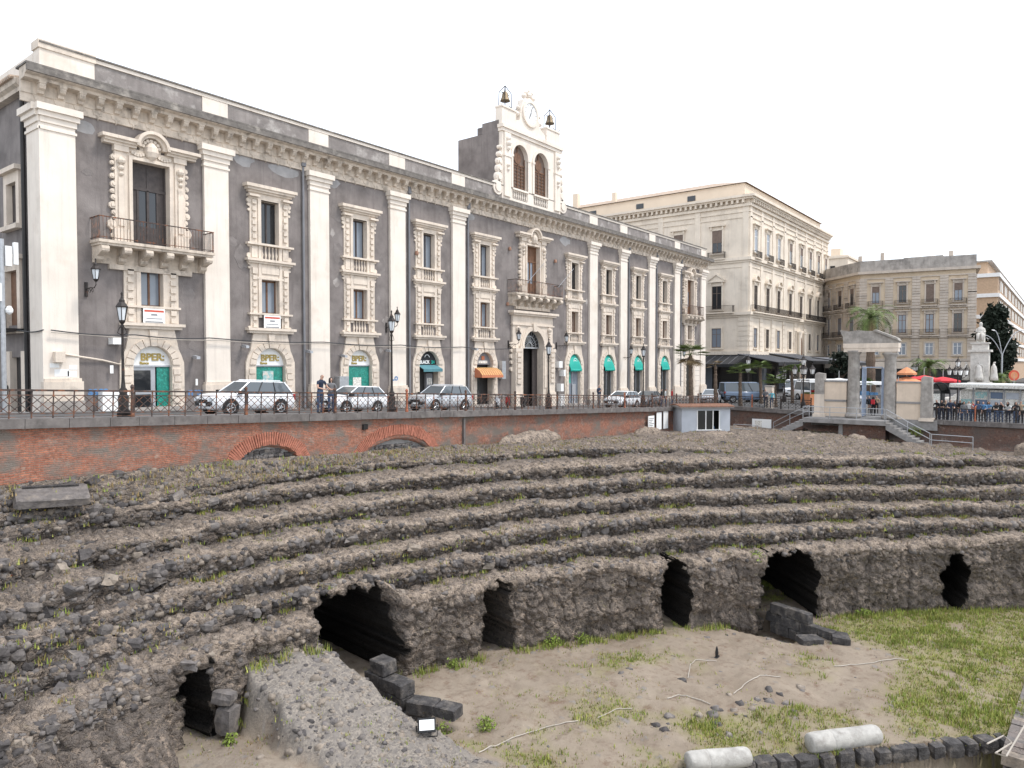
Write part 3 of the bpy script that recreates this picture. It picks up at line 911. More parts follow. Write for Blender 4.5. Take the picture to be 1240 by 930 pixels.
holes += [(18.05 - .575, 18.05 + .575, 2.95, 4.95), (84.6 - .575, 84.6 + .575, 2.95, 4.95), (18.05 - 1, 18.05 + 1, -7, .9), (51.5 - 1.5, 51.5 + 1.5, -7, 2.95), (84.6 - 1, 84.6 + 1, -7, .9)]
mb = MB()
wall_holes(mb, S0, S1, -6.5, 13.4, holes, YF)
sideh = [(40.9, 42.2, 7.0, 8.9), (41.0, 42.6, 1.9, 4.6), (40.7, 42.2, -4, .3)]
wall_holes(mb, YF, 62, -6.5, 13.3, sideh, S0, 'y')
mb.add([(S1, YF, -6.5), (S1, 62, -6.5), (S1, 62, 13.4), (S1, YF, 13.4)], [(0, 1, 2, 3)])
mb.build('wall', 'plaster', pal)
MB().box(S0 + .8, S1 - .8, 38.9, 39.2, -6.5, 13.2).build('inner_wall', 'interior', pal)
MB().box(S0 + .8, S0 + 1.1, 39.2, 61, -6.5, 13.2).build('inner_wall', 'interior', pal)
MB().add([(S0, YF, 13.45), (S1, YF, 13.45), (S1, 62, 13.45), (S0, 62, 13.45)], [(0, 1, 2, 3)]).build('roof', 'roof_tile', pal)
# loose pale patches of render under the cornice
for (a, b, z) in [(26.2, 1.2, 11.7), (23.4, .8, 11.8), (29.9, .5, 11.75), (43.2, .7, 11.7), (56.8, 1.0, 11.5), (15.0, .5, 11.4)]:
    pts = [(a + b * math.cos(t) * random.uniform(.7, 1.1), z + .45 * math.sin(t) * random.uniform(.5, 1.1)) for t in np.linspace(0, 2 * PI, 13)[:-1]]
    MB().prism([(x, min(zz, 11.97)) for x, zz in pts], YF - .006, YF + .01).build('render_patch', 'plaster_pale', pal)

# old repairs and bare spots lower on the walls
for i in range(26):
    a = random.choice([(14.7, 16.2), (19.8, 20.7), (22.6, 23.3), (26.9, 27.6), (29.5, 30.2), (33.6, 34.4), (36.2, 36.7), (40.2, 40.8), (46.6, 47.9), (55.2, 56.5), (60.0, 60.8)])
    a = random.uniform(*a); z = random.uniform(-2.2, 10.5); b = random.uniform(.15, .55); hh = b * random.uniform(.5, 1.8)
    pts = [(a + b * math.cos(t) * random.uniform(.6, 1.1), z + hh * math.sin(t) * random.uniform(.6, 1.1)) for t in np.linspace(0, 2 * PI, 15)[:-1]]
    MB().prism(pts, YF - .004 - .0004 * i, YF + .01).build('render_patch', random.choice(['plaster_worn', 'plaster_worn', 'plaster_parapet']), pal)
# pilasters
mb = MB()
mb.box(-.72, .72, YF - .20, YF + .03, -6.4, 11.2)
mb.box(-.78, .78, YF - .26, YF + .03, 10.85, 10.97)
mb.box(-.78, .78, YF - .27, YF + .03, 11.18, 11.45)
mb.box(-.88, .88, YF - .38, YF + .03, 11.45, 11.69)
mb.box(-.98, .98, YF - .50, YF + .03, 11.69, 12.0)
pil_me = mb.mesh('pilaster', 'limestone_white')
pb = MB()
pb.box(-.86, .86, YF - .34, YF + .03, -4.2, .55); pb.box(-.80, .80, YF - .28, YF + .03, .55, .70)
base_me = pb.mesh('pilaster_base', 'limestone')
pl = MB().box(-.90, .90, YF - .38, YF + .03, -4.0, .0).mesh('plinth', 'grey_stone')
for i, c in enumerate(PIL):
    p = put('pilaster', pil_me, pal, (c, 0, 0))
    put('pilaster_base', base_me, p, (0, 0, G(c, YF) + 1.0))
    put('plinth', pl, p, (0, 0, G(c, YF) + .62))
mb = MB()                                                            # side faces of the corner pilaster
for (dx, n1, z0, z1) in ((.12, 39.35, -6.4, 11.2), (.18, 39.4, 10.85, 10.97), (.19, 39.4, 11.18, 11.45), (.30, 39.5, 11.45, 11.69), (.42, 39.6, 11.69, 12.0)):
    mb.box(S0 - dx, S0 + .5, YF - .2 + .004, n1, z0, z1)
mb.build('corner_pilaster', 'limestone_white', pal)

# cornice with its brackets
cor = MB()
prof = [(YF + .02, 11.980), (YF - .10, 11.980), (YF - .10, 12.340), (YF - .16, 12.380), (YF - .16, 12.880), (YF - .62, 12.920), (YF - .66, 13.040), (YF - .86, 13.100), (YF - .95, 13.340), (YF - .95, 13.420), (YF + .02, 13.500)]
cor.prism(prof, 12.25, 90.1, 'x')
cornice = cor.build('cornice', 'limestone_old', pal)
MB().box(12.2, 90.15, YF - 1.0, YF + .3, 13.425, 13.510).build('cornice_top', 'cornice_top', cornice)
cb = MB()
cb.prism([(YF - .16, 12.400), (YF - .30, 12.420), (YF - .36, 12.540), (YF - .52, 12.620), (YF - .60, 12.740), (YF - .60, 12.900), (YF - .16, 12.900)], -.13, .13, 'x')
cb.box(-.16, .16, YF - .63, YF - .16, 12.820, 12.915)
cb.prism([(-.26, 12.380), (.26, 12.380), (.18, 12.140), (.05, 12.120), (0, 11.880), (-.05, 12.120), (-.18, 12.140)], YF - .13, YF - .05, 'y')
corb_me = cb.mesh('bracket', 'limestone_old')
k = 0
MB().box(12.22, 90.12, YF - .992, YF - .90, 13.13, 13.424).build('cornice_fascia', 'cornice_top', cornice)
c = 13.0
while c < 89.8:
    put('bracket', corb_me, cornice, (c, 0, 0)); c += .845
side = MB().prism([(12.72, 12.9), (12.72, 13.1), (12.55, 13.2), (12.5, 13.45), (13.2, 13.5), (13.2, 12.9)], 39.4, 62, 'y')
side.build('side_cornice', 'limestone_old', pal)
mb = MB()
n = 39.6
while n < 61:
    mb.tube([(12.35, n, 13.47), (13.3, n, 13.62)], .09, 6); n += .2
mb.build('eaves_tiles', 'roof_tile', pal)
# parapet: dark panels between white blocks
par = MB().box(13.2, 89.3, YF - .10, YF + .5, 13.45, 14.62).build('parapet', 'plaster_parapet', pal)
MB().box(13.1, 89.4, YF - .18, YF + .55, 14.622, 14.80).build('coping', 'limestone_white', par)
MB().box(13.0, 89.5, YF - .26, YF + .60, 14.803, 14.88).build('coping_cap', 'cornice_top', par)
blk = MB().box(-.75, .75, YF - .15, YF + .4, 13.48, 14.62).mesh('parapet_block', 'limestone_white')
for c in PIL[1:]:
    put('parapet_block', blk, par, (c, 0, 0))
MB().box(13.02, 15.4, YF - .15, YF + .6, 13.5, 14.62).build('parapet_block', 'limestone_white', par)
MB().box(12.95, 15.45, YF - .22, YF + .62, 14.58, 14.96).build('parapet_block', 'limestone', par)
MB().box(13.0, 13.3, YF + .6, 48, 13.7, 14.5).build('parapet_block', 'limestone_white', par)

# ---- stone window surrounds, built once
def scrolls(mb, x, zs, r, y0, y1):
    for z in zs:
        mb.disc((x, z), r, y0, y1, 8)
def baluster_row(mb, x0, x1, z0, z1, k, y):
    h = z1 - z0
    for i in range(k):
        x = x0 + (x1 - x0) * (i + .5) / k
        mb.lathe(x, y, [(.06, z0), (.06, z0 + .06 * h), (.035, z0 + .12 * h), (.085, z0 + .36 * h), (.04, z0 + .68 * h), (.035, z0 + .78 * h), (.06, z0 + .9 * h), (.06, z1)], 8)
def std_surround():
    m = MB()
    y = YF
    # top entablature
    m.box(-1.70, 1.70, y - .50, y, 10.24, 10.42); m.box(-1.58, 1.58, y - .40, y, 10.10, 10.24); m.box(-1.46, 1.46, y - .26, y, 9.98, 10.10)
    m.box(-1.36, 1.36, y - .14, y, 9.62, 9.98)
    for sgn in (-1, 1):
        m.box(sgn * 1.12 - .34, sgn * 1.12 + .34, y - .36, y, 9.72, 9.84)
        m.box(*sorted((sgn * .60, sgn * .80)), y - .16, y + .42, 2.7, 9.62)                    # inner band and reveal
        m.box(*sorted((sgn * .80, sgn * 1.30)), y - .09, y, 2.0, 9.72)
        z = 2.12
        while z < 9.5:                                                                        # rusticated blocks
            if not (5.0 < z < 6.95):
                m.box(*sorted((sgn * .92, sgn * 1.18)), y - .19, y - .08, z, z + .24)
            z += .40
        m.box(*sorted((sgn * .86, sgn * 1.24)), y - .17, y - .08, 6.2, 6.85)
        m.box(*sorted((sgn * .88, sgn * 1.22)), y - .22, y - .08, 5.25, 5.6)
        for (z, r) in ((9.5, .14), (9.25, .10), (8.95, .08), (6.9, .10), (6.3, .16), (5.85, .11), (5.6, .08), (2.1, .1)):
            m.disc((sgn * 1.36, z), r, y - .10, y, 9)
    m.box(-.95, .95, y - .12, y + .0, 9.6, 9.66)
    m.box(-.6, .6, y - .12, y + .42, 9.60, 9.68)
    # ledges between the two openings
    m.box(-1.55, 1.55, y - .30, y + .05, 6.94, 7.06); m.box(-1.62, 1.62, y - .36, y + .05, 6.00, 6.14); m.box(-1.5, 1.5, y - .24, y + .05, 5.88, 6.00)
    m.box(-.86, .86, y - .10, y + .42, 4.95, 5.88); m.box(-.62, .62, y - .16, y - .09, 5.3, 5.7); m.box(-.9, .9, y - .17, y, 4.97, 5.1)
    m.box(-1.46, 1.46, y - .26, y + .05, 2.86, 2.97)
    m.box(-1.62, 1.62, y - .40, y + .05, 1.93, 2.08); m.box(-1.5, 1.5, y - .28, y + .05, 1.78, 1.93)
    m.box(-.62, .62, y + .12, y + .42, 6.1, 6.98); m.box(-.6, .6, y + .12, y + .42, 2.05, 2.9)
    return m.mesh('window_surround', 'limestone')
sur_me = std_surround()
bm_ = MB(); baluster_row(bm_, -.60, .60, 6.14, 6.94, 5, YF - .02); bal_up = bm_.mesh('balustrade', 'limestone', True)
bm_ = MB(); baluster_row(bm_, -.60, .60, 2.08, 2.86, 5, YF - .02); bal_lo = bm_.mesh('balustrade', 'limestone', True)
def casement(z0, z1, hw, glass, frame):
    f = MB()
    for x in (-hw, hw): f.box(x - .05, x + .05, YF + .26, YF + .36, z0, z1)
    f.box(-.05, .05, YF + .25, YF + .35, z0, z1)
    f.box(-hw, hw, YF + .26, YF + .36, z0, z0 + .1); f.box(-hw, hw, YF + .26, YF + .36, z1 - .1, z1)
    for x in (-hw / 2,): pass
    g = MB()
    g.box(-hw, -.05, YF + .30, YF + .32, z0 + .1, z1 - .1); 
    g2 = MB(); g2.box(.05, hw, YF + .30, YF + .32, z0 + .1, z1 - .1)
    return f.mesh('casement', frame), g.mesh('pane', glass), g2.mesh('pane', glass)
CU = [casement(7.0, 9.6, .6, 'glass_dark', 'wood_dark'), casement(7.0, 9.6, .6, 'glass_pale', 'wood_dark')]
CL = [casement(2.95, 4.95, .575, 'glass_pale', 'wood_brown'), casement(2.95, 4.95, .575, 'shutter_brown', 'wood_brown')]
for i, c in enumerate(WIN):
    w_ = put('window_surround', sur_me, pal, (c, 0, 0))
    f, g1, g2 = CU[1 if i in (1, 2, 3) else 0]
    put('casement', f, w_); put('pane', g1, w_); put('pane', g2, w_)
    f, g1, g2 = CL[0 if i in (0, 1, 2, 3) else 1]
    put('casement', f, w_); put('pane', g1, w_); put('pane', g2, w_)
    put('balustrade', bal_up, w_)
    if i: put('balustrade', bal_lo, w_)
def notice(c, parent):
    b = MB().box(-.56, .56, YF - .30, YF - .26, 2.10, 2.84).build('notice_board', 'sign_white', parent, (c, 0, 0))
    MB().box(-.50, .50, YF - .305, YF - .301, 2.66, 2.76).build('print_line', 'print_red', b, (0, 0, 0))
    MB().box(-.16, .16, YF - .305, YF - .301, 2.48, 2.56).build('print_line', 'print_grey', b, (0, 0, 0))
    MB().box(-.46, .46, YF - .305, YF - .301, 2.12, 2.18).build('print_line', 'print_grey', b, (0, 0, 0))
    MB().box(-.40, .40, YF - .305, YF - .301, 2.30, 2.34).build('print_line', 'print_grey', b, (0, 0, 0))
notice(25.05, pal); notice(18.05, pal)

# ---- the three grand balcony windows
def big_surround():
    m = MB(); y = YF
    for sg in (-1, 1):
        m.box(*sorted((sg * .95, sg * 1.12)), y - .22, y + .42, 6.0, 10.52)
        m.box(*sorted((sg * 1.12, sg * 1.24)), y - .14, y, 6.0, 10.6)
        m.box(*sorted((sg * 1.24, sg * 1.80)), y - .20, y, 6.0, 10.9)
        m.box(*sorted((sg * 1.38, sg * 1.66)), y - .27, y - .19, 6.9, 9.3)
        m.box(*sorted((sg * 1.20, sg * 1.90)), y - .34, y, 6.0, 6.75)
        for z, r in ((10.15, .22), (9.8, .16), (9.5, .13)): m.lathe(sg * 1.52, y - .24, [(.02, z - r), (r * .8, z - r * .5), (r, z), (r * .8, z + r * .5), (.02, z + r)], 8)
        for z, r in ((10.3, .15), (10.0, .11), (9.7, .09), (9.35, .14), (8.95, .17), (8.6, .12), (8.3, .15), (7.9, .18), (7.55, .13), (7.25, .10), (6.95, .3), (6.4, .12)):
            m.disc((sg * (1.86 + .04 * math.sin(z * 9)), z), r, y - .16, y, 9)
            m.disc((sg * (1.86 + .04 * math.sin(z * 9)), z), r * .5, y - .21, y - .14, 8)
        # cornice pieces
        a, b = sorted((sg * .78, sg * 2.35))
        m.box(a, b, y - .34, y, 10.9, 11.02); m.box(a, b, y - .46, y, 11.02, 11.14)
        a, b = sorted((sg * .74, sg * 2.5)); m.box(a, b, y - .60, y, 11.14, 11.30)
        m.box(*sorted((sg * 1.15, sg * 1.85)), y - .30, y, 10.62, 10.9)
    m.box(-.95, .95, y - .22, y + .42, 10.35, 10.52); m.box(-1.24, 1.24, y - .15, y, 10.52, 10.9)
    m.arcband(0, 11.05, .55, .70, y - .40, y, 0, PI, 14); m.arcband(0, 11.05, .70, .86, y - .58, y, 0, PI, 14)
    m.disc((0, 11.05), .56, y - .12, y, 14)
    m.lathe(0, y - .22, [(.05, 10.45), (.26, 10.62), (.36, 10.85), (.33, 11.1), (.18, 11.32), (.05, 11.42)], 10)
    for i in range(7):
        a = PI * (i + .5) / 7
        m.disc((.42 * math.cos(a), 11.05 + .42 * math.sin(a)), .09, y - .28, y - .1, 7)
    for sg in (-1, 1):                                                # garland beside the shield
        for i in range(5):
            m.disc((sg * (.42 + .13 * i), 10.72 - .10 * math.sin(PI * (i + .5) / 5)), .09, y - .26, y - .1, 7)
    return m.mesh('grand_surround', 'limestone')
bigs = big_surround()
def scroll_corbel():
    m = MB()
    m.prism([(YF, 4.95), (YF - .25, 5.0), (YF - .35, 5.2), (YF - .62, 5.3), (YF - .92, 5.40), (YF - .98, 5.58), (YF - .92, 5.74), (YF, 5.74)], -.15, .15, 'x')
    for z, yy, r in ((5.57, -.90, .19), (5.2, -.30, .17)):
        vs = []
        m.tube([(-.18, YF + yy, z), (.18, YF + yy, z)], r, 10)
    return m.mesh('corbel', 'limestone_old')
corbel2 = scroll_corbel()
def balcony(c, hw, ncorb, dy=1.1):
    b = MB().box(-hw, hw, YF - dy, YF, 5.86, 6.0).box(-hw + .06, hw - .06, YF - dy + .08, YF, 5.74, 5.86).build('balcony', 'limestone_old', pal, (c, 0, 0))
    MB().box(-hw + .1, hw - .1, YF - .12, YF, 4.95, 5.74).box(-hw * .72, hw * .72, YF - .2, YF, 4.7, 4.95).build('balcony_apron', 'limestone_old', b)
    for i in range(ncorb):
        put('corbel', corbel2, b, (-hw + .3 + (2 * hw - .6) * i / (ncorb - 1), 0, 0))
    r = MB()
    yb = YF - dy + .06
    x = -hw + .05
    while x < hw:
        r.box(x - .008, x + .008, yb - .008, yb + .008, 6.0, 7.12); x += .16
    for sg in (-1, 1):
        y = yb
        while y < YF:
            r.box(sg * (hw - .05) - .011, sg * (hw - .05) + .011, y - .011, y + .011, 6.0, 7.12); y += .13
        r.box(sg * (hw - .05) - .02, sg * (hw - .05) + .02, yb, YF, 7.08, 7.13)
        r.box(sg * (hw - .05) - .015, sg * (hw - .05) + .015, yb, YF, 6.1, 6.13)
    r.box(-hw + .03, hw - .03, yb - .02, yb + .02, 7.08, 7.13); r.box(-hw + .03, hw - .03, yb - .015, yb + .015, 6.1, 6.13)
    r.build('balcony_railing', 'iron_rust', b)
    return b
for i, c in enumerate(BIG):
    g = put('grand_surround', bigs, pal, (c, 0, 0))
    f = MB()
    for x in (-.9, -.5, .5, .9): f.box(x - .05, x + .05, YF + .24, YF + .34, 6.0, 9.0 if abs(x) < .6 else 10.35)
    f.box(-.95, .95, YF + .3, YF + .36, 9.05, 10.35); f.box(-.95, .95, YF + .22, YF + .3, 8.95, 9.1); f.box(-.03, .03, YF + .27, YF + .3, 9.1, 10.2)
    f.box(-.5, .5, YF + .26, YF + .34, 6.0, 7.1); f.box(-.06, .06, YF + .22, YF + .32, 6.0, 9.0)
    f.box(-.9, -.5, YF + .28, YF + .34, 6.0, 9.0); f.box(.5, .9, YF + .28, YF + .34, 6.0, 9.0)
    f.build('balcony_door', 'wood_dark' if i == 0 else 'wood_brown', g)
    for sg in (-1, 1):
        MB().box(*sorted((sg * .06, sg * .5)), YF + .29, YF + .31, 7.1, 8.95).build('pane', 'glass_dark' if i == 0 else 'glass_pale', g)
    balcony(c, (2.95, 3.5, 2.6)[i], (6, 7, 5)[i], (1.1, 1.0, .9)[i])
# small windows under the first and last balcony
def low_surround():
    m = MB(); y = YF
    for sg in (-1, 1):
        m.box(*sorted((sg * .575, sg * .80)), y - .14, y + .42, 2.0, 5.0); m.box(*sorted((sg * .80, sg * 1.40)), y - .10, y, 2.0, 4.95)
        z = 2.12
        while z < 4.7:
            m.box(*sorted((sg * .95, sg * 1.25)), y - .2, y - .09, z, z + .26); z += .40
    m.box(-.6, .6, y - .1, y + .42, 4.86, 4.98); m.box(-1.46, 1.46, y - .24, y + .05, 2.86, 2.97); m.box(-.6, .6, y + .12, y + .42, 2.05, 2.9)
    m.box(-1.62, 1.62, y - .40, y + .05, 1.93, 2.08); m.box(-1.5, 1.5, y - .28, y + .05, 1.78, 1.93)
    return m.mesh('window_surround', 'limestone')
ls = low_surround()
for c in (18.05, 84.6):
    w_ = put('window_surround', ls, pal, (c, 0, 0))
    f, g1, g2 = CL[0] if c < 50 else CL[1]
    put('casement', f, w_); put('pane', g1, w_); put('pane', g2, w_)
    if c > 50: put('balustrade', bal_lo, w_)

# ---- arched shop doors
def arch_plate(m, hw, spring, rise, bottom, outer, y0, y1, n=16):
    """stone face with an arched opening; outer(a) gives the outline point for direction a"""
    pin = [(hw, bottom), (hw, spring)] + [(hw * math.cos(a), spring + rise * math.sin(a)) for a in np.linspace(0, PI, n + 1)[1:-1]] + [(-hw, spring), (-hw, bottom)]
    pout = outer(len(pin))
    k = len(pin)
    vs = [(x, y0, z) for x, z in pin] + [(x, y0, z) for x, z in pout] + [(x, y1, z) for x, z in pin] + [(x, YF + .03, z) for x, z in pout]
    fs = []
    for i in range(k - 1):
        fs += [(i, i + 1, k + i + 1, k + i), (i, 2 * k + i, 2 * k + i + 1, i + 1), (k + i, k + i + 1, 3 * k + i + 1, 3 * k + i)]
    m.add(vs, fs)
def door_outer(k):
    n = k - 4
    half = [(1.66, -7), (1.66, -.35)]
    arc_ = []
    for a in np.linspace(0, PI, n + 2)[1:-1]:
        c_, s_ = math.cos(a), math.sin(a)
        if s_ > .78: arc_.append((1.30 * c_ / .63 if abs(c_) < .63 else 1.30 * np.sign(c_), 1.78))
        else: arc_.append((np.sign(c_) * (1.66 - .36 * sstep(.15, .7, s_)), -.35 + 2.0 * s_))
    return half + arc_ + [(-1.66, -.35), (-1.66, -7)]
m = MB(); arch_plate(m, 1.0, -.1, 1.0, -7, door_outer, YF - .12, YF + .45)
door_me = m.mesh('door_surround', 'limestone')
vo = []
def wedge(a0, a1, r0, r1, y0, y1):
    q = [(r0 * math.cos(a0), r0 * math.sin(a0)), (r1 * math.cos(a0), r1 * math.sin(a0)), (r1 * math.cos(a1), r1 * math.sin(a1)), (r0 * math.cos(a1), r0 * math.sin(a1))]
    return MB().prism(q, y0, y1).mesh('voussoir', 'limestone')
wed = wedge(PI / 2 - .125, PI / 2 + .125, 1.03, 1.42, YF - .19, YF - .11)
keyst = MB().prism([(-.14, 1.0), (.14, 1.0), (.22, 1.82), (-.22, 1.82)], YF - .24, YF - .11).mesh('keystone', 'limestone')
jb = MB().box(-.2, .2, YF - .18, YF - .11, -.15, .15).mesh('jamb_block', 'limestone')
DOORS = [18.05, 25.05, 31.9, 38.45, 44.9, 58.3, 64.7, 71.1, 77.6]
def door_surround(c, full=True):
    dsr = put('door_surround', door_me, pal, (c, 0, 0))
    for i in range(-5, 6):
        if i == 0:
            put('keystone', keyst, dsr, (0, 0, -.1))
        else:
            put('voussoir', wed, dsr, (0, 0, -.1), (0, .285 * i, 0))
    for sg in (-1, 1):
        z = -.45
        i = 0
        while z > G(c, YF) + .3:
            put('jamb_block', jb, dsr, (sg * (1.26 + .06 * (i % 2)), 0, z)); z -= .38; i += 1
    MB().box(-1.72, 1.72, YF - .2, YF + .4, G(c, YF) - .6, G(c, YF) + .30).build('door_step', 'grey_stone', dsr)
    return dsr
FONTS = []
def text(body, x, y, z, size, mat, parent, ext=.02, rz=0.0, align='CENTER', name='lettering'):
    cu = bpy.data.curves.new(name, 'FONT')
    cu.body = body; cu.size = size; cu.extrude = ext; cu.align_x = align; cu.offset = size * .03
    cu.materials.append(MATS[mat])
    o = bpy.data.objects.new(name, cu); COL.objects.link(o)
    o.parent = parent
    l = Vector((x, y, z))
    if parent.name in OFF: l = l - OFF[parent.name]
    o.location = l
    o.rotation_euler = (PI / 2, 0, rz)
    FONTS.append(o)
    return o
lun = MB().disc((0, -.1), 1.0, YF + .12, YF + .16, 18, 0, 0, PI).mesh('lunette', 'sign_white')
for c in DOORS:
    dsr = door_surround(c)
    gz = G(c, YF)
    if c < 33:                                                        # the bank
        l = put('lunette', lun, dsr)
        text('BPER:', .07, YF + .10, .16, .52, 'gold', l)
        text('Banca', -.36, YF + .10, -.045, .2, 'gold', l)
        MB().box(-1, 1, YF + .08, YF + .2, -.18, -.1).build('transom', 'aluminium', dsr)
        if c < 20:
            d_ = MB().box(-.98, .22, YF + .16, YF + .22, gz, -.18).build('shop_door', 'aluminium', dsr)
            MB().box(-.88, -.03, YF + .13, YF + .158, -1.4, -.36).build('pane', 'glass_dark', d_)
            MB().box(-.88, -.03, YF + .13, YF + .158, gz + .15, -1.62).build('pane', 'glass_dark', d_)
            MB().box(.30, .95, YF + .15, YF + .2, gz, -.2).build('green_panel', 'bank_green', dsr)
        else:
            g = MB().box(-.95, .95, YF + .15, YF + .2, gz, -.2).build('green_panel', 'bank_green', dsr)
            if c < 27:
                MB().box(-.42, .30, YF + .12, YF + .145, -1.75, -.45).build('poster', 'poster', g)
            else:
                MB().box(-.45, .25, YF + .12, YF + .145, -1.75, -.95).build('poster', 'sign_print', g)
        MB().box(-1, 1, YF + .5, YF + .55, gz, .95).build('backing', 'shop_dark', dsr)
    elif c < 40:                                                      # dark shop
        l = put('lunette', lun, dsr, mats=['fabric_black'])
        text('BLACK', -.28, YF + .10, -.02, .34, 'sign_white', l)
        text('24', .62, YF + .10, -.02, .34, 'mint_green', l)
        MB().arcband(0, .38, .24, .28, YF + .09, YF + .12, .3, PI - .3, 10).build('emblem', 'sign_white', l)
        a = MB().prism([(YF + .1, -.12), (YF - .55, -.42), (YF - .55, -.46), (YF + .1, -.16)], -1.0, 1.0, 'x').box(-1.0, 1.0, YF - .56, YF - .53, -.62, -.42).build('awning', 'awning_teal', dsr)
        MB().box(-1, 1, YF + .5, YF + .55, gz, .95).build('backing', 'shop_dark', dsr)
        v = MB().box(.05, .75, YF + .28, YF + .48, gz + .3, -.75).build('vending_machine', 'print_grey', dsr)
        for q in range(3): MB().box(.16 + .18 * q, .28 + .18 * q, YF + .25, YF + .279, -1.6, -1.1).build('display', 'sign_print', v)
    elif c < 46:                                                      # orange awning
        l = put('lunette', lun, dsr, mats=['print_grey'])
        MB().box(-.55, .55, YF + .09, YF + .12, .0, .22).build('sign_panel', 'sign_print', l)
        MB().box(-.18, .18, YF + .08, YF + .12, .28, .6).build('sign_panel', 'awning_orange', l)
        m = MB()
        pf = [(YF, -.35), (YF - .35, -.42), (YF - .7, -.62), (YF - .95, -.95), (YF - .98, -1.15)]
        m.prism(pf + [(YF - .93, -1.1), (YF - .66, -.68), (YF - .32, -.48), (YF, -.41)], -1.35, 1.35, 'x')
        aw = m.build('awning', 'awning_orange', dsr)
        for q in range(10):
            x = -1.3 + 2.5 * q / 9
            MB().prism([(YF - .01, -.33), (YF - .355, -.40), (YF - .71, -.605), (YF - .965, -.94), (YF - .955, -.96), (YF - .69, -.64), (YF - .34, -.44), (YF - .01, -.37)], x, x + .1, 'x').build('stripe', 'awning_stripe', aw)
        for sg in (-1, 1):
            MB().prism([(YF, -.36), (YF - .35, -.43), (YF - .7, -.63), (YF - .95, -.96), (YF - .97, -1.14), (YF, -1.14)], sg * 1.33 - .01, sg * 1.33 + .01, 'x').build('awning_cheek', 'awning_orange', aw)
        MB().box(-1, 1, YF + .5, YF + .55, gz, .95).build('backing', 'shop_dark', dsr)
        MB().box(-.98, -.3, YF + .25, YF + .3, gz, -.4).build('shop_door', 'glass_shop', dsr)
    else:                                                             # mint green hoods
        m = MB()
        vs, fs = [], []
        for i in range(7):
            for j in range(13):
                a, b = PI / 2 * i / 6, PI * j / 12
                vs.append((.98 * math.cos(b) * (1), YF + .1 - .55 * math.cos(a) * math.sin(b) ** .5, -.18 + 1.02 * math.sin(b) * (math.sin(a) * .98 + .02) if i else -.18))
        # a curved hood: quarter of a barrel closed by the arch
        m = MB()
        hv = []
        for i in range(8):
            t_ = i / 7
            for j in range(13):
                b = PI * j / 12
                hv.append((.99 * math.cos(b), YF + .10 - .42 * (1 - t_ ** 1.6), -.55 + (.45 + .97 * math.sin(b)) * t_ ** .75))
        for i in range(7):
            for j in range(12):
                fs.append((i * 13 + j, i * 13 + j + 1, (i + 1) * 13 + j + 1, (i + 1) * 13 + j))
        hood = MB().add(hv, fs).box(-.99, .99, YF - .33, YF - .31, -.78, -.55).build('hood_awning', 'mint_green', dsr, smooth=True)
        text('D', -.02, YF - .20, .02, .42, 'sign_white', hood, .01)
        MB().arcband(0, .17, .30, .34, YF - .21, YF - .19, 0, 2 * PI, 18).build('ring_emblem', 'sign_white', hood)
        d_ = MB().box(-.95, .95, YF + .2, YF + .24, gz, -.5).build('shop_door', 'glass_pale' if c < 60 else 'glass_shop', dsr)
        MB().box(-.03, .03, YF + .15, YF + .199, gz, -.55).box(-.98, -.90, YF + .15, YF + .199, gz, -.5).box(.9, .98, YF + .15, YF + .199, gz, -.5).build('door_frame', 'aluminium', d_)
        if c < 60:
            MB().box(-.9, -.35, YF + .13, YF + .145, -1.9, -.8).build('sign_panel', 'mint_green', d_)
            MB().box(-.1, .5, YF + .10, YF + .145, gz + .3, -2.0).build('cash_machine', 'aluminium', d_)
        MB().box(-1, 1, YF + .5, YF + .55, gz, .95).build('backing', 'shop_dark', dsr)
# corner bay at the far end: pale rusticated ground floor
for r in range(9):
    z = -4.2 + .66 * r
    MB().box(81.6, 83.5, YF - .08, YF + .02, z, z + .63).build('ashlar_course', 'limestone_white', pal)
    MB().box(85.7, 87.85, YF - .08, YF + .02, z, z + .63).build('ashlar_course', 'limestone_white', pal)
dsr = door_surround(84.6)
MB().box(-1, 1, YF + .3, YF + .35, -4.6, .9).build('shop_door', 'glass_shop', dsr)

# ---- the portal
def portal_outer(k):
    n = k - 4
    out = [(3.0, -7), (3.0, 1.4)]
    for a in np.linspace(0, PI, n + 2)[1:-1]:
        c_, s_ = math.cos(a), math.sin(a)
        if s_ > .7: out.append((max(-3, min(3, 3.0 * c_ / .714)), 4.2))
        else: out.append((3.0 * np.sign(c_), 1.4 + 2.8 * s_ / .7))
    return out + [(-3.0, 1.4), (-3.0, -7)]
m = MB(); arch_plate(m, 1.5, 1.42, 1.5, -7, portal_outer, YF - .18, YF + .6, 20)
pm = m.build('portal', 'limestone', pal, (51.5, 0, 0))
mb = MB()
mb.box(-3.4, 3.4, YF - .62, YF, 4.32, 4.52); mb.box(-3.2, 3.2, YF - .46, YF, 4.16, 4.32); mb.box(-3.1, 3.1, YF - .3, YF, 3.3, 3.42)
mb.arcband(0, 1.42, 1.5, 1.78, YF - .32, YF - .17, 0, PI, 20)
mb.arcband(0, 1.42, 1.78, 1.92, YF - .26, YF - .17, 0, PI, 20)
mb.prism([(-.2, 2.8), (.2, 2.8), (.3, 3.5), (-.3, 3.5)], YF - .42, YF - .17)
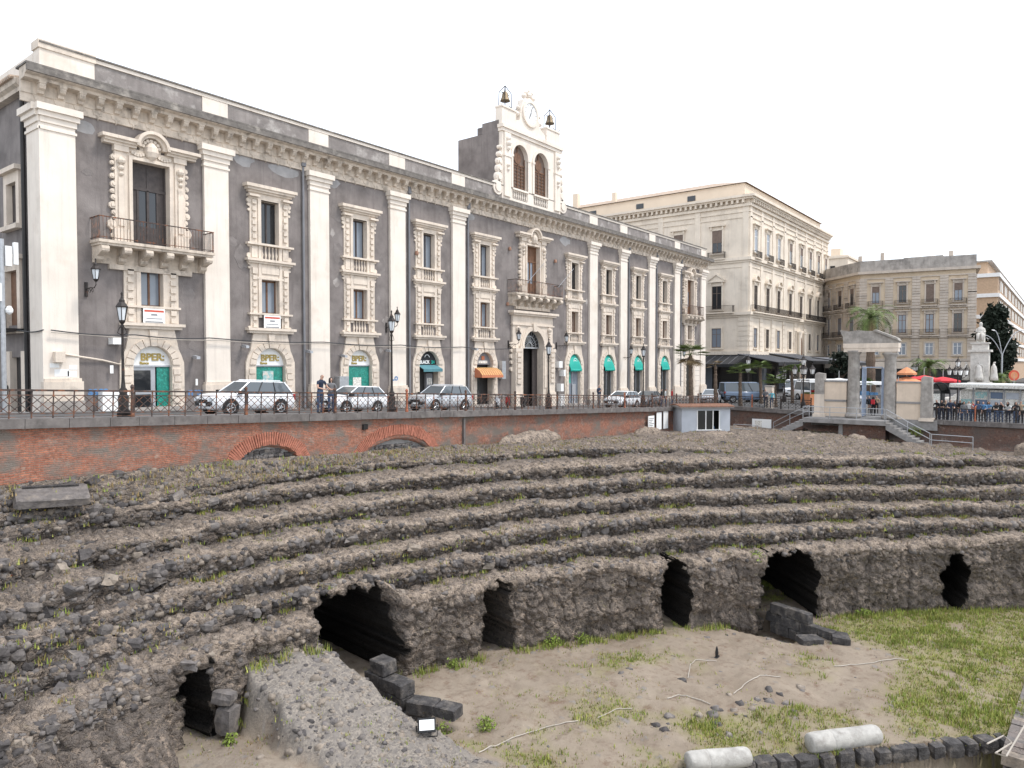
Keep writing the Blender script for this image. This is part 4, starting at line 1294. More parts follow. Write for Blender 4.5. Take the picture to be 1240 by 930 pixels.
for sg in (-1, 1):
    mb.box(*sorted((sg * 1.5, sg * 2.1)), YF - .36, YF - .17, 1.30, 1.52)
    mb.box(*sorted((sg * 1.62, sg * 2.02)), YF - .26, YF - .17, -2.2, 1.3)
    mb.box(*sorted((sg * 2.05, sg * 2.95)), YF - .48, YF - .1, G(51.5, YF) + 1.1, 1.0); mb.box(*sorted((sg * 1.95, sg * 3.05)), YF - .56, YF - .1, G(51.5, YF), G(51.5, YF) + 1.3)
    mb.box(*sorted((sg * 2.0, sg * 3.0)), YF - .56, YF - .1, 1.0, 1.3)
    for i in range(6):
        z = -1.75 + .46 * i
        mb.box(*sorted((sg * 2.2, sg * 2.8)), YF - .60, YF - .46, z, z + .34)
    for z, r in ((3.0, .26), (2.7, .18), (2.45, .14), (2.2, .1)):
        mb.lathe(sg * 2.35, YF - .24, [(.02, z - r), (r * .8, z - r * .5), (r, z), (r * .8, z + r * .5), (.02, z + r)], 8)
    for z, r in ((1.6, .22), (1.1, .16), (.6, .2), (.1, .16), (-.5, .2)):
        mb.disc((sg * 3.1, z), r, YF - .2, YF, 9)
mb.build('portal_carving', 'limestone', pm)
fan = MB()
for i in range(13):
    a = PI * i / 12
    fan.box(-.02, .02, -.02, .02, 0, 0.001) if False else None
    fan.tube([(.42 * math.cos(a), YF + .30, 1.42 + .42 * math.sin(a)), (1.48 * math.cos(a), YF + .30, 1.42 + 1.48 * math.sin(a))], .02, 4)
for r in (.42, 1.0, 1.46): fan.arcband(0, 1.42, r - .025, r + .025, YF + .28, YF + .32, 0, PI, 20)
fan.box(-1.5, 1.5, YF + .26, YF + .34, 1.32, 1.44)
fan.build('fanlight_grille', 'steel', pm)
MB().disc((0, 1.44), 1.5, YF + .36, YF + .38, 20, 0, 0, PI).build('fanlight_pane', 'glass_dark', pm)
MB().box(-1.5, -.75, YF + .5, YF + .58, G(51.5, YF), 1.3).build('door_leaf', 'wood_dark', pm)
MB().box(.75, 1.5, YF + .5, YF + .58, G(51.5, YF), 1.3).build('door_leaf', 'wood_dark', pm)
MB().box(-1.6, 1.6, 40.5, 40.7, -4.5, 3).build('passage_end', 'interior', pm)
# flag staffs on the portal balcony
for dx, tilt in ((-.6, .75), (4.1, .75)):
    MB().tube([(0, YF - .9, 6.9), (1.5, YF - 1.6, 8.7)], .022, 6).build('flag_staff', 'steel', pal, (50.2 + dx, 0, 0))

# ---- belfry
bel = MB()
bel.box(46.9, 55.9, YF + .12, YF + 4.6, 13.5, 19.4)
bel.box(46.95, 55.8, YF + .12, YF + 1.9, 19.4, 20.3)
btw = bel.build('belfry_block', 'plaster', pal)
fr = MB()
def front_with_arches(m, s0, s1, z0, z1, arches, y0, y1, n=14):
    # piers and spandrels of a front pierced by round arches
    edges = [s0] + [v for a in arches for v in (a[0] - a[1], a[0] + a[1])] + [s1]
    for i in range(0, len(edges), 2):
        m.box(edges[i], edges[i + 1], y0, y1, z0, z1)
    for c_, hw, sp, bt in arches:
        if bt > z0: m.box(c_ - hw, c_ + hw, y0, y1, z0, bt)
        for i in range(n):
            a0, a1 = PI * i / n, PI * (i + 1) / n
            p0, p1 = (c_ + hw * math.cos(a0), sp + hw * math.sin(a0)), (c_ + hw * math.cos(a1), sp + hw * math.sin(a1))
            m.prism([p0, (p0[0], z1), (p1[0], z1), p1], y0, y1)
ARB = [(49.45, 1.05, 17.65, 14.0), (52.5, 1.05, 17.65, 14.0)]
front_with_arches(fr, 47.0, 55.6, 13.8, 19.35, ARB, YF - .25, YF + .121)
fr.box(46.8, 55.8, YF - .5, YF + .12, 19.62, 19.9); fr.box(46.9, 55.7, YF - .38, YF + .12, 19.35, 19.62)
for a in ARB:
    fr.arcband(a[0], a[2], 1.05, 1.3, YF - .34, YF - .2, 0, PI, 16)
    for sg in (-1, 1): fr.box(*sorted((a[0] + sg * 1.05, a[0] + sg * 1.3)), YF - .34, YF - .2, 14.9, 17.65); fr.box(*sorted((a[0] + sg * 1.0, a[0] + sg * 1.38)), YF - .38, YF - .2, 17.5, 17.68)
    fr.box(a[0] - 1.1, a[0] + 1.1, YF - .38, YF + .1, 14.74, 14.9)
for x in (47.6, 55.0):                                                # carved side pilasters and big scrolls
    fr.box(x - .42, x + .42, YF - .40, YF - .2, 14.0, 19.3); fr.box(x - .5, x + .5, YF - .46, YF - .2, 17.3, 17.5)
    for z, r in ((18.8, .26), (18.4, .3), (18.0, .22), (16.6, .2), (16.25, .16)): fr.lathe(x, YF - .42, [(.02, z - r), (r * .8, z - r * .5), (r, z), (r * .8, z + r * .5), (.02, z + r)], 8)
for sg, x in ((-1, 46.75), (1, 55.85)):
    for z, r, dx in ((14.6, .62, .25), (15.5, .42, .05), (16.2, .34, .0), (16.8, .3, -.02), (17.4, .22, -.05), (18.0, .16, -.1)):
        fr.disc((x + sg * dx, z), r, YF - .22, YF + .11, 14); fr.disc((x + sg * dx, z), r * .6, YF - .30, YF - .2, 12)
fr.box(47.0, 48.9, YF - .22, YF + .5, 19.9, 21.5); fr.box(53.4, 55.5, YF - .22, YF + .5, 19.9, 21.3)
fr.box(46.95, 48.95, YF - .3, YF + .5, 21.35, 21.5); fr.box(53.35, 55.55, YF - .3, YF + .5, 21.15, 21.3)
CKX, CKZ = 50.95, 21.75
fr.prism([(48.9, 19.9), (53.4, 19.9), (53.2, 20.5), (52.4, 20.9), (52.25, 21.9), (51.9, 22.8), (50.95, 23.15), (50.0, 22.8), (49.65, 21.9), (49.5, 20.9), (48.9, 20.7)], YF - .18, YF + .4)
fr.arcband(CKX, CKZ, .92, 1.14, YF - .34, YF - .1, 0, 2 * PI, 24)
for i, (x, z, r) in enumerate(((50.3, 23.2, .26), (50.6, 23.55, .24), (51.0, 23.4, .32), (51.35, 23.65, .22), (51.6, 23.25, .24), (50.95, 23.8, .16), (49.3, 21.4, .25), (52.6, 21.3, .25), (49.45, 22.0, .18), (52.5, 21.9, .18))):
    fr.lathe(x, YF, [(.02, z - r), (r * .8, z - r * .5), (r, z), (r * .7, z + r * .6), (.02, z + r)], 7)
fro = fr.build('belfry_front', 'limestone_white', pal)
clk = MB().disc((CKX, CKZ), .92, YF - .26, YF - .18, 28).build('clock_face', 'sign_white', fro)
for i in range(12):
    a = PI * i / 6
    MB().box(-.025, .025, YF - .275, YF - .262, .70, .84).build('hour_mark', 'print_grey', clk, (CKX, 0, CKZ), (0, a, 0))
MB().prism([(-.04, -.1), (.04, -.1), (.03, .72), (-.03, .72)], YF - .295, YF - .28).build('clock_hand', 'print_grey', clk, (CKX, 0, CKZ), (0, .35, 0))
MB().prism([(-.05, -.1), (.05, -.1), (.03, .5), (-.03, .5)], YF - .315, YF - .30).build('clock_hand', 'print_grey', clk, (CKX, 0, CKZ), (0, PI + .5, 0))
for a in ARB:
    lt = MB()
    lt.box(a[0] - 1.05, a[0] + 1.05, YF + .02, YF + .08, 17.0, 17.12); lt.box(a[0] - .05, a[0] + .05, YF + .02, YF + .08, 14.7, 18.6)
    for sg in (-1, 1): lt.box(a[0] + sg * 1.0 - .06, a[0] + sg * 1.0 + .06, YF + .02, YF + .08, 14.7, 17.7); lt.box(a[0] + sg * .5 - .03, a[0] + sg * .5 + .03, YF + .02, YF + .08, 14.7, 17.0)
    for q in range(8): lt.box(a[0] - 1, a[0] + 1, YF + .03, YF + .07, 14.85 + .28 * q, 14.91 + .28 * q)
    lt.disc((a[0], 17.65), .5, YF + .03, YF + .07, 12)
    lt.build('lattice_window', 'wood_brown', fro)
    MB().box(a[0] - 1.05, a[0] + 1.05, YF + .10, YF + .115, 14.0, 18.7).build('lattice_backing', 'shutter_brown', fro)
    m = MB(); baluster_row(m, a[0] - 1.0, a[0] + 1.0, 14.02, 14.74, 7, YF - .24); m.build('balustrade', 'limestone_white', fro, smooth=True)
for x, z in ((47.95, 21.5), (54.5, 21.3)):                            # bells in iron frames
    f = MB()
    for dx in (-.5, .5):
        for dy in (-.1, .5): f.tube([(x + dx, YF + dy, z), (x + dx * .9, YF + dy, z + 1.3), (x, YF + .2, z + 1.9)], .035, 5)
    f.tube([(x, YF + .2, z + 1.8), (x, YF + .2, z + 2.9)], .02, 5)
    f.tube([(x - .5, YF + .2, z + 1.25), (x + .5, YF + .2, z + 1.25)], .04, 5)
    f.tube([(x + .5, YF + .2, z + .4), (x + 1.2, YF + .2, z + .15), (x + 1.7, YF + .2, z + .5)], .03, 5)
    fo = f.build('bell_frame', 'iron_black', pal)
    MB().lathe(x, YF + .2, [(.44, z + .62), (.40, z + .70), (.30, z + .95), (.25, z + 1.25), (.14, z + 1.4), (.03, z + 1.45)], 14).build('bell', 'bronze', fo, smooth=True)
MB().box(49.0, 54.0, YF + 2.0, YF + 4.2, 20.3, 20.9).build('roof_box', 'plaster', pal)

# ---- side elevation, pipes
m = MB()
for (n0, n1, z0, z1) in ((40.9, 42.2, 7.0, 8.9), (41.0, 42.6, 1.9, 4.6)):
    m.box(S0 - .12, S0 + .3, n0 - .4, n0, z0 - .3, z1 + .5); m.box(S0 - .12, S0 + .3, n1, n1 + .4, z0 - .3, z1 + .5)
    m.box(S0 - .12, S0 + .3, n0, n1, z1, z1 + .5); m.box(S0 - .35, S0 + .3, n0 - .6, n1 + .6, z1 + .5, z1 + .72); m.box(S0 - .3, S0 + .3, n0 - .5, n1 + .5, z0 - .42, z0 - .2)
m.box(S0 - .10, S0 + .3, 40.2, 40.7, -4, .6); m.box(S0 - .1, S0 + .3, 42.2, 42.7, -4, .6)
sv = m.build('side_surrounds', 'limestone', pal)
MB().box(S0 + .15, S0 + .22, 40.9, 42.2, 7.0, 8.9).build('casement', 'wood_dark', sv)
MB().box(S0 + .15, S0 + .22, 41.0, 42.6, 1.9, 4.6).build('shutter', 'wood_brown', sv)
MB().box(S0 + .2, S0 + .25, 40.7, 42.2, -4, .3).build('door_leaf', 'shop_dark', sv)
m = MB()
for i in range(14): m.box(S0 - .72, S0 - .70, 40.6 + .17 * i, 40.62 + .17 * i, 1.7, 2.7)
m.box(S0 - .73, S0 - .69, 40.6, 43, 2.68, 2.72); m.box(S0 - .75, S0, 40.5, 43, 1.55, 1.7)
m.build('balcony_railing', 'iron_black', sv)
for sx_, zz in ((27.42, 12.3), (36.45, 12.3), (42.85, 12.3), (68.95, 12.3), (75.5, 12.3), (82.05, 12.3)):
    m = MB().tube([(sx_, YF - .12, G(sx_, YF) + .2), (sx_, YF - .12, zz)], .075, 8)
    m.box(sx_ - .14, sx_ + .14, YF - .26, YF - .02, zz - .1, zz + .35)
    m.build('drain_pipe', 'print_grey', pal)
MB().tube([(S0 - .15, 39.75, -3), (S0 - .15, 39.75, 13.0)], .10, 8).build('drain_pipe', 'shop_dark', pal)
MB().tube([(S0 - .12, 39.95, -3), (S0 - .12, 39.95, 12.0)], .05, 6).build('drain_pipe', 'print_grey', pal)
# cables along the front, clamps, boxes, cameras
def cable(pts, r=.022, mat='cable', name='cable'):
    full = []
    for a, b in zip(pts[:-1], pts[1:]):
        a, b = Vector(a), Vector(b)
        for i in range(6):
            t_ = i / 6
            p = a.lerp(b, t_); p.z -= .10 * math.sin(PI * t_); full.append(p)
    full.append(Vector(pts[-1]))
    return MB().tube(full, r, 5).build(name, mat, pal)
yc = YF - .42
cable([(13.2, yc, 1.55), (17.0, yc, 1.45), (21.0, yc, 1.40), (28.6, yc - .05, 1.35), (35.3, yc, 1.3), (41.7, yc, 1.28), (48, yc, 1.25)], .03)
cable([(13.2, yc, 1.45), (21.6, yc, 1.28), (28.6, yc, 1.26), (41.7, yc, 1.2)], .02, 'cable_white')
cable([(12.7, 60, 1.8), (12.7, 50, 1.7), (12.75, 40, 1.6), (12.9, 37.6, 1.55)], .03)
cable([(55.2, yc + .3, .9), (56.3, yc + .3, .2), (55.5, yc + .3, -.7)], .02, 'cable_white')
for (a, z) in ((20.25, .35), (23.2, 1.0), (27.6, .75), (34.2, .9), (43.4, 1.15), (30.3, .5)):
    m = MB().box(a - .05, a + .05, YF - .2, YF, z - .03, z + .05).prism([(YF - .2, z - .08), (YF - .2, z + .1), (YF - .62, z + .02), (YF - .62, z - .12)], a - .1, a + .1, 'x')
    m.build('floodlight', 'aluminium', pal)
for (a, z0, w_, h_, mt) in ((16.15, .95, .5, .32, 'sign_white'), (30.2, -2.35, .75, 1.5, 'steel'), (46.9, -1.3, .5, 1.5, 'steel'), (55.35, -.4, .55, .6, 'sign_white'), (55.6, -2.6, .45, .7, 'sign_white'), (55.7, -4.0, .5, 1.1, 'sign_white'),
                            (13.55, 0.05, .42, .5, 'limestone'), (16.0, -2.4, 1.25, 1.0, 'sign_white'), (56.0, -1.2, .32, .6, 'sign_white')):
    MB().box(a - w_ / 2, a + w_ / 2, YF - .52, YF - .0, z0, z0 + h_).build('wall_box', mt, pal)
for (a, z0, w_, h_) in ((13.7, -.62, .62, .34), (14.15, -.66, .4, .3), (13.75, -1.15, .3, .22), (14.2, -.3, .35, .22), (13.4, -.2, .4, .2), (15.95, -.5, .16, .4), (20.35, -1.2, .12, .35)):
    MB().box(a - w_ / 2, a + w_ / 2, YF - .212, YF - .201, z0, z0 + h_).build('paper_notice', 'sign_white', pal)
MB().tube([(16.6, YF - .1, G(16.6, YF)), (16.6, YF - .1, -.1), (15.6, YF - .1, .15), (13.4, YF - .28, .5)], .05, 6).build('conduit', 'limestone', pal)
MB().tube([(17.0 - .1, YF - .1, G(17, YF)), (16.9, YF - .1, .0)], .06, 6).build('conduit', 'limestone', pal)
text('Sve', 13.85, YF - .206, -2.05, .62, 'graffiti', pal, .002, name='graffiti')
text('sasa', 15.4, YF - .008, -1.55, .6, 'graffiti', pal, .002, name='graffiti')
text('nex', 20.4, YF - .008, -1.75, .6, 'graffiti', pal, .002, name='graffiti')
text('Lo', 34.9, YF - .206, -1.2, .6, 'graffiti', pal, .002, name='graffiti')
for (a, z) in ((37.2, 7.9), (48.2, 9.6), (55.0, 9.3), (47.9, 4.9)):
    MB().lathe(a, YF - .12, [(.12, z), (.14, z + .1), (.10, z + .28), (.02, z + .3)], 8).build('alarm_siren', 'terracotta', pal)

# ================================================================ the other buildings
def win_unit(w, h, style, jamb=.22):
    """surround mesh around an opening w x h, sill at z=0, front of the wall at y=0 (outside is -y)"""
    m = MB()
    hw = w / 2
    for sg in (-1, 1):
        m.box(*sorted((sg * hw, sg * (hw + jamb))), -.16, .02, -.1, h + jamb)
    m.box(-hw, hw, -.16, .02, h, h + jamb)
    m.box(-hw - jamb - .1, hw + jamb + .1, -.28, .02, -.28, -.1)
    if style in ('hood', 'ped', 'seg'):
        m.box(-hw - jamb, hw + jamb, -.14, .02, h + jamb, h + jamb + .35)
        for sg in (-1, 1): m.box(sg * (hw + jamb - .1) - .12, sg * (hw + jamb - .1) + .12, -.34, .02, h + jamb - .1, h + jamb + .35)
        m.box(-hw - jamb - .3, hw + jamb + .3, -.5, .02, h + jamb + .35, h + jamb + .52)
    zt_ = h + jamb + .52
    if style == 'ped':
        m.prism([(-hw - jamb - .3, zt_), (hw + jamb + .3, zt_), (0, zt_ + .95)], -.30, .02)
        m.prism([(-hw - jamb - .35, zt_ + .02), (-hw - jamb - .35, zt_ + .14), (0, zt_ + 1.12), (hw + jamb + .35, zt_ + .14), (hw + jamb + .35, zt_ + .02), (0, zt_ + .92)], -.5, .02)
    if style == 'seg':
        m.arcband(0, zt_ - .35, 1.0, 1.2, -.5, .02, .35, PI - .35, 8); m.disc((0, zt_ + .2), .3, -.3, .02, 10)
    return m
def pane_unit(w, h, kind):
    """returns list of (name, mesh): frame and panes, or a shutter"""
    hw = w / 2
    f = MB()
    for x in (-hw + .04, 0, hw - .04): f.box(x - .045, x + .045, -.05, .01, 0, h)
    f.box(-hw, hw, -.05, .01, 0, .08); f.box(-hw, hw, -.05, .01, h - .08, h); f.box(-hw, hw, -.045, .01, h * .68, h * .68 + .06)
    g = MB().box(-hw, 0, -.02, .005, 0, h); g2 = MB().box(0, hw, -.02, .005, 0, h)
    return f, g, g2
WU = {}
def put_window(parent, x, z, w, h, style, fr, rz, org, stone, pane, frame='white_paint', blind=0.0, name='window'):
    key = (w, h, style, stone)
    if key not in WU: WU[key] = win_unit(w, h, style).mesh('window', stone)
    kp = (w, h, frame)
    if kp not in WU:
        a, b, c = pane_unit(w, h, frame)
        WU[kp] = (a.mesh('window_frame', frame), b.mesh('pane', 'glass_dark'), c.mesh('pane', 'glass_dark'))
    X = Vector((org[0], org[1], 0)) + Vector((math.cos(rz), math.sin(rz), 0)) * x
    o = put(name, WU[key], parent, (X.x, X.y, z), (0, 0, rz))
    put('window_frame', WU[kp][0], o)
    put('pane', WU[kp][1], o, mats=[pane]); put('pane', WU[kp][2], o, mats=[pane])
    if blind:
        kb = (w, h, blind)
        if kb not in WU: WU[kb] = MB().box(-w / 2, w / 2, -.09, -.055, h * (1 - blind), h).mesh('blind', 'shutter_brown')
        put('blind', WU[kb], o)
    return o
def fbox(m, rz, org, x0, x1, y0, y1, z0, z1, mi=0):
    """box in facade coordinates"""
    c, s_ = math.cos(rz), math.sin(rz)
    T = lambda x, y, z: (org[0] + x * c - y * s_, org[1] + x * s_ + y * c, z)
    m.add([T(x0, y0, z0), T(x1, y0, z0), T(x1, y1, z0), T(x0, y1, z0), T(x0, y0, z1), T(x1, y0, z1), T(x1, y1, z1), T(x0, y1, z1)],
          [(0, 3, 2, 1), (4, 5, 6, 7), (0, 1, 5, 4), (1, 2, 6, 5), (2, 3, 7, 6), (3, 0, 4, 7)], mi)
def rail_unit(L, h=1.0, d=.8, step=.16):
    m = MB()
    x = -L / 2
    while x <= L / 2 + .001:
        m.box(x - .015, x + .015, -d - .015, -d + .015, .0, h); x += step
    for sg in (-1, 1):
        y = -d
        while y < 0:
            m.box(sg * L / 2 - .015, sg * L / 2 + .015, y - .015, y + .015, 0, h); y += step
        m.box(sg * L / 2 - .025, sg * L / 2 + .025, -d, 0, h - .04, h)
    m.box(-L / 2, L / 2, -d - .025, -d + .025, h - .04, h)
    return m
def balcony_unit(parent, x, z, L, rz, org, stone, d=.8, metal='iron_black'):
    kb = ('bal', L, d, stone)
    if kb not in WU:
        m = MB().box(-L / 2 - .1, L / 2 + .1, -d - .08, 0, -.16, 0)
        k = max(2, int(L / 1.2))
        for i in range(k + 1):
            xx = -L / 2 + .15 + (L - .3) * i / k
            m.prism([(-d * .8, -.16), (0, -.16), (0, -.6), (-d * .25, -.5)], xx - .1, xx + .1, 'x')
        WU[kb] = (m.mesh('balcony', stone), rail_unit(L, 1.0, d).mesh('balcony_railing', metal))
    X = Vector((org[0], org[1], 0)) + Vector((math.cos(rz), math.sin(rz), 0)) * x
    b = put('balcony', WU[kb][0], parent, (X.x, X.y, z), (0, 0, rz))
    put('balcony_railing', WU[kb][1], b)
    return b

# ---- cream corner building after the palace
ts = thing('corner_building', 'cream stone corner building with pedimented windows and peach attic behind the palace', 'building', (105.5, 38, -4.6))
TS, TN, TE, TB = 105.5, 38.0, 148.5, 72.0
MB().box(TS, TE, TN, TB, -6, 24.2).build('wall', 'toscano_stone', ts)
fo = [(0.0, (TS, TN), TE - TS), (-PI / 2, (TS, TB), TB - TN)]
m = MB()
for rz, org, L in fo:
    for z0, z1, d in ((15.3, 15.75, .45), (7.2, 7.65, .5), (1.3, 1.8, .4), (15.0, 15.3, .2), (6.9, 7.2, .22), (14.3, 14.45, .1), (21.6, 21.75, .12), (22.4, 22.6, .15)):
        fbox(m, rz, org, -d if rz == 0 else 0, L + (d if rz == 0 else 0) * 0 + .0, -d + .003 * (rz != 0), 0, z0, z1)
m.build('string_course', 'toscano_stone', ts)
m = MB()
for rz, org, L in fo:
    fbox(m, rz, org, -.9 if rz == 0 else 0, L, -1.0 + .004 * (rz != 0), 0, 24.45, 24.8); fbox(m, rz, org, -.6 if rz == 0 else 0, L, -.7 + .004 * (rz != 0), 0, 24.2, 24.45); fbox(m, rz, org, -.3 if rz == 0 else 0, L, -.32 + .004 * (rz != 0), 0, 23.2, 23.6)
co_ = m.build('cornice', 'toscano_stone', ts)
dent = MB().box(-.16, .16, -.62, -.02, 23.7, 24.2).mesh('bracket', 'toscano_stone')
for rz, org, L in fo:
    x = .4
    while x < L:
        X = Vector((org[0], org[1], 0)) + Vector((math.cos(rz), math.sin(rz), 0)) * x
        put('bracket', dent, co_, (X.x, X.y, 0), (0, 0, rz)); x += .82
att = MB().box(TS + 1.2, TE - 1.2, TN + 1.2, TB, 24.8, 27.0).build('attic', 'toscano_upper', ts)
for n_ in (47, 56, 65, 71.2):
    MB().box(TS + 1.1, TS + 1.19, n_, n_ + 1.3, 25.4, 26.2).build('attic_window', 'glass_dark', att)
m = MB()
m.add([(TS + .8, TN + .8, 27.0), (TE - .8, TN + .8, 27.0), (TE - .8, TB + 14, 27.0), (TS + .8, TB + 14, 27.0), (TS + 9, TN + 9, 29.6), (TE - 9, TN + 9, 29.6), (TE - 9, TB + 8, 29.6), (TS + 9, TB + 8, 29.6)],
      [(0, 1, 5, 4), (1, 2, 6, 5), (2, 3, 7, 6), (3, 0, 4, 7), (4, 5, 6, 7)])
m.build('roof', 'roof_tile', ts)
MB().box(TS + 3, TE - 2, TB, TB + 16, -6, 26.9).build('rear_wing', 'toscano_upper', ts)
MB().box(TS + 3, TS + 3.9, 70, 71, 27, 30.2).build('chimney', 'toscano_upper', ts)
MB().box(TS + 3, TS + 3.6, 62.3, 63, 27, 29.3).build('chimney', 'toscano_upper', ts)
fw = [2.6, 8.0, 13.3, 19.4, 25.4, 30.9, 36.2, 41.2]
lw = [TB - 42.9, TB - 49.2, TB - 55.4, TB - 61.7, TB - 67.6]
for (rz, org, L), xs in zip(fo, (fw, lw)):
    for i, x in enumerate(xs):
        put_window(ts, x, 16.7, 1.55, 3.4, 'hood', 0, rz, org, 'toscano_stone', 'glass_pale' if (rz == 0 and i < 3) else 'glass_dark', 'white_paint' if rz == 0 else 'shutter_brown', (.55 if rz else (0 if i < 3 else .35)))
        balcony_unit(ts, x, 15.78, 2.6, rz, org, 'toscano_stone', .6, 'iron_black')
        put_window(ts, x, 8.2, 1.55, 3.5, 'ped' if rz else 'seg', 0, rz, org, 'toscano_stone', 'glass_dark', 'shutter_brown', 0)
        put_window(ts, x, 2.4, 1.5, 2.9, 'plain', 0, rz, org, 'toscano_stone', 'glass_dark' if i % 2 else 'glass_pale', 'shutter_brown', 0)
balcony_unit(ts, 12.0, 7.68, 23.0, 0, (TS, TN), 'toscano_stone', .8)
balcony_unit(ts, 33.0, 7.68, 14.0, 0, (TS, TN), 'toscano_stone', .8)
balcony_unit(ts, TB - 42.9, 7.68, 5.5, -PI / 2, (TS, TB), 'toscano_stone', .8)
q = MB()
for rz, org, L in fo:                                                # flat pilaster strips between the windows
    xs = [x for x in ([.55] + [a + (b - a) / 2 for a, b in zip((fw if rz == 0 else sorted(lw))[:-1], (fw if rz == 0 else sorted(lw))[1:])] + [L - .55])]
    for x in xs:
        for h_, z0_, z1_ in ((.5, 7.66, 14.95), (.45, 15.76, 23.2)):
            q = MB(); fbox(q, rz, org, x - h_, x + h_, -.12, 0, z0_, z1_); q.build('pilaster_strip', 'toscano_stone', ts)
ash = MB().box(-.75, .75, -.14, 0, -.34, .34).mesh('rusticated_block', 'toscano_stone')
for rz, org, L in fo:
    for x in (.8, 5.3, 10.6, 16.3, 22.4, 28, 33.5, 38.7, 42.2) if rz == 0 else (L - .8, L - 8, L - 14.2, L - 20.5):
        for r in range(7):
            X = Vector((org[0], org[1], 0)) + Vector((math.cos(rz), math.sin(rz), 0)) * x
            put('rusticated_block', ash, ts, (X.x, X.y, 2.2 + .74 * r), (0, 0, rz))
pt = MB().box(-1.9, 1.9, -.5, 0, -4.6, 5.6).build('portal', 'toscano_stone', ts, (TS + 24, TN, 0))
MB().box(-1.0, 1.0, -.52, -.502, -4.6, 3.6).disc((0, 3.6), 1.0, -.52, -.502, 14, 0, 0, PI).build('door_leaf', 'wood_brown', pt)
for sg in (-1, 1): MB().lathe(sg * 1.5, -.75, [(.36, -4.6), (.36, -4.2), (.3, -4.1), (.27, 5.0), (.36, 5.1), (.36, 5.4)], 12).build('column', 'toscano_stone', pt)
MB().box(TS - .02, TE, TN - .06, TN - .02, -5, .9).build('shop_front', 'shop_dark', ts)
MB().box(TS - .06, TS - .02, TN - .03, TB, -5, .9).build('shop_front', 'shop_dark', ts)
for i, x in enumerate((88.5 + 18.5, 111, 115, 119.5, 124)):
    MB().box(x, x + 2.4, TN - .10, TN - .07, -4.2, -.6).build('shop_window', 'glass_pale' if i % 2 else 'glass_shop', ts)
for i, n_ in enumerate((39.5, 43.5, 47.5)):
    MB().box(TS - .10, TS - .07, n_, n_ + 2.6, -4.2, -.4).build('shop_window', 'glass_pale' if i % 2 else 'glass_shop', ts)
for (x, y, z, t_) in ((110, 1, 0, 0),):
    MB().box(TS - .15, TS - .1, 44.6, 47.0, -.3, .4).build('sign_panel', 'sign_white', ts)

def canopy(label, s0, s1, n0, n1, zf, zb, along):
    t_ = thing('canopy', label, 'canopy', ((s0 + s1) / 2, (n0 + n1) / 2, -4.6), 'black cafe canopies at the foot of the cream building')
    m = MB()
    if along == 's':
        m.prism([(n0, zf), (n0, zf - .12), (n1, zb - .12), (n1, zb)], s0, s1, 'x')
        m.box(s0, s1, n0 - .02, n0 + .02, zf - .45, zf - .02)
    else:
        m.prism([(s0, zf), (s0, zf - .12), (s1, zb - .12), (s1, zb)], n0, n1, 'y')
        m.box(s0 - .02, s0 + .02, n0, n1, zf - .45, zf - .02)
    m.build('cover', 'fabric_black', t_)
    r = MB()
    L = (s1 - s0) if along == 's' else (n1 - n0)
    k = max(2, int(L / 1.1))
    for i in range(k + 1):
        f = i / k
        if along == 's':
            x = s0 + (s1 - s0) * f
            r.tube([(x, n0, zf + .02), (x, n1, zb + .02)], .03, 4)
        else:
            y = n0 + (n1 - n0) * f
            r.tube([(s0, y, zf + .02), (s1, y, zb + .02)], .03, 4)
    r.build('rafters', 'print_grey', t_)
    for i in range(3):
        f = i / 2
        x, y = (s0 + .2 + (s1 - s0 - .4) * f, n0 + .15) if along == 's' else (s0 + .15, n0 + .2 + (n1 - n0 - .4) * f)
        MB().tube([(x, y, -4.8), (x, y, zf - .1)], .06, 6).build('post', 'iron_black', t_)
    return t_
canopy('black slatted canopy against the side of the cream building', 101.0, 105.35, 37.0, 52.0, -.1, 1.25, 'n')
canopy('black slatted canopy in front of the shops, nearest the palace', 100.6, 113.0, 32.0, 37.8, .15, 1.35, 's')
canopy('black slatted canopy in front of the arched doorway', 113.6, 127.0, 31.0, 37.8, .35, 1.6, 's')
canopy('black slatted canopy ending beside the ruined gateway', 110.0, 121.0, 24.5, 30.2, .1, .9, 's')

# ---- beige building closing the square
gb = thing('corner_building', 'weathered beige four storey building with brown shutters and grey parapet behind the monument', 'building', (139, 20, -4.6))
Pb, Qb, Wb = Vector((139.71, 12.84, 0)), Vector((137.31, 29.73, 0)), Vector((145.17, 37.52, 0))
E1 = Pb + Vector((16, 2.3, 0)); E2 = Wb + Vector((16, 4, 0))
def poly_prism(name, pts, z0, z1, mat, parent):
    return MB().prism([(p.x, p.y) for p in pts], z0, z1, 'z').build(name, mat, parent)
poly_prism('wall', [Pb, Qb, Wb, E2, E1], -6, 15.9, 'ochre_wall', gb)
def grow(pts, d):
    c = sum(pts, Vector()) / len(pts)
    return [p + (p - c).normalized() * d for p in pts]
poly_prism('cornice', grow([Pb, Qb, Wb, E2, E1], .8), 15.5, 15.95, 'beige_stone', gb)
poly_prism('parapet', grow([Pb, Qb, Wb, E2, E1], .1), 15.95, 17.85, 'grey_stone', gb)
fa = [(math.atan2((Pb - Qb).y, (Pb - Qb).x), Qb, (Pb - Qb).length, [2.45, 6.55, 10.6, 14.65]), (math.atan2((Qb - Wb).y, (Qb - Wb).x), Wb, (Qb - Wb).length, [1.1, 5.0, 8.8])]
blk = MB().box(-.62, .62, -.16, 0, -.22, .22).mesh('rusticated_block', 'beige_stone')
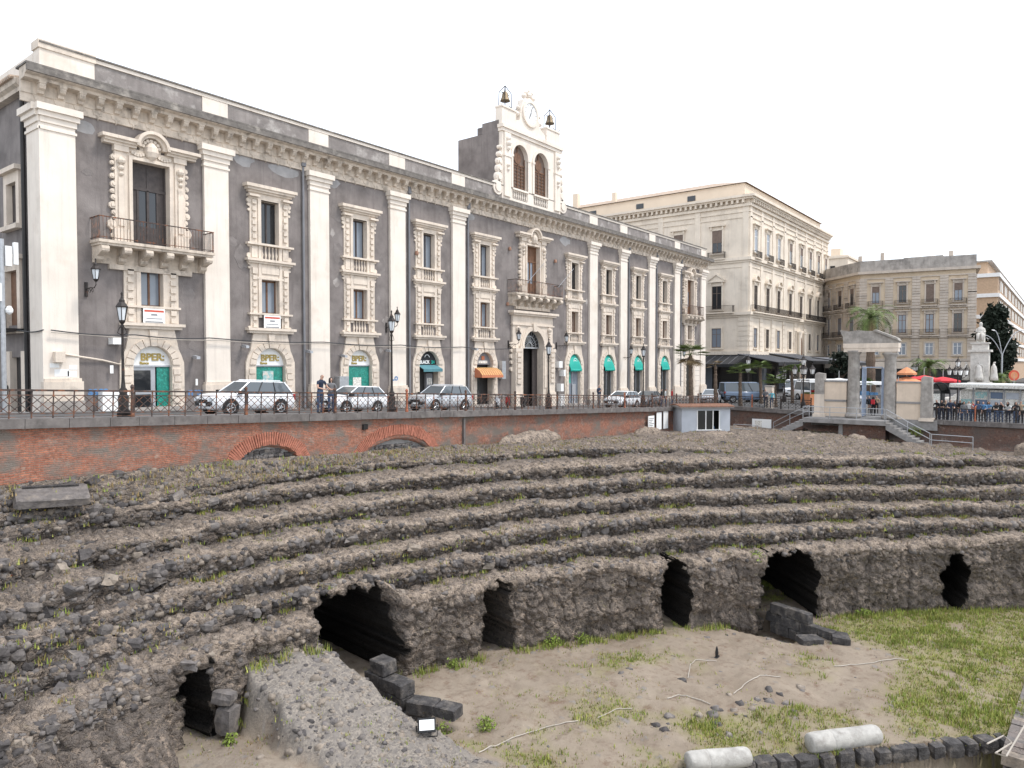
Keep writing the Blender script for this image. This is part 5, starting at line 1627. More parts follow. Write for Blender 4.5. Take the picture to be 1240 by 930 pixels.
for rz, org, L, xs in fa:
    for z0, z1, e in ((9.3, 9.75, .35), (4.3, 4.7, .4), (.4, .8, .3), (14.6, 14.8, .2)):
        d = MB(); fbox(d, rz, org, 0, L, -e, .0, z0, z1); d.build('string_course', 'beige_stone', gb)
    piers = [.45] + [(a + b) / 2 for a, b in zip(xs[:-1], xs[1:])] + [L - .45]
    for x in piers:
        for r in range(22):
            X = org + Vector((math.cos(rz), math.sin(rz), 0)) * x
            z = .6 + .51 * r + (.9 * (r > 17)) * 0
            if z < 15.2: put('rusticated_block', blk, gb, (X.x, X.y, z + .3), (0, 0, rz))
        for r in range(6):
            X = org + Vector((math.cos(rz), math.sin(rz), 0)) * x
            put('rusticated_block', blk, gb, (X.x, X.y, 11.9 + .51 * r), (0, 0, rz))
    for i, x in enumerate(xs):
        main = L > 12
        put_window(gb, x, 10.4, 1.15, 2.9, 'hood', 0, rz, org, 'beige_stone', 'glass_pale' if i in (0, 3) else 'glass_dark', 'shutter_brown', (.35, .0, 1.0, .4)[i] if main else .3)
        balcony_unit(gb, x, 9.78, 2.3, rz, org, 'beige_stone', .7)
        put_window(gb, x, 5.2, 1.2, 3.1, 'hood', 0, rz, org, 'beige_stone', 'glass_pale' if i < 3 else 'glass_dark', 'wood_brown' if i < 3 else 'shutter_brown', 0)
        balcony_unit(gb, x, 4.75, 2.9, rz, org, 'beige_stone', .75)
        put_window(gb, x, 1.45, 1.2, 2.0, 'plain', 0, rz, org, 'beige_stone', 'glass_pale', 'white_paint', 0)
    g = MB(); fbox(g, rz, org, .2, L - .2, -.05, -.01, -5, .35); g.build('shop_front', 'shop_dark', gb)
    g = MB(); fbox(g, rz, org, .1, L - .1, -.25, -.06, -.9, .3); g.build('shop_fascia', 'limestone', gb)
ob = thing('house', 'small cream rooftop storey with roof terrace rising between the two corner buildings', 'house', (165, 46, -4.6))
c0 = at(1012, 165)
MB().box(c0.x - 5, c0.x + 5, c0.y - 3.4, c0.y + 3.6, -5, 24).box(c0.x - 5.3, c0.x + 5.3, c0.y - 3.7, c0.y + 3.9, 23.3, 23.7).build('wall', 'toscano_stone', ob)
MB().box(c0.x - 1.6, c0.x + 1.6, c0.y - 1, c0.y + 1, 24, 26).build('roof_hut', 'toscano_upper', ob)
MB().box(c0.x - 5.1, c0.x - 5.02, c0.y - .8, c0.y + .2, 20.2, 21.7).build('window', 'glass_dark', ob)
# roof clutter of the beige building
m = MB()
m.box(143, 146, 18, 24, 17.8, 18.6)
cl = m.build('roof_parapet', 'grey_stone', gb)
for (a, b, h) in ((144, 31, 1.5), (145, 27.5, 1.9), (143, 16.5, 1.0)):
    MB().box(a, a + .6, b, b + .6, 17.5, 18.2 + h).build('chimney', 'beige_stone', gb)

# ---- modern block at the right edge
mbk = thing('apartment_block', 'modern brick faced block with white floor bands at the far end of the square', 'building', (172, 12, -4.6))
cx0, cy0 = 172.0, 12.1
MB().box(cx0, cx0 + 150, cy0, cy0 + 16, -6, 17.6).build('wall', 'modern_brick', mbk)
MB().box(cx0 + 3, cx0 + 148, cy0 + 2, cy0 + 14, 18.2, 20.6).build('attic', 'modern_brick', mbk)
MB().box(cx0 + 2.4, cx0 + 148, cy0 + 1.2, cy0 + 14.6, 20.6, 20.9).build('roof', 'grey_stone', mbk)
for z in (.6, 4.6, 9.0, 13.2, 17.2):
    MB().box(cx0 - .35, cx0 + 150, cy0 - .35, cy0 + 16, z, z + .75).build('floor_band', 'white_paint', mbk)
for z in (1.9, 6.2, 10.6, 14.7):
    for i in range(34):
        MB().box(cx0 + 2 + 4 * i, cx0 + 3.5 + 4 * i, cy0 - .06, cy0 - .01, z, z + 2.2).build('window', 'glass_dark' if i % 3 else 'shutter_brown', mbk)
    MB().box(cx0 - .06, cx0 - .01, cy0 + 4.0, cy0 + 9, z, z + 2.2).build('window', 'glass_pale', mbk)
# far street fronts that close the view on the right and between the blocks
def back_house(label, s0, s1, n0, n1, z1, mat, rows, cols):
    h = thing('house', label, 'house', (s0, n0, -4.6))
    MB().box(s0, s1, n0, n1, -6, z1).build('wall', mat, h)
    MB().box(s0 - .4, s1, n0 - .4, n1 + .4, z1, z1 + .4).build('cornice', 'grey_stone', h)
    for r in range(rows):
        for c_ in range(cols):
            y = n0 + (n1 - n0) * (c_ + .5) / cols
            MB().box(s0 - .05, s0, y - .6, y + .6, -3.5 + 4 * r, -1.2 + 4 * r).build('window', 'glass_dark', h)
back_house('plain ochre house at the end of the street beside the brick faced block', 200, 214, -30, 5, 12, 'ochre_wall', 3, 7)
back_house('plain cream house far along the street past the canopies', 200, 214, 50, 74, 15, 'toscano_upper', 4, 5)

# ================================================================ things in the street and the square
# ---- people: one continuous skinned body for each pose
def limb_skeleton(pose):
    """joint -> (position, radius, tag); facing -y, feet at z=0"""
    lx, ly = pose.get('step', 0.0), 0
    lean = pose.get('lean', 0.0)
    J = {}
    J['pelvis'] = ((0, 0, .96), .135, 'legs')
    J['belly'] = ((0, -lean * .25, 1.10), .135, 'top')
    J['chest'] = ((0, -lean * .6, 1.30), .155, 'top')
    J['neckb'] = ((0, -lean * .9, 1.46), .075, 'top')
    J['neck'] = ((0, -lean * 1.0 - .01, 1.52), .055, 'skin')
    J['head'] = ((0, -lean * 1.1 - .03, 1.61), .088, 'head')
    J['crown'] = ((0, -lean * 1.15 - .015, 1.70), .080, 'head')
    J['nose'] = ((0, -lean * 1.1 - .128, 1.605), .015, 'head')
    E = [('pelvis', 'belly'), ('belly', 'chest'), ('chest', 'neckb'), ('neckb', 'neck'), ('neck', 'head'), ('head', 'crown'), ('head', 'nose')]
    for s_, sg in (('l', -1), ('r', 1)):
        arm = pose.get('arm_' + s_, 'down')
        sh = Vector((sg * .19, -lean * .75, 1.40))
        if arm == 'down': el, wr = sh + Vector((sg * .06, .03, -.29)), sh + Vector((sg * .06, -.03, -.53))
        elif arm == 'rail': el, wr = sh + Vector((sg * .10, -.08, -.27)), sh + Vector((sg * .0, -.33, -.33))
        elif arm == 'cross': el, wr = sh + Vector((sg * .08, -.02, -.28)), sh + Vector((-sg * .16, -.20, -.26))
        elif arm == 'phone': el, wr = sh + Vector((sg * .08, -.02, -.28)), sh + Vector((-sg * .05, -.26, -.12))
        elif arm == 'up': el, wr = sh + Vector((sg * .12, -.1, -.2)), sh + Vector((-sg * .02, -.18, .04))
        d = (wr - el).normalized()
        J['sh' + s_] = (tuple(sh), .068, 'top'); J['el' + s_] = (tuple(el), .046, 'sleeve'); J['wr' + s_] = (tuple(wr), .030, 'skin')
        hd = wr + d * .07
        J['hd' + s_] = (tuple(hd), .034, 'skin')
        E += [('chest', 'sh' + s_), ('sh' + s_, 'el' + s_), ('el' + s_, 'wr' + s_), ('wr' + s_, 'hd' + s_)]
        side = d.cross(Vector((0, 1, 0.3))).normalized()
        for i, (off, ln) in enumerate(((-.030, .070), (-.010, .085), (.010, .08), (.030, .062))):
            nm = 'f%s%d' % (s_, i)
            J[nm] = (tuple(hd + side * off + d * ln + Vector((0, 0, -.012))), .0095, 'skin'); E.append(('hd' + s_, nm))
        J['th' + s_] = (tuple(hd + side * .045 + d * .02 + Vector((-sg * .02, -.02, 0))), .011, 'skin'); E.append(('hd' + s_, 'th' + s_))
        st = lx * (1 if s_ == 'l' else -1)
        hp = Vector((sg * .095, 0, .90)); kn = Vector((sg * .10, -.02 - st * .20 - (.05 if st else 0), .50)); an = Vector((sg * .105, -st * .30 + .02, .085 + (.05 if st < 0 else 0)))
        J['hp' + s_] = (tuple(hp), .098, 'legs'); J['kn' + s_] = (tuple(kn), .066, 'legs'); J['an' + s_] = (tuple(an), .046, 'legs')
        J['heel' + s_] = (tuple(an + Vector((0, .035, -.045))), .040, 'shoe'); J['toe' + s_] = (tuple(an + Vector((sg * .03, -.17, -.052))), .034, 'shoe')
        E += [('pelvis', 'hp' + s_), ('hp' + s_, 'kn' + s_), ('kn' + s_, 'an' + s_), ('an' + s_, 'heel' + s_), ('heel' + s_, 'toe' + s_)]
    return J, E
POSES = {'stand': {}, 'rail': {'arm_l': 'rail', 'arm_r': 'rail', 'lean': .10}, 'phone': {'arm_l': 'phone', 'arm_r': 'down'}, 'cross': {'arm_l': 'cross', 'arm_r': 'cross'},
         'walk': {'step': .8, 'arm_l': 'down', 'arm_r': 'phone'}, 'up': {'arm_l': 'up', 'arm_r': 'up'}}
M('skin_a', (.50, .31, .23), var=.06, rough=.6, bd=0); M('skin_b', (.36, .21, .15), var=.06, rough=.6, bd=0)
M('hair_dark', (.025, .02, .018), var=.3, rough=.6, bd=0); M('hair_brown', (.09, .05, .03), var=.3, rough=.6, bd=0); M('hair_grey', (.45, .44, .42), var=.2, rough=.7, bd=0)
for nm, c in dict(cloth_black=(.018, .018, .02), cloth_navy=(.025, .035, .06), cloth_jeans=(.055, .085, .15), cloth_blue=(.10, .22, .38), cloth_white=(.62, .62, .60), cloth_red=(.42, .03, .03), cloth_grey=(.16, .16, .165),
                  cloth_tan=(.34, .25, .17), cloth_green=(.06, .12, .07), cloth_cyan=(.12, .35, .42), shoe_dark=(.02, .018, .016), face_dark=(.03, .015, .012)).items():
    M(nm, c, var=.15, scale=7, rough=.85, bsc=40, bd=.004)
SLOTS = ['skin_a', 'cloth_black', 'cloth_jeans', 'shoe_dark', 'hair_dark', 'cloth_black']
POSE_ME = {}
tmp = []
for pn, pose in POSES.items():
    J, E_ = limb_skeleton(pose)
    names = list(J)
    me = bpy.data.meshes.new('pose_' + pn)
    me.from_pydata([J[k][0] for k in names], [(names.index(a), names.index(b)) for a, b in E_], [])
    o = bpy.data.objects.new('pose_' + pn, me); COL.objects.link(o)
    sk = o.modifiers.new('skin', 'SKIN'); sk.use_smooth_shade = True; sk.branch_smoothing = .3
    sv_ = me.skin_vertices[0].data
    for i, k in enumerate(names):
        r = J[k][1]
        sv_[i].radius = (r, r * (.72 if k in ('belly', 'chest', 'pelvis') else 1.0)) if k not in ('head', 'crown') else (r, r * 1.12)
        sv_[i].use_root = (k == 'pelvis')
    su = o.modifiers.new('sub', 'SUBSURF'); su.levels = 1; su.render_levels = 1
    tmp.append((pn, o, J, E_))
dg = bpy.context.evaluated_depsgraph_get()
for pn, o, J, E_ in tmp:
    me = bpy.data.meshes.new_from_object(o.evaluated_get(dg))
    me.name = 'person_' + pn
    me.materials.clear()
    for m_ in SLOTS: me.materials.append(MATS[m_])
    segs = [(Vector(J[a][0]), Vector(J[b][0]), J[a][2], J[b][2]) for a, b in E_]
    hc = Vector(J['head'][0])
    mi = []
    for p in me.polygons:
        c = p.center
        best, tg = 9, 'top'
        for a, b, ta, tb in segs:
            ab = b - a
            f = max(0, min(1, (c - a).dot(ab) / max(ab.length_squared, 1e-9)))
            dd = (c - a - ab * f).length
            if dd < best: best, tg = dd, (ta if f < .5 else tb)
        if tg == 'head':
            tg = 'hair' if (c.z > hc.z + .055 or (c.y > hc.y + .025 and c.z > hc.z - .06)) else 'skin'
        mi.append({'skin': 0, 'top': 1, 'legs': 2, 'shoe': 3, 'hair': 4, 'sleeve': 5}[tg])
    me.polygons.foreach_set('material_index', mi)
    me.polygons.foreach_set('use_smooth', [True] * len(me.polygons))
    POSE_ME[pn] = (me, hc)
    bpy.data.objects.remove(o)
hair_l = MB().lathe(0, 0, [(.05, -.30), (.105, -.24), (.115, -.08), (.112, .04), (.08, .10), (.02, .125)], 10).mesh('long_hair', 'hair_dark', True)
face_me = MB().box(-.038, -.020, -.088, -.078, .012, .022).box(.020, .038, -.088, -.078, .012, .022).box(-.022, .022, -.086, -.076, -.052, -.044).mesh('face_features', 'face_dark')
def person(label, loc, rz, pose='stand', h=1.72, top='cloth_black', legs='cloth_jeans', skin='skin_a', hair='hair_dark', sleeve=None, longhair=False, group=None, bag=None):
    t_ = thing('person', label, 'person', loc, group, rz, world=False)
    me, hc = POSE_ME[pose]
    k = h / 1.78
    put('body', me, t_, (0, 0, 0), (0, 0, 0), k, [skin, top, legs, 'shoe_dark', hair, sleeve or top])
    put('face_features', face_me, t_, Vector(hc) * k, (0, 0, 0), k)
    if longhair: put('long_hair', hair_l, t_, (Vector(hc) + Vector((0, .032, -.01))) * k, (0, 0, 0), (k, .62 * k, k), [hair])
    if bag: MB().box(-.14, .14, .11, .24, 1.02, 1.40).build('backpack', bag, t_)
    return t_
def face_to(loc, tgt):
    d = Vector(tgt) - Vector(loc)
    return math.atan2(d.y, d.x) + PI / 2

# ---- railings round the pit
def lattice(L, h=.92):
    """one bay of the iron fence, x from 0 to L"""
    m = MB()
    m.box(0, L, -.035, .035, h - .06, h); m.box(0, L, -.018, .018, h - .20, h - .17); m.box(0, L, -.015, .015, .14, .165); m.box(0, L, -.015, .015, .04, .06)
    k = max(2, round(L / .58))
    w_ = L / k
    for i in range(k + 1):
        m.box(i * w_ - .017, i * w_ + .017, -.017, .017, 0.0, h - .05)
    for i in range(k):
        x0 = i * w_
        za, zb = .165, h - .20
        for (a, b) in (((0, za), (1, zb)), ((0, zb), (1, za)), ((0, (za + zb) / 2), (.5, zb)), ((.5, zb), (1, (za + zb) / 2)), ((0, (za + zb) / 2), (.5, za)), ((.5, za), (1, (za + zb) / 2))):
            m.tube([(x0 + a[0] * w_, 0, a[1]), (x0 + b[0] * w_, 0, b[1])], .0125, 4, cap=False)
    return m
def fence(label, a, b, bay, mat_p='iron_rust', skip=None, mat_l='iron_rust'):
    a, b = Vector(a), Vector(b)
    L = (b - a).length
    k = max(1, round(L / bay)); w_ = L / k
    rz = math.atan2(b.y - a.y, b.x - a.x)
    t_ = thing('railing', label, 'railing', (a.x, a.y, G(a.x, a.y)))
    lm = lattice(w_ - .10).mesh('lattice_panel', mat_l)
    pm_ = MB().lathe(0, 0, [(.075, 0), (.075, .10), (.05, .14), (.05, .80), (.065, .84), (.05, .90), (.055, .99), (.075, 1.04), (.05, 1.10), (.02, 1.13)], 8).mesh('post', mat_p)
    for i in range(k + 1):
        p = a.lerp(b, i / k)
        z0 = G(p.x, p.y) + .10
        put('post', pm_, t_, (p.x, p.y, z0), mats=['rust_red' if (i * 7 + 3) % 5 == 0 else mat_p])
        if i < k:
            q = a.lerp(b, (i + 1) / k)
            z1 = G(q.x, q.y) + .10
            put('lattice_panel', lm, t_, (p.x + .05 * math.cos(rz), p.y + .05 * math.sin(rz), z0), (0, -math.atan2(z1 - z0, w_), rz))
    return t_
fence('rusty iron lattice railing along the street above the red brick wall', (-1.5, 25.72), (63.6, 25.72), 4.35)
fence('dark iron lattice railing between the small kiosk and the beige gateway wall', (64.0, 25.2), (64.0, 17.6), 2.6, 'iron_black', mat_l='iron_black')
fence('black iron lattice railing that the waiting crowd leans on', (64.0, 8.3), (64.0, -12), 2.6, 'iron_black', mat_l='iron_black')

# ---- lanterns
def lantern(m_i, m_g, z, r=.22):
    """six-sided lantern; adds iron to m_i and glass to m_g"""
    m_i.lathe(0, 0, [(.05, z - .10), (.10, z - .04), (r * .62, z), (r * .62, z + .03)], 6)
    m_g.lathe(0, 0, [(r * .55, z + .03), (r * .93, z + .48)], 6)
    for i in range(6):
        a = PI * i / 3
        m_i.tube([(r * .57 * math.cos(a), r * .57 * math.sin(a), z + .03), (r * .96 * math.cos(a), r * .96 * math.sin(a), z + .48)], .014, 4)
    m_i.lathe(0, 0, [(r * 1.12, z + .47), (r * 1.15, z + .51), (r * .75, z + .62), (r * .55, z + .66), (r * .55, z + .72), (r * .25, z + .80), (.03, z + .86), (.03, z + .92), (.045, z + .96), (.01, z + 1.02)], 6)
LAMP = {}
def lamp_post(label, loc, h=3.4, glass='lamp_glass', k=1.0):
    t_ = thing('street_lamp', label, 'street lamp', loc, 'cast iron lantern posts along the railing', 0, world=False)
    if h not in LAMP:
        p = MB().lathe(0, 0, [(.22, 0), (.22, .18), (.17, .26), (.18, .70), (.12, .80), (.15, .92), (.08, 1.02), (.055, 1.3), (.042, h * .75), (.04, h - .25), (.07, h - .2), (.04, h - .12), (.04, h - .08)], 10)
        for sg in (-1, 1): p.tube([(0, 0, h - .5), (sg * .16, 0, h - .42), (sg * .10, 0, h - .25), (0, 0, h - .15)], .015, 4)
        li, lg = MB(), MB(); lantern(li, lg, h, .185)
        LAMP[h] = (p.mesh('post', 'iron_black', True), li.mesh('lantern_frame', 'iron_black'), lg.mesh('lantern_glass', glass))
    a, b, c = LAMP[h]
    put('post', a, t_); f = put('lantern_frame', b, t_); put('lantern_glass', c, f)
    return t_
lamp_post('iron lantern post at the railing before the bank door under the grand corner balcony', (11.45, 26.25, G(11.45, 26.2) + .1), 3.35)
lamp_post('iron lantern post at the railing between a white hatchback and the silver off-roader', (24.1, 26.3, G(24.1, 26.3) + .1), 3.95)
lamp_post('iron lantern post at the railing in front of the arched portal', (37.6, 26.4, G(37.6, 26.4) + .1), 3.5)
lamp_post('iron lantern post at the railing in front of the mint green hoods', (50.6, 26.5, G(50.6, 26.5) + .1), 4.0)
WL = {}
def wall_lamp(label, s, z, side=1):
    t_ = thing('wall_lantern', label, 'wall lantern', (s, YF - .2, z), 'bracket lanterns on the palace front', 0, world=False)
    if not WL:
        m = MB()
        m.tube([(0, .2, 0), (0, -.3, .05), (0, -.75, .02), (0, -.95, .15), (0, -.95, .3)], .025, 6)
        for q in range(2):
            pts = [(0, -.25 - .3 * q + .15 * math.cos(a) * (1 - .1 * i), .0 - .12 + .15 * math.sin(a) * (1 - .1 * i)) for i, a in enumerate(np.linspace(0, 5.5, 9))]
            m.tube(pts, .016, 4)
        m.box(-.06, .06, .12, .2, -.35, .35)
        li, lg = MB(), MB(); lantern(li, lg, .40, .2)
        WL['b'] = m.mesh('bracket', 'iron_black')
        for q in (li, lg): q.v = [(x, y - .95, zz) for x, y, zz in q.v]
        WL['f'] = li.mesh('lantern_frame', 'iron_black'); WL['g'] = lg.mesh('lantern_glass', 'lamp_glass')
    put('bracket', WL['b'], t_); f = put('lantern_frame', WL['f'], t_); put('lantern_glass', WL['g'], f)
wall_lamp('iron bracket lantern on the wall beside the corner pilaster and grand balcony', 14.9, 3.6)
wall_lamp('iron bracket lantern beside the pilaster between the bank and the dark shop', 34.3, 2.5)
wall_lamp('iron bracket lantern by the arched portal on the orange awning side', 48.1, 1.6)
wall_lamp('iron bracket lantern by the arched portal on the mint green hood side', 55.3, 1.6)
wall_lamp('iron bracket lantern between the second and third mint green hoods', 67.6, .6)
wall_lamp('iron bracket lantern beside the last mint green hood', 80.7, .5)

# ---- cars
def loft(stations):
    """stations: (x, [(y,z)...]) half sections, mirrored"""
    m = MB()
    k = len(stations[0][1])
    vs, fs = [], []
    for x, sec in stations:
        full = [(x, y, z) for y, z in sec] + [(x, -y, z) for y, z in reversed(sec)]
        vs += full
    n = 2 * k
    for i in range(len(stations) - 1):
        for j in range(n):
            fs.append((i * n + j, i * n + (j + 1) % n, (i + 1) * n + (j + 1) % n, (i + 1) * n + j))
    fs.append(tuple(range(n))); fs.append(tuple(range((len(stations) - 1) * n, len(stations) * n)))
    return m.add(vs, fs)
CARM = {}
def car_meshes(kind):
    if kind in CARM: return CARM[kind]
    if kind == 'suv':   L, W, H, belt, hood, a0, a1, a2, a3, wr = 4.30, .90, 1.60, 1.00, .96, -1.0, -.25, 1.62, 2.0, .35
    elif kind == 'hatch': L, W, H, belt, hood, a0, a1, a2, a3, wr = 3.85, .85, 1.46, .92, .90, -1.0, -.15, 1.3, 1.78, .31
    elif kind == 'van': L, W, H, belt, hood, a0, a1, a2, a3, wr = 4.9, .95, 2.1, 1.15, 1.1, -1.75, -1.1, 2.38, 2.42, .34
    else:               L, W, H, belt, hood, a0, a1, a2, a3, wr = 4.4, .88, 1.45, .93, .90, -.95, -.05, 1.05, 1.75, .31
    h = L / 2
    def sec(w_, zb, zt_, cr=.06): return [(w_ * .86, zb), (w_ * .97, zb + .10), (w_, zb + .28), (w_ * .99, zt_ - .22), (w_ * .94, zt_ - .05), (w_ * .82, zt_), (w_ * .4, zt_ + cr * .6), (0.001, zt_ + cr)]
    st = [(-h, sec(W * .80, .34, hood - .30)), (-h + .06, sec(W * .90, .26, hood - .14)), (-h + .25, sec(W * .96, .24, hood - .04)), (-h + .8, sec(W, .24, hood + .02)), (a0, sec(W, .24, belt)),
          (0.4, sec(W, .24, belt + .02, .02)), (a3 - .15, sec(W, .26, belt + .04, .02)), (h - .08, sec(W * .95, .30, belt + .0, .02)), (h, sec(W * .88, .38, belt - .14, .0))]
    body = loft(st)
    out = {'body': body.mesh('body', 'paint_silver', True)}
    # greenhouse
    wb, wt = W * .93, W * .70
    zb = belt - .01
    B_ = [(a0, wb, zb), (a3, wb, zb)]; T_ = [(a1, wt, H - .05), (a2, wt, H - .05)]
    g = MB()
    v = [(a0, -wb, zb), (a3, -wb, zb), (a3, wb, zb), (a0, wb, zb), (a1, -wt, H - .05), (a2, -wt, H - .05), (a2, wt, H - .05), (a1, wt, H - .05)]
    out['side'] = [MB().add([v[0], v[1], v[5], v[4]], [(0, 1, 2, 3)]).mesh('side_window', 'glass_car'), MB().add([v[2], v[3], v[7], v[6]], [(0, 1, 2, 3)]).mesh('side_window', 'glass_car')]
    out['wind'] = MB().add([v[3], v[0], v[4], v[7]], [(0, 1, 2, 3)]).mesh('windscreen', 'glass_car')
    out['rear'] = MB().add([v[1], v[2], v[6], v[5]], [(0, 1, 2, 3)]).mesh('rear_window', 'glass_car')
    r = MB()
    r.add([(a1 - .05, -wt - .02, H - .07), (a2 + .08, -wt - .02, H - .07), (a2 + .08, wt + .02, H - .07), (a1 - .05, wt + .02, H - .07), (a1 + .12, -wt * .82, H), (a2 - .1, -wt * .82, H - .01), (a2 - .1, wt * .82, H - .01), (a1 + .12, wt * .82, H)],
          [(0, 1, 5, 4), (1, 2, 6, 5), (2, 3, 7, 6), (3, 0, 4, 7), (4, 5, 6, 7), (0, 3, 2, 1)])
    PILS = []
    def pillar(p, q, w_=.032): r.tube([p, q], w_, 4)
    for sg in (-1, 1):
        pillar((a0, sg * wb, zb), (a1, sg * wt, H - .05)); pillar((a3, sg * wb, zb), (a2, sg * wt, H - .05), .05)
        for f in ((.36, .68) if kind != 'van' else (.3, .6)):
            PILS.append(MB().tube([(a0 + (a3 - a0) * f, sg * (wb + .005), zb), (a1 + (a2 - a1) * f, sg * (wt + .005), H - .05)], .03, 4))
        if kind == 'suv': r.tube([(a1 + .2, sg * wt * .95, H + .03), (a2 - .2, sg * wt * .95, H + .03)], .02, 4)
    out['roof'] = r.mesh('roof', 'paint_silver')
    tr = MB()
    for sg in (-1, 1):
        pass
    TRM = [('front_bumper_grille', MB().box(-h - .02, -h + .1, -W * .70, W * .70, .40, .55)), ('radiator_grille', MB().box(-h - .01, -h + .1, -W * .42, W * .42, hood - .40, hood - .26)), ('rear_bumper', MB().box(h - .05, h + .02, -W * .7, W * .7, .40, .58))]
    wx = (-h + .85, h - .85)
    for x in wx:
        for sg in (-1, 1):
            TRM.append(('wheel_arch', MB().disc((x, wr + .02), wr + .055, *sorted((sg * W * .93, sg * (W + .006))), 18)))
    for m_ in PILS: TRM.append(('window_pillar', m_))
    for sg in (-1, 1): TRM.append(('wing_mirror', MB().box(a0 + .05, a0 + .3, *sorted((sg * W * .98, sg * (W + .16))), belt + .0, belt + .14)))
    out['trim'] = [(nm_, m_.mesh(nm_, 'plastic_black')) for nm_, m_ in TRM]
    out['head'] = [MB().box(-h + .0, -h + .2, *sorted((sg * W * .52, sg * W * .88)), hood - .34, hood - .18).mesh('headlight', 'lamp_glass') for sg in (-1, 1)]
    out['tail'] = [MB().box(h - .12, h + .0, *sorted((sg * W * .62, sg * W * .93)), belt - .28, belt + .0).mesh('tail_light', 'lamp_red') for sg in (-1, 1)]
    out['plate'] = MB().box(-h - .035, -h - .02, -.26, .26, .42, .53).mesh('number_plate', 'sign_white')
    tyre = MB(); prof = [(wr * .6, -.10), (wr * .95, -.11), (wr, -.07), (wr, .07), (wr * .95, .11), (wr * .6, .10)]
    vs, fs = [], []
    n = 18
    for rr, yy in prof:
        for i in range(n):
            a = 2 * PI * i / n; vs.append((rr * math.cos(a), yy, rr * math.sin(a)))
    for j in range(len(prof) - 1):
        for i in range(n): fs.append((j * n + i, j * n + (i + 1) % n, (j + 1) * n + (i + 1) % n, (j + 1) * n + i))
    tyre.add(vs, fs)
    rim = MB()
    rim.arcband(0, 0, wr * .54, wr * .64, -.115, .115, 0, 2 * PI, 16); rim.disc((0, 0), wr * .16, -.12, .12, 10)
    for i in range(5):
        a = 2 * PI * i / 5
        rim.tube([(wr * .1 * math.cos(a), -.10, wr * .1 * math.sin(a)), (wr * .6 * math.cos(a), -.10, wr * .6 * math.sin(a))], .035, 4)
        rim.tube([(wr * .1 * math.cos(a), .10, wr * .1 * math.sin(a)), (wr * .6 * math.cos(a), .10, wr * .6 * math.sin(a))], .035, 4)
    out['tyre'] = tyre.mesh('tyre', 'rubber', True); out['rim'] = rim.mesh('rim', 'alloy')
    out['wx'] = wx; out['wr'] = wr; out['W'] = W
    CARM[kind] = out
    return out
def car(label, kind, s, n, rz, paint, group=None, cat='car'):
    c = car_meshes(kind)
    t_ = thing('parked_car', label, cat, (s, n, G(s, n) + .0), group, rz, world=False)
    t_.rotation_euler = (0, (math.atan(.04) if s < 55 else 0) * math.cos(rz), rz)
    put('body', c['body'], t_, mats=[paint]); r = put('roof', c['roof'], t_, mats=[paint])
    put('windscreen', c['wind'], t_); put('rear_window', c['rear'], t_); [put(nm_, m_, t_) for nm_, m_ in c['trim']]; put('number_plate', c['plate'], t_)
    for k in (0, 1):
        put('side_window', c['side'][k], t_); put('headlight', c['head'][k], t_); put('tail_light', c['tail'][k], t_)
    for x in c['wx']:
        for sg in (-1, 1):
            w_ = put('wheel', c['tyre'], t_, (x, sg * (c['W'] - .10), c['wr']))
            put('rim', c['rim'], w_)
    return t_
GC = 'cars parked along the railing'
car('white estate car parked at the railing beside the two leaning people', 'suv', 19.1, 31.0, 0, 'paint_white_car', GC)
car('white hatchback parked between the leaning people and a lantern post', 'hatch', 25.5, 31.0, 0, 'paint_white_car', GC)
car('silver off-roader parked in front of the teal awning', 'suv', 32.4, 31.0, 0, 'paint_silver', GC)
car('white hatchback parked beside the man standing at the railing', 'hatch', 54.6, 30.6, 0, 'paint_white_car', GC)
car('dark grey saloon parked before the last pilasters of the palace', 'sedan', 61.5, 31.8, .1, 'paint_grey', GC)
car('silver saloon standing behind the short palm', 'sedan', 70.5, 29.2, .3, 'paint_silver')
car('dark blue van standing behind the fan palms', 'van', 74.0, 27.0, 2.3, 'paint_blue', None, 'van')
car('white van at the foot of the black canopies', 'van', 92.0, 27.5, .2, 'paint_white_car', None, 'van')
car('white delivery van beyond the lantern cluster', 'van', 84.0, 22.8, .9, 'paint_white_car', None, 'van')
car('silver estate passing behind the beige gateway wall', 'suv', 80.0, 19.0, 1.2, 'paint_silver')
car('white saloon far along the square beside the monument', 'sedan', 108.0, 3.0, 1.5, 'paint_white_car')
car('dark saloon beside the monument steps', 'sedan', 100.0, 1.5, 1.3, 'paint_grey')

# ---- scooters outside the last shops
def scooter(label, s, n, rz, paint):
    t_ = thing('scooter', label, 'scooter', (s, n, G(s, n)), 'scooters parked before the palace', rz, world=False)
    for x in (-.6, .62):
        vs = MB().arcband(x, .27, .15, .27, -.06, .06, 0, 2 * PI, 14); w_ = vs.build('wheel', 'rubber', t_)
        MB().disc((x, .27), .15, -.05, .05, 10).build('rim', 'alloy', w_)
    MB().prism([(-.55, .35), (-.35, .25), (.2, .25), (.35, .45), (.85, .55), (.85, .72), (.1, .78), (-.05, .38), (-.3, .38), (-.5, .95), (-.6, .95)], -.16, .16).build('body', paint, t_)
    MB().prism([(.0, .78), (.85, .74), (.9, .85), (.4, .86), (.05, .84)], -.15, .15).build('seat', 'plastic_black', t_)
    MB().tube([(-.58, 0, .3), (-.42, 0, 1.05)], .03, 6).tube([(-.38, -.32, 1.08), (-.45, 0, 1.02), (-.38, .32, 1.08)], .02, 6).build('handlebar', 'plastic_black', t_)
scooter('white scooter parked beside the orange awning', 43.2, 35.2, .6, 'paint_white_car')
scooter('red scooter parked beside the orange awning', 44.6, 35.3, .7, 'lamp_red')
scooter('black scooter parked before the arched portal', 46.4, 35.1, .5, 'plastic_black')
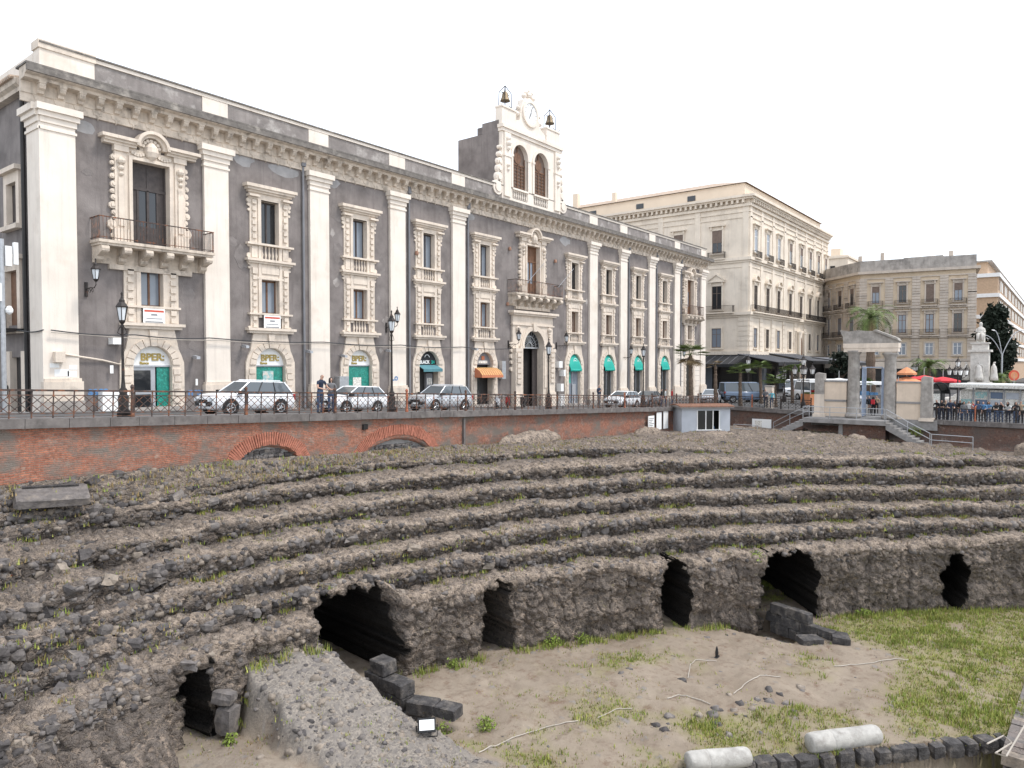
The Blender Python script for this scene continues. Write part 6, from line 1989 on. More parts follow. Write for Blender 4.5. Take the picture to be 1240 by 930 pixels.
scooter('grey scooter parked before the corner bay behind the tall palm', 66.4, 33.0, .5, 'paint_grey')

# ---- people
def gp(x, y, dz=.0): return (x, y, G(x, y) + dz)
rl = 26.45
p0 = at(373, 32.4); person('man in a dark short sleeved shirt and jeans leaning at the railing', gp(p0.x, 26.35, .1), .15, 'rail', 1.80, 'cloth_navy', 'cloth_jeans', sleeve='skin_a')
p0 = at(386, 32.9); person('woman with long dark hair and grey top standing beside the leaning man', gp(p0.x + .05, 26.42, .1), -.35, 'cross', 1.66, 'cloth_grey', 'cloth_jeans', longhair=True)
p0 = at(355, 34.5); person('person with brown hair half hidden behind the white estate car', gp(p0.x, 31.9), .6, 'stand', 1.70, 'cloth_black', 'cloth_navy', hair='hair_brown', longhair=True)
p0 = at(9, 36.5); person('passer-by in black walking past the palace corner', gp(p0.x, p0.y + .0), 1.2, 'walk', 1.74, 'cloth_black', 'cloth_black')
p0 = at(745, 50.5); person('grey haired man in dark jacket standing at the railing by the white hatchback', gp(p0.x, 26.7, .1), 0, 'phone', 1.76, 'cloth_navy', 'cloth_grey', hair='hair_grey')
for px, dep, top, lb in ((801, 66, 'cloth_black', 'person in a dark jacket on the pavement beside the scooter'), (806, 66.4, 'cloth_white', 'person in a white shirt behind the railing beside the tall palm'), (814, 66.8, 'cloth_red', 'person in a red top behind the railing near the tall palm')):
    p0 = at(px, dep); person(lb, gp(p0.x, p0.y), .4, 'stand', 1.72, top, 'cloth_jeans')
p0 = at(913, 62.5); person('white haired man in a grey checked shirt looking down into the pit', gp(64.5, p0.y - .3, .1), -PI / 2, 'rail', 1.76, 'cloth_grey', 'cloth_navy', hair='hair_grey')
p0 = at(925, 62.5); person('woman in a light cyan top beside the white haired man', gp(64.6, p0.y - .1, .1), -PI / 2 + .3, 'phone', 1.62, 'cloth_cyan', 'cloth_jeans', hair='hair_brown')
GCR = 'crowd lined up behind the piazza railing'
crowd = [(1136, 'cloth_black', 'person in black leaning over the railing beside the end pier', 'rail', 0), (1141, 'cloth_black', 'person in a black coat with crossed arms near the end pier', 'cross', 1), (1146, 'cloth_tan', 'person in a tan jacket among the crowd nearest the gateway', 'stand', 0),
         (1151, 'cloth_navy', 'person in navy leaning next to the tan jacket', 'rail', 0), (1157, 'cloth_black', 'long haired person in black holding a phone in the crowd', 'phone', 1), (1163, 'cloth_black', 'person in a black top leaning over the railing mid crowd', 'rail', 0),
         (1168, 'cloth_grey', 'person in a grey jumper standing mid crowd', 'stand', 1), (1174, 'cloth_white', 'person in a white shirt raising both hands to a camera', 'up', 0), (1179, 'cloth_red', 'person in a red jumper in the crowd', 'cross', 0),
         (1185, 'cloth_jeans', 'person in a denim jacket with long hair in the crowd', 'phone', 1), (1192, 'cloth_blue', 'person in a bright blue top and jeans in the crowd', 'rail', 0), (1198, 'cloth_blue', 'long haired person in a blue jacket in the crowd', 'cross', 1),
         (1207, 'cloth_black', 'tall person all in black with long hair in the crowd', 'cross', 1), (1213, 'cloth_black', 'person in a black hooded top raising a camera', 'up', 0), (1222, 'cloth_white', 'long haired person in a white top near the end of the crowd', 'rail', 1),
         (1231, 'cloth_black', 'person in a black coat in the crowd, far from the gateway', 'phone', 1), (1237, 'cloth_tan', 'person in a tan coat at the crowd end farthest from the gateway', 'stand', 0)]
for i, (px, top, lb, ps, lh) in enumerate(crowd):
    u = (px - 620) / FPX
    sx_ = 64.55 + .45 * (i % 3)
    dep = sx_ / (u * math.sin(TH) + math.cos(TH))
    p0 = at(px, dep)
    person(lb, gp(p0.x, p0.y, .0), -PI / 2 + random.uniform(-.5, .5), ps, random.uniform(1.60, 1.80), top, random.choice(['cloth_jeans', 'cloth_black', 'cloth_jeans', 'cloth_navy']), random.choice(['skin_a', 'skin_a', 'skin_b']), random.choice(['hair_dark', 'hair_brown', 'hair_dark']), longhair=bool(lh), group=GCR)
for i, (px, dep, top, lb, ps, bg) in enumerate(((1049, 60.5, 'cloth_black', 'visitor in black standing inside the gateway', 'stand', None), (1053, 61.5, 'cloth_navy', 'visitor in navy inside the gateway behind the others', 'phone', None), (1058, 59.6, 'cloth_black', 'long haired visitor with a red backpack inside the gateway', 'stand', 'fabric_red'), (1062, 62, 'cloth_tan', 'visitor in a tan top deepest inside the gateway', 'cross', None), (1045, 62.5, 'cloth_white', 'visitor in white shorts crossing behind the gateway', 'walk', None))):
    p0 = at(px, dep); person(lb, (p0.x, p0.y, -4.40), PI / 2 if bg else -PI / 2, ps, 1.68, top, 'cloth_white' if i in (0, 4) else 'cloth_black', longhair=(i == 2), bag=bg)

# ---- gateway with two old columns
gt = thing('gateway', 'old gateway of two worn columns under a broken pediment between beige plastered walls', 'gateway', (64, 12.6, -4.45))
def gcol(n_, r, z1):
    o = MB().lathe(64.0, n_, [(r * 1.35, -4.45), (r * 1.35, -4.25), (r * 1.15, -4.15), (r * 1.02, -4.05), (r, -3.0), (r * .97, -1.5), (r * .90, z1 - .45), (r * .95, z1 - .40), (r * .95, z1 - .32), (r * 1.25, z1 - .15), (r * 1.3, z1)], 16).build('column', 'old_column', gt, smooth=True)
gcol(14.25, .48, 1.05); gcol(11.55, .47, .85)
ar = MB().box(63.55, 64.45, 10.95, 14.95, .93, 1.25).box(63.5, 64.5, 10.9, 15.0, 1.25, 1.62).build('architrave', 'limestone', gt)
pd_ = MB()
pd_.prism([(15.0, 1.62), (15.05, 2.2), (15.3, 2.75), (14.6, 2.62), (13.9, 2.7), (13.2, 2.62), (12.6, 2.6), (12.2, 2.35), (11.7, 2.12), (11.2, 1.98), (10.95, 1.80), (10.95, 1.62)], 63.6, 64.45, 'x')
pd_.prism([(12.75, 2.62), (12.6, 2.72), (11.0, 2.02), (10.85, 1.78), (11.0, 1.85)], 63.4, 64.5, 'x')
pd_.build('pediment_fragment', 'old_column', gt)
for (a, b) in ((14.75, 16.5), (9.35, 11.05)):
    MB().box(63.8, 64.2, a, b, -4.5, -1.55).build('panel_wall', 'cream_plaster', gt)
    MB().box(63.74, 64.26, a, b, -3.18, -3.02).build('string_course', 'concrete', gt)
    MB().box(63.72, 64.28, a - .02, b + .02, -1.55, -1.42).build('wall_cap', 'concrete', gt)
for (c_, z1) in ((16.85, -.78), (8.95, -1.0)):
    MB().box(63.62, 64.38, c_ - .40, c_ + .40, -4.5, -2.6).build('pier', 'limestone' if c_ > 10 else 'old_column', gt)
    MB().prism([(c_ - .38, -2.6), (c_ + .38, -2.6), (c_ + .36, z1 - .15), (c_ + .2, z1), (c_ - .36, z1 - .08)], 63.64, 64.36, 'x').build('pier_block', 'old_column', gt)
    MB().box(63.5, 64.5, c_ - .5, c_ + .5, -4.5, -4.25).build('pier_base', 'limestone', gt)
for n_, dirn in ((13.6, 1), (12.15, -1)):
    m = MB()
    y0 = n_
    m.box(64.0, 64.06, y0 - .03, y0 + .03, -4.45, -.35); m.box(64.0, 65.3, y0 - .025, y0 + .025, -.42, -.36); m.box(64.0, 65.3, y0 - .025, y0 + .025, -4.35, -4.28); m.box(65.26, 65.32, y0 - .03, y0 + .03, -4.45, -.35)
    for i in range(10): m.box(64.1 + .12 * i, 64.12 + .12 * i, y0 - .01, y0 + .01, -4.3, -.4)
    m.build('gate_leaf', 'blue_steel', gt)
MB().box(63.97, 64.05, 12.1, 13.65, -.36, -.28).build('gate_bar', 'blue_steel', gt)

# ---- landing, two flights of steps, pipe rails
ld = thing('landing', 'grey concrete landing slab before the gateway', 'landing', (62.8, 13.5, -4.9))
MB().box(61.6, 63.7, 11.4, 17.6, -4.85, -4.50).build('slab', 'concrete', ld)
MB().box(62.1, 63.7, 11.5, 14.6, -6.6, -4.85).build('support_wall', 'brick_brown', ld)
MB().box(62.0, 63.7, 14.6, 14.9, -6.6, -4.85).build('support_wall', 'concrete', ld)
def stair(label, n0, n1, z0, z1, k):
    t_ = thing('stairs', label, 'stairs', (62.6, n0, z1))
    m_ = None
    for i in range(k):
        a, b = n0 + (n1 - n0) * i / k, n0 + (n1 - n0) * (i + 1) / k
        z = z0 + (z1 - z0) * (i + 1) / k
        MB().box(61.7, 63.4, *sorted((a, b)), z - .32, z).build('step', 'concrete', t_)
    st_ = MB().prism([(n0, z0 - .35), (n1, z1 - .30), (n1, z1 - .55), (n0, z0 - .65)], 61.66, 61.82, 'x'); st_.build('stringer', 'concrete', t_)
    return t_
stair('concrete steps going down towards the small kiosk', 17.6, 20.6, -4.50, -6.1, 9)
stair('concrete steps going down beside the brown brick wall', 11.4, 8.4, -4.50, -6.3, 10)
def pipe_rail(label, pts, h=.95, mat='steel'):
    t_ = thing('pipe_railing', label, 'railing', pts[0])
    for f in (1.0, .55):
        MB().tube([(x, y, z + h * f) for x, y, z in pts], .028, 6).build('rail', mat, t_)
    for i in range(len(pts)):
        x, y, z = pts[i]
        MB().tube([(x, y, z - .05), (x, y, z + h)], .03, 6).build('upright', mat, t_)
pipe_rail('grey pipe railing along the landing before the gateway', [(61.7, 17.6, -4.5), (61.7, 15.5, -4.5), (61.7, 13.5, -4.5), (61.7, 11.5, -4.5)])
pipe_rail('grey pipe railing down the steps beside the brown brick wall', [(61.7, 11.4, -4.5), (61.7, 9.9, -5.4), (61.7, 8.4, -6.2), (61.0, 8.2, -6.2), (61.0, 5.6, -6.25)])
pipe_rail('grey pipe railing down the steps towards the kiosk', [(63.5, 17.6, -4.5), (63.5, 19.2, -5.3), (63.5, 20.6, -6.1)])
pipe_rail('low grey pipe railing on the ground beside the kiosk', [(60.0, 20.8, -6.0), (60.0, 22.8, -6.0)], .8)

# ---- kiosk
kk = thing('kiosk', 'pale blue ticket kiosk with tiled roof and sliding window in the pit corner', 'kiosk', (54.4, 23.0, -5.8))
kc = at(855, 57.0); krz = TH - PI / 2 + .12
def kbox(name, mat, x0, x1, y0, y1, z0, z1, parent):
    m = MB(); fbox(m, krz, (kc.x, kc.y), x0, x1, y0, y1, z0, z1); return m.build(name, mat, parent)
kbox('back_wall', 'kiosk_blue', -2.0, 2.0, 1.8, 1.9, -6, -3.55, kk)
kbox('side_wall', 'kiosk_blue', -2.0, -1.9, 0, 1.8, -6, -3.55, kk); kbox('side_wall', 'kiosk_blue', 1.9, 2.0, 0, 1.8, -6, -3.55, kk)
kbox('front_wall', 'kiosk_blue', -2.0, -.75, -.05, .05, -6, -3.55, kk); kbox('front_wall', 'kiosk_blue', 1.15, 2.0, -.05, .05, -6, -3.55, kk)
kbox('front_wall', 'kiosk_blue', -.75, 1.15, -.05, .05, -6, -5.25, kk); kbox('front_wall', 'kiosk_blue', -.75, 1.15, -.05, .05, -3.75, -3.55, kk)
wf = kbox('sliding_window', 'white_paint', -.75, -.68, -.08, .0, -5.25, -3.75, kk)
for x in (-.05, .55, 1.08): kbox('window_bar', 'white_paint', x, x + .07, -.08, .0, -5.25, -3.75, wf)
kbox('window_sill', 'white_paint', -.85, 1.25, -.2, -.052, -5.32, -5.25, kk)
kbox('pane', 'glass_shop', -.68, .55, -.03, -.01, -5.25, -3.75, wf)
kbox('interior', 'interior', -1.9, 1.9, .9, 1.0, -6, -3.6, kk)
kbox('roof', 'concrete', -2.2, 2.2, -.35, 2.1, -3.55, -3.43, kk)
tl = MB()
for i in range(22):
    x = -2.15 + 4.3 * i / 21
    c_, s_ = math.cos(krz), math.sin(krz)
    T = lambda a, b, z: (kc.x + a * c_ - b * s_, kc.y + a * s_ + b * c_, z)
    o = MB().tube([T(x, -.42, -3.42), T(x, .9, -3.28), T(x, 2.1, -3.40)], .06, 6).build('roof_tile', 'terracotta', kk)
pk = Vector((kc.x + .7 * math.cos(krz) - .5 * math.sin(krz), kc.y + .7 * math.sin(krz) + .5 * math.cos(krz), -6.35))
person('attendant in a blue top sitting behind the kiosk window', pk, krz, 'cross', 1.66, 'cloth_blue', 'cloth_jeans', hair='hair_brown', longhair=True)

def board(label, s0, s1, n_, z0, z1, along='s', mat='sign_white', printed=True, lines=6):
    t_ = thing('information_board', label, 'sign', ((s0 + s1) / 2, n_, z0), 'information boards on the pit walls')
    if along == 's':
        o = MB().box(s0, s1, n_ - .04, n_, z0, z1).build('panel', mat, t_)
        if printed:
            for i in range(lines):
                z = z1 - .18 - (z1 - z0 - .3) * i / lines
                MB().box(s0 + .1, s1 - .1 - .15 * (i % 3), n_ - .046, n_ - .041, z - .05, z).build('print_line', 'print_grey', t_)
    else:
        o = MB().box(n_ - .04, n_, s0, s1, z0, z1).build('panel', mat, t_)
        if printed: MB().box(n_ - .046, n_ - .041, s0 + .7 * (s1 - s0) - .35, s0 + .7 * (s1 - s0) + .25, z0 + .15, z1 - .15).build('map_print', 'sign_print', t_)
    return t_
board('white notice board with printed lines on the brick wall, farthest from the kiosk', 49.7, 50.7, 25.62, -5.15, -4.05)
board('blank white notice board on the brick wall between the two others', 51.1, 51.95, 25.62, -5.2, -3.85, printed=False)
board('blank white notice board on the brick wall nearest the kiosk', 52.3, 53.1, 25.62, -5.2, -3.75, printed=False)
board('wide white site plan board on the brick wall beside the steps', 20.9, 22.6, 63.9, -5.9, -4.95, along='n')
# ---- loose things in the pit
def ruin_z(x, y):
    q = P[::3, cuts[1]::2].reshape(-1, 3)
    k = np.argmin((q[:, 0] - x) ** 2 + (q[:, 1] - y) ** 2)
    return float(q[k, 2])
zs_ = -4.16
sl_o = thing('stone_slab', 'long dark basalt slab lying on the rubble at the foot of the red wall', 'slab', (8.7, 25.0, zs_))
bsl = block_mesh(515, 'basalt_grey')
so_ = put('slab', bsl, sl_o, (8.75, 25.05, zs_ + .02), (.38, .05, -.20), (.98, .46, .13))
MB().box(-.75, .75, .28, .36, .06, .16).build('raised_rim', 'basalt_block', sl_o, (8.75, 25.05, zs_ + .06), (.38, .05, -.20))
def drum(label, a, b, r):
    t_ = thing('column_drum', label, 'column drum', ((a[0] + b[0]) / 2, (a[1] + b[1]) / 2, a[2]))
    a, b = Vector(a), Vector(b)
    n = 22
    d = (b - a).normalized(); u = d.cross(Vector((0, 0, 1))).normalized(); v = u.cross(d)
    vs, fs = [], []
    prof = [(0, .80), (.02, .94), (.06, 1.0), (.18, 1.0), (.30, 1.0), (.305, .97), (.31, 1.0), (.34, 1.015), (.5, 1.0), (.7, 1.0), (.85, .99), (.95, .98), (.98, .93), (1, .82)]
    for f, k in prof:
        for i in range(n):
            ang = 2 * PI * i / n
            rr = r * k * (1 + .02 * math.sin(3 * ang + f * 7) + .02 * math.sin(7 * ang + 23 * f) - (.10 if (i * 7 + int(f * 40)) % 11 == 0 else 0))
            vs.append(a + (b - a) * f + (u * math.cos(ang) + v * math.sin(ang)) * rr)
    for j in range(len(prof) - 1):
        for i in range(n): fs.append((j * n + i, j * n + (i + 1) % n, (j + 1) * n + (i + 1) % n, (j + 1) * n + i))
    fs += [tuple(range(n)), tuple(range((len(prof) - 1) * n, len(prof) * n))]
    MB().add(vs, fs).build('shaft', 'marble_grey', t_, smooth=True)
zf = floor_z(20.8, 5.6)
drum('pale grey marble column shaft lying on the low black stone wall', (20.35, 5.55, zf + .15), (22.0, 4.15, zf + .18), .27)
drum('short pale marble column piece lying in the grass at the wall end', (17.35, 7.75, floor_z(17.6, 7.9) + .12), (18.75, 6.65, floor_z(18.7, 6.9) + .16), .26)
# low wall with black blocks on brick
lw_ = thing('garden_wall', 'low brick wall capped with black lava blocks in front of the grass', 'wall', (21, 4.6, -12.2))
d_ = Vector((1, -.871, 0)).normalized(); nrm_ = Vector((-d_.y, d_.x, 0))
o0 = Vector((16.2, 8.83, 0)); rzw = math.atan2(d_.y, d_.x)
L = 11.6
blkm = [stone_mesh(k, 300 + k, 1.0, 'basalt_block', .10) for k in range(5)]
x = 0.0
while x < L:
    w_ = random.uniform(.48, .66)
    c_ = o0 + d_ * (x + w_ / 2)
    put('black_block', random.choice(blkm), lw_, (c_.x, c_.y, -10.72 - .015 * x + random.uniform(-.02, .02)), (random.uniform(-.06, .06), random.uniform(-.05, .05), rzw), (w_ * .54, .26, .26))
    x += w_ + .03
m = MB()
for i in range(12):
    a, b = o0 + d_ * (L * i / 12), o0 + d_ * (L * (i + 1) / 12)
    m.add([(a.x, a.y, -13), (b.x, b.y, -13), (b.x, b.y, -11.05), (a.x, a.y, -11.05)], [(0, 1, 2, 3)])
q = m.build('brickwork', 'brick_path', lw_)
q.location = q.location + Vector((-.10 * nrm_.x * -1, 0, 0)) * 0
# right-hand path on a wall
pw = thing('walkway', 'narrow stone paved walkway on a wall along the edge of the grass', 'walkway', (27, 1.0, -11))
a_, b_ = Vector((23.2, 1.35, 0)), Vector((33.5, .95, 0))
dd = (b_ - a_); Lp = dd.length; dd.normalize(); pn = Vector((-dd.y, dd.x, 0)); rzp = math.atan2(dd.y, dd.x)
sm = MB().box(-.155, .155, -.85, 0, -.30, 0).mesh('paving_slab', 'brick_path')
k = int(Lp / .33)
for i in range(k):
    c_ = a_ + dd * (.33 * (i + .5))
    put('paving_slab', sm, pw, (c_.x, c_.y, -10.52 + random.uniform(-.025, .02) - .012 * i), (random.uniform(-.03, .03), random.uniform(-.03, .03), rzp + random.uniform(-.03, .03)), mats=[random.choice(['basalt_grey', 'brick_path', 'tuff_tan', 'brick_path'])])
for i in range(1):
    m = MB(); fbox(m, rzp, (a_.x, a_.y), -.2, Lp, -.80, -.03, -13, -10.95); m.build('wall_core', 'brick_path', pw)
# black ashlar blocks at the trenches
ashm = [block_mesh(700 + k, 'basalt_block') for k in range(6)]
def ashlar(label, p, q, rows, z_top, th_=.55, ln=.85, rh=.42):
    t_ = thing('ashlar_wall', label, 'wall', (p[0], p[1], z_top - rows * rh))
    p, q = Vector((*p, 0)), Vector((*q, 0))
    L = (q - p).length; d = (q - p).normalized(); rz = math.atan2(d.y, d.x)
    for r in range(rows):
        x = -.2 * (r % 2)
        while x < L - .1 - .35 * (rows - 1 - r) * 0:
            w_ = min(random.uniform(ln * .8, ln * 1.15), L - x)
            if r == rows - 1 and x + w_ > L * .72 and rows > 1: break
            c_ = p + d * (x + w_ / 2)
            put('ashlar_block', random.choice(ashm), t_, (c_.x + random.uniform(-.03, .03), c_.y, z_top - rows * rh + (r + .5) * rh), (random.uniform(-.03, .03), random.uniform(-.04, .04), rz + random.uniform(-.05, .05)), (w_ * .49, th_ * .5, rh * .49))
            x += w_
ashlar('stack of black lava ashlar blocks beside the big broken vault', (15.35, 17.6), (15.3, 16.0), 5, -9.45)
ashlar('row of black lava blocks sinking into the arena soil beside the ramp', (15.3, 15.9), (15.9, 13.6), 3, -10.25)
ashlar('wall of black lava blocks leading out of the wide dark vault', (30.6, 9.9), (29.75, 7.2), 3, -10.1, .35)
for i, (a, b) in enumerate((((29.0, 7.95), 'flat black lava slab lying at the end of the trench wall, next to the grass'), ((29.75, 7.0), 'second flat black lava slab lying at the end of the trench wall'), ((28.7, 8.75), 'black lava block at the mouth of the wide vault trench'))):
    t_ = thing('stone_slab', b, 'slab', (a[0], a[1], floor_z(*a)))
    MB().prism([(-.5, -.3), (.42, -.34), (.5, .24), (-.38, .32)], -.05, .20, 'z').build('slab', 'basalt_block', t_, (a[0], a[1], floor_z(*a) + .0), (.03, .05, -.6 + i))
t_ = thing('door_block', 'upright worn basalt block at the jamb of the small dark doorway', 'stone block', (9.5, 17.6, -10.1))
put('upper_block', stone_mesh(0, 410, 1.0, 'basalt_grey', .08), t_, (10.42, 18.1, -9.10), (.1, .1, .5), (.26, .34, .26))
put('lower_block', stone_mesh(0, 411, 1.0, 'basalt_grey', .08), t_, (10.48, 18.05, -9.72), (.05, .0, .3), (.30, .36, .46))
# floodlight lying at the bottom
fl = thing('floodlight', 'black floodlight with white glass lying on the ramp rubble', 'floodlight', (13.6, 13.6, -10))
fz = floor_z(13.62, 13.55)
m = MB().box(-.24, .24, -.06, .08, 0, .36); m.prism([(-.06, .05), (-.06, .33), (.18, .28), (.18, .1)], -.2, .2, 'x'); 
hd_ = m.build('housing', 'plastic_black', fl, (13.62, 13.55, fz + .12), (-.55, 0, -.75))
MB().box(-.20, .20, -.075, -.062, .05, .31).build('front_glass', 'sign_white', hd_)
MB().tube([(-.28, 0, .18), (-.28, .1, -.1), (.28, .1, -.1), (.28, 0, .18)], .018, 5).build('stirrup', 'plastic_black', hd_)
# pale cables on the arena floor
def ground_cable(label, pts, r=.022, mat='cable_white'):
    t_ = MB().tube([(x, y, floor_z(x, y) + .03) for x, y in pts], r, 6)
    set_props(t_.build('ground_cable', mat), label, 'cable')
def floor_px(px, py, z=-10.7):
    b = (465 - py) / FPX; a = (px - 620) / FPX
    vy = math.cos(PITCH) + b * math.sin(PITCH); vz = -math.sin(PITCH) + b * math.cos(PITCH)
    k = z / vz
    return ((a * math.sin(TH) + vy * math.cos(TH)) * k, (-a * math.cos(TH) + vy * math.sin(TH)) * k)
def cab(label, pix, r=.015):
    out = []
    for a, b in zip(pix[:-1], pix[1:]):
        for i in range(6): out.append(floor_px(a[0] + (b[0] - a[0]) * i / 6, a[1] + (b[1] - a[1]) * i / 6))
    out.append(floor_px(*pix[-1])); ground_cable(label, out, r)
cab('pale hose lying on the bare soil below the tuft line', [(580, 922), (620, 905), (655, 889), (700, 880)])
cab('short pale hose end between two weed patches', [(724, 875), (745, 867), (765, 864)])
cab('thin pale cable snaking from the black stake into the grass', [(833, 823), (836, 805), (842, 800), (868, 798)], .014)
cab('pale hose running through the yellow weeds mid arena', [(808, 852), (822, 846), (840, 850), (860, 857)])
cab('pale hose curving up out of the grass', [(888, 846), (900, 833), (920, 824), (945, 823)])
cab('pale hose crossing the arena towards the far grass', [(1010, 808), (1040, 803), (1075, 797), (1100, 795)])
t_ = MB().tube([(*floor_px(1195, 916), -10.35), (*floor_px(1215, 908), -10.3), (*floor_px(1225, 918), -10.28), (*floor_px(1205, 930), -10.3), (*floor_px(1218, 935), -10.28), (*floor_px(1240, 900), -10.2)], .022, 6)
set_props(t_.build('hose_coil', 'cable_white'), 'white hose lying in loops on the stone paved walkway', 'hose')
sp_ = floor_px(868, 792); zz = floor_z(*sp_)
MB_ = MB().lathe(sp_[0], sp_[1], [(.05, zz - .05), (.06, zz + .2), (.035, zz + .36), (.01, zz + .42)], 6).prism([(sp_[0] - .1, zz), (sp_[0] + .12, zz), (sp_[0] + .1, zz + .07)], sp_[1] - .06, sp_[1] + .06)
set_props(MB_.build('ground_spotlight', 'plastic_black'), 'small black spike spotlight standing in the bare arena soil', 'spotlight')

# ---- mounds and wall stumps on the upper terrace
def mound(name, label, c, rx, ry, z0, h, seed, mat='ruin', cat='wall stump'):
    th_ = np.linspace(0, 2 * PI, 61); rr = np.linspace(0, 1, 16)
    T, R_ = np.meshgrid(th_, rr, indexing='ij')
    X = c[0] + rx * R_ * np.cos(T); Y = c[1] + ry * R_ * np.sin(T)
    prof_ = np.sqrt(np.clip(1 - R_ ** 5, 0, 1))
    Pm = np.stack([X, Y, z0 + h * prof_], -1)
    Pm[-1] = Pm[0]
    dn = .12 * fbm(Pm, 1.6, 4, seed) + .06 * fbm(Pm, 6, 2, seed + 3)
    Pm[..., 2] += dn * (R_ < .97); Pm[..., 0] += .14 * fbm(Pm, 2.0, 3, seed + 9); Pm[..., 1] += .14 * fbm(Pm, 2.0, 3, seed + 11)
    Pm[-1] = Pm[0]
    a, b, ci = worley(Pm, 5.0, seed)
    st_ = sstep(.1, .25, b - a) * (ci > .45)
    me = grid_mesh(name, Pm, mat, True, {'stone': st_, 'sid': ci, 'earth': np.clip(.85 - .1 * st_, 0, 1)})
    return set_props(put(name, me), label, cat)
mound('masonry_stump', 'pale rounded stump of rubble masonry against the red brick wall', (33.6, 24.9), 3.1, .75, -5.2, 1.15, 5)
mound('masonry_stump', 'small crumbling heap of masonry below the three notice boards', (47.8, 24.7), 1.9, .8, -5.8, 1.0, 15)
mound('masonry_stump', 'long pale heap of rubble in front of the kiosk', (52.0, 21.0), 2.4, 1.5, -6.3, 1.1, 25)
mound('masonry_stump', 'dark masonry stump below the landing with weeds on top', (57.2, 15.6), 1.2, .9, -6.6, 1.05, 35)
mound('masonry_stump', 'sloping broken wall end under the landing beside red bricks', (59.5, 13.0), 1.0, .8, -6.7, 1.2, 45)
mound('masonry_stump', 'square topped rubble pier against the brown brick wall below the crowd', (60.8, 1.2), 1.0, 2.1, -7.0, 1.65, 55)

# ================================================================ monument, square furniture, plants
gz = -4.75
mn = thing('monument', 'white marble monument with a seated figure on a tall pedestal and stepped base', 'monument', (101.1, 8.7, gz))
mx, my = 101.1, 8.7
def mbox(name, h, z0, z1, mat='marble', parent=mn):
    return MB().box(mx - h, mx + h, my - h, my + h, z0, z1).build(name, mat, parent)
for i in range(7):
    mbox('step', 3.5 - .38 * i if i > 1 else 3.9 - .2 * i, gz + .28 * i, gz + .28 * (i + 1) - .004)
mbox('pedestal_foot', 1.15, gz + 1.96, -2.2); mbox('pedestal', .90, -2.2, 1.35); mbox('pedestal_cap', 1.15, 1.35, 1.6); mbox('upper_block', .8, 1.6, 2.3); mbox('upper_cap', .95, 2.3, 2.45)
def figure(name, x, y, z, h, rz, parent, pose='cross', seated=False):
    me, hc = POSE_ME[pose]
    k = h / 1.78
    o = put(name, me, parent, (x, y, z), (0, 0, rz), (k * 1.25, k * 1.25, k), ['marble'] * 6)
    # robe
    MB().lathe(0, 0, [(.30, 0), (.27, .3), (.22, .7), (.20, 1.05), (.16, 1.25), (.08, 1.42)], 10).build('robe', 'marble', o, smooth=True)
    return o
seat = MB().box(mx - .35, mx + .45, my - .42, my + .42, 2.45, 3.3).box(mx + .3, mx + .45, my - .42, my + .42, 3.3, 4.0).build('seat', 'marble', mn)
me, hc = POSE_ME['phone']
sf = MB().lathe(0, 0, [(.02, 0), (.42, .02), (.40, .5), (.48, .85), (.34, 1.0), (.36, 1.35), (.30, 1.62), (.12, 1.75), (.17, 1.9), (.19, 2.08), (.10, 2.24), (.01, 2.28)], 12)
sf.tube([(.30, 0, 1.5), (.42, -.15, 1.1), (.25, -.5, .95)], [.13, .11, .08], 8); sf.tube([(-.30, 0, 1.5), (-.42, -.1, 1.15), (-.1, -.4, 1.05)], [.13, .11, .08], 8)
sf.tube([(.18, -.1, .85), (.2, -.62, .85), (.2, -.66, .1)], [.2, .17, .13], 8); sf.tube([(-.18, -.1, .85), (-.2, -.62, .85), (-.2, -.66, .1)], [.2, .17, .13], 8)
sf.build('seated_figure', 'marble', mn, (mx - .05, my, 2.6), (0, 0, -PI / 2), smooth=True)
for i, (dx, dy, rz) in enumerate(((-1.25, 0, -PI / 2), (0, 1.35, PI), (0, -1.35, 0), (1.25, 0, PI / 2))):
    figure('allegory_figure', mx + dx, my + dy, -2.0, 2.3, rz, mn, 'cross' if i % 2 else 'stand')

def umbrella(label, px, dep, mat, r, z0, z1, tiers=1):
    c = at(px, dep)
    t_ = thing('market_umbrella', label, 'umbrella', (c.x, c.y, G(c.x, c.y)), 'market umbrellas on the square')
    for k in range(tiers):
        f = 1 - .45 * k
        a = .0 + k * (z1 - z0) * .55
        m = MB().lathe(c.x, c.y, [(r * f, z0 + a - .2), (r * f, z0 + a), (r * f * .5, z0 + a + (z1 - z0) * .2), (.05, z0 + a + (z1 - z0) * .34)], 8, cap=False)
        m.build('canopy', mat, t_)
    MB().tube([(c.x, c.y, G(c.x, c.y)), (c.x, c.y, z1)], .035, 6).build('pole', 'steel', t_)
umbrella('orange two tiered market umbrella behind the gateway wall', 1098, 76, 'fabric_orange', 1.75, -2.0, -.2, 2)
umbrella('wide orange market umbrella lower than its two tiered neighbour', 1088, 70, 'fabric_orange', 1.5, -2.3, -1.3)
umbrella('bright red market umbrella beside the orange ones', 1119, 78, 'fabric_red', 1.6, -1.7, -.5)
umbrella('bright red market umbrella standing in front of the fan of the small palm', 1142, 80, 'fabric_red', 1.7, -1.9, -.7)
umbrella('white market umbrella behind the gateway wall nearest the kiosk', 1016, 78, 'sign_white', 1.9, -2.0, -.8)
umbrella('red market umbrella half hidden by the gateway pier next to the crowd', 1108, 79, 'fabric_red', 1.2, -1.8, -.7)
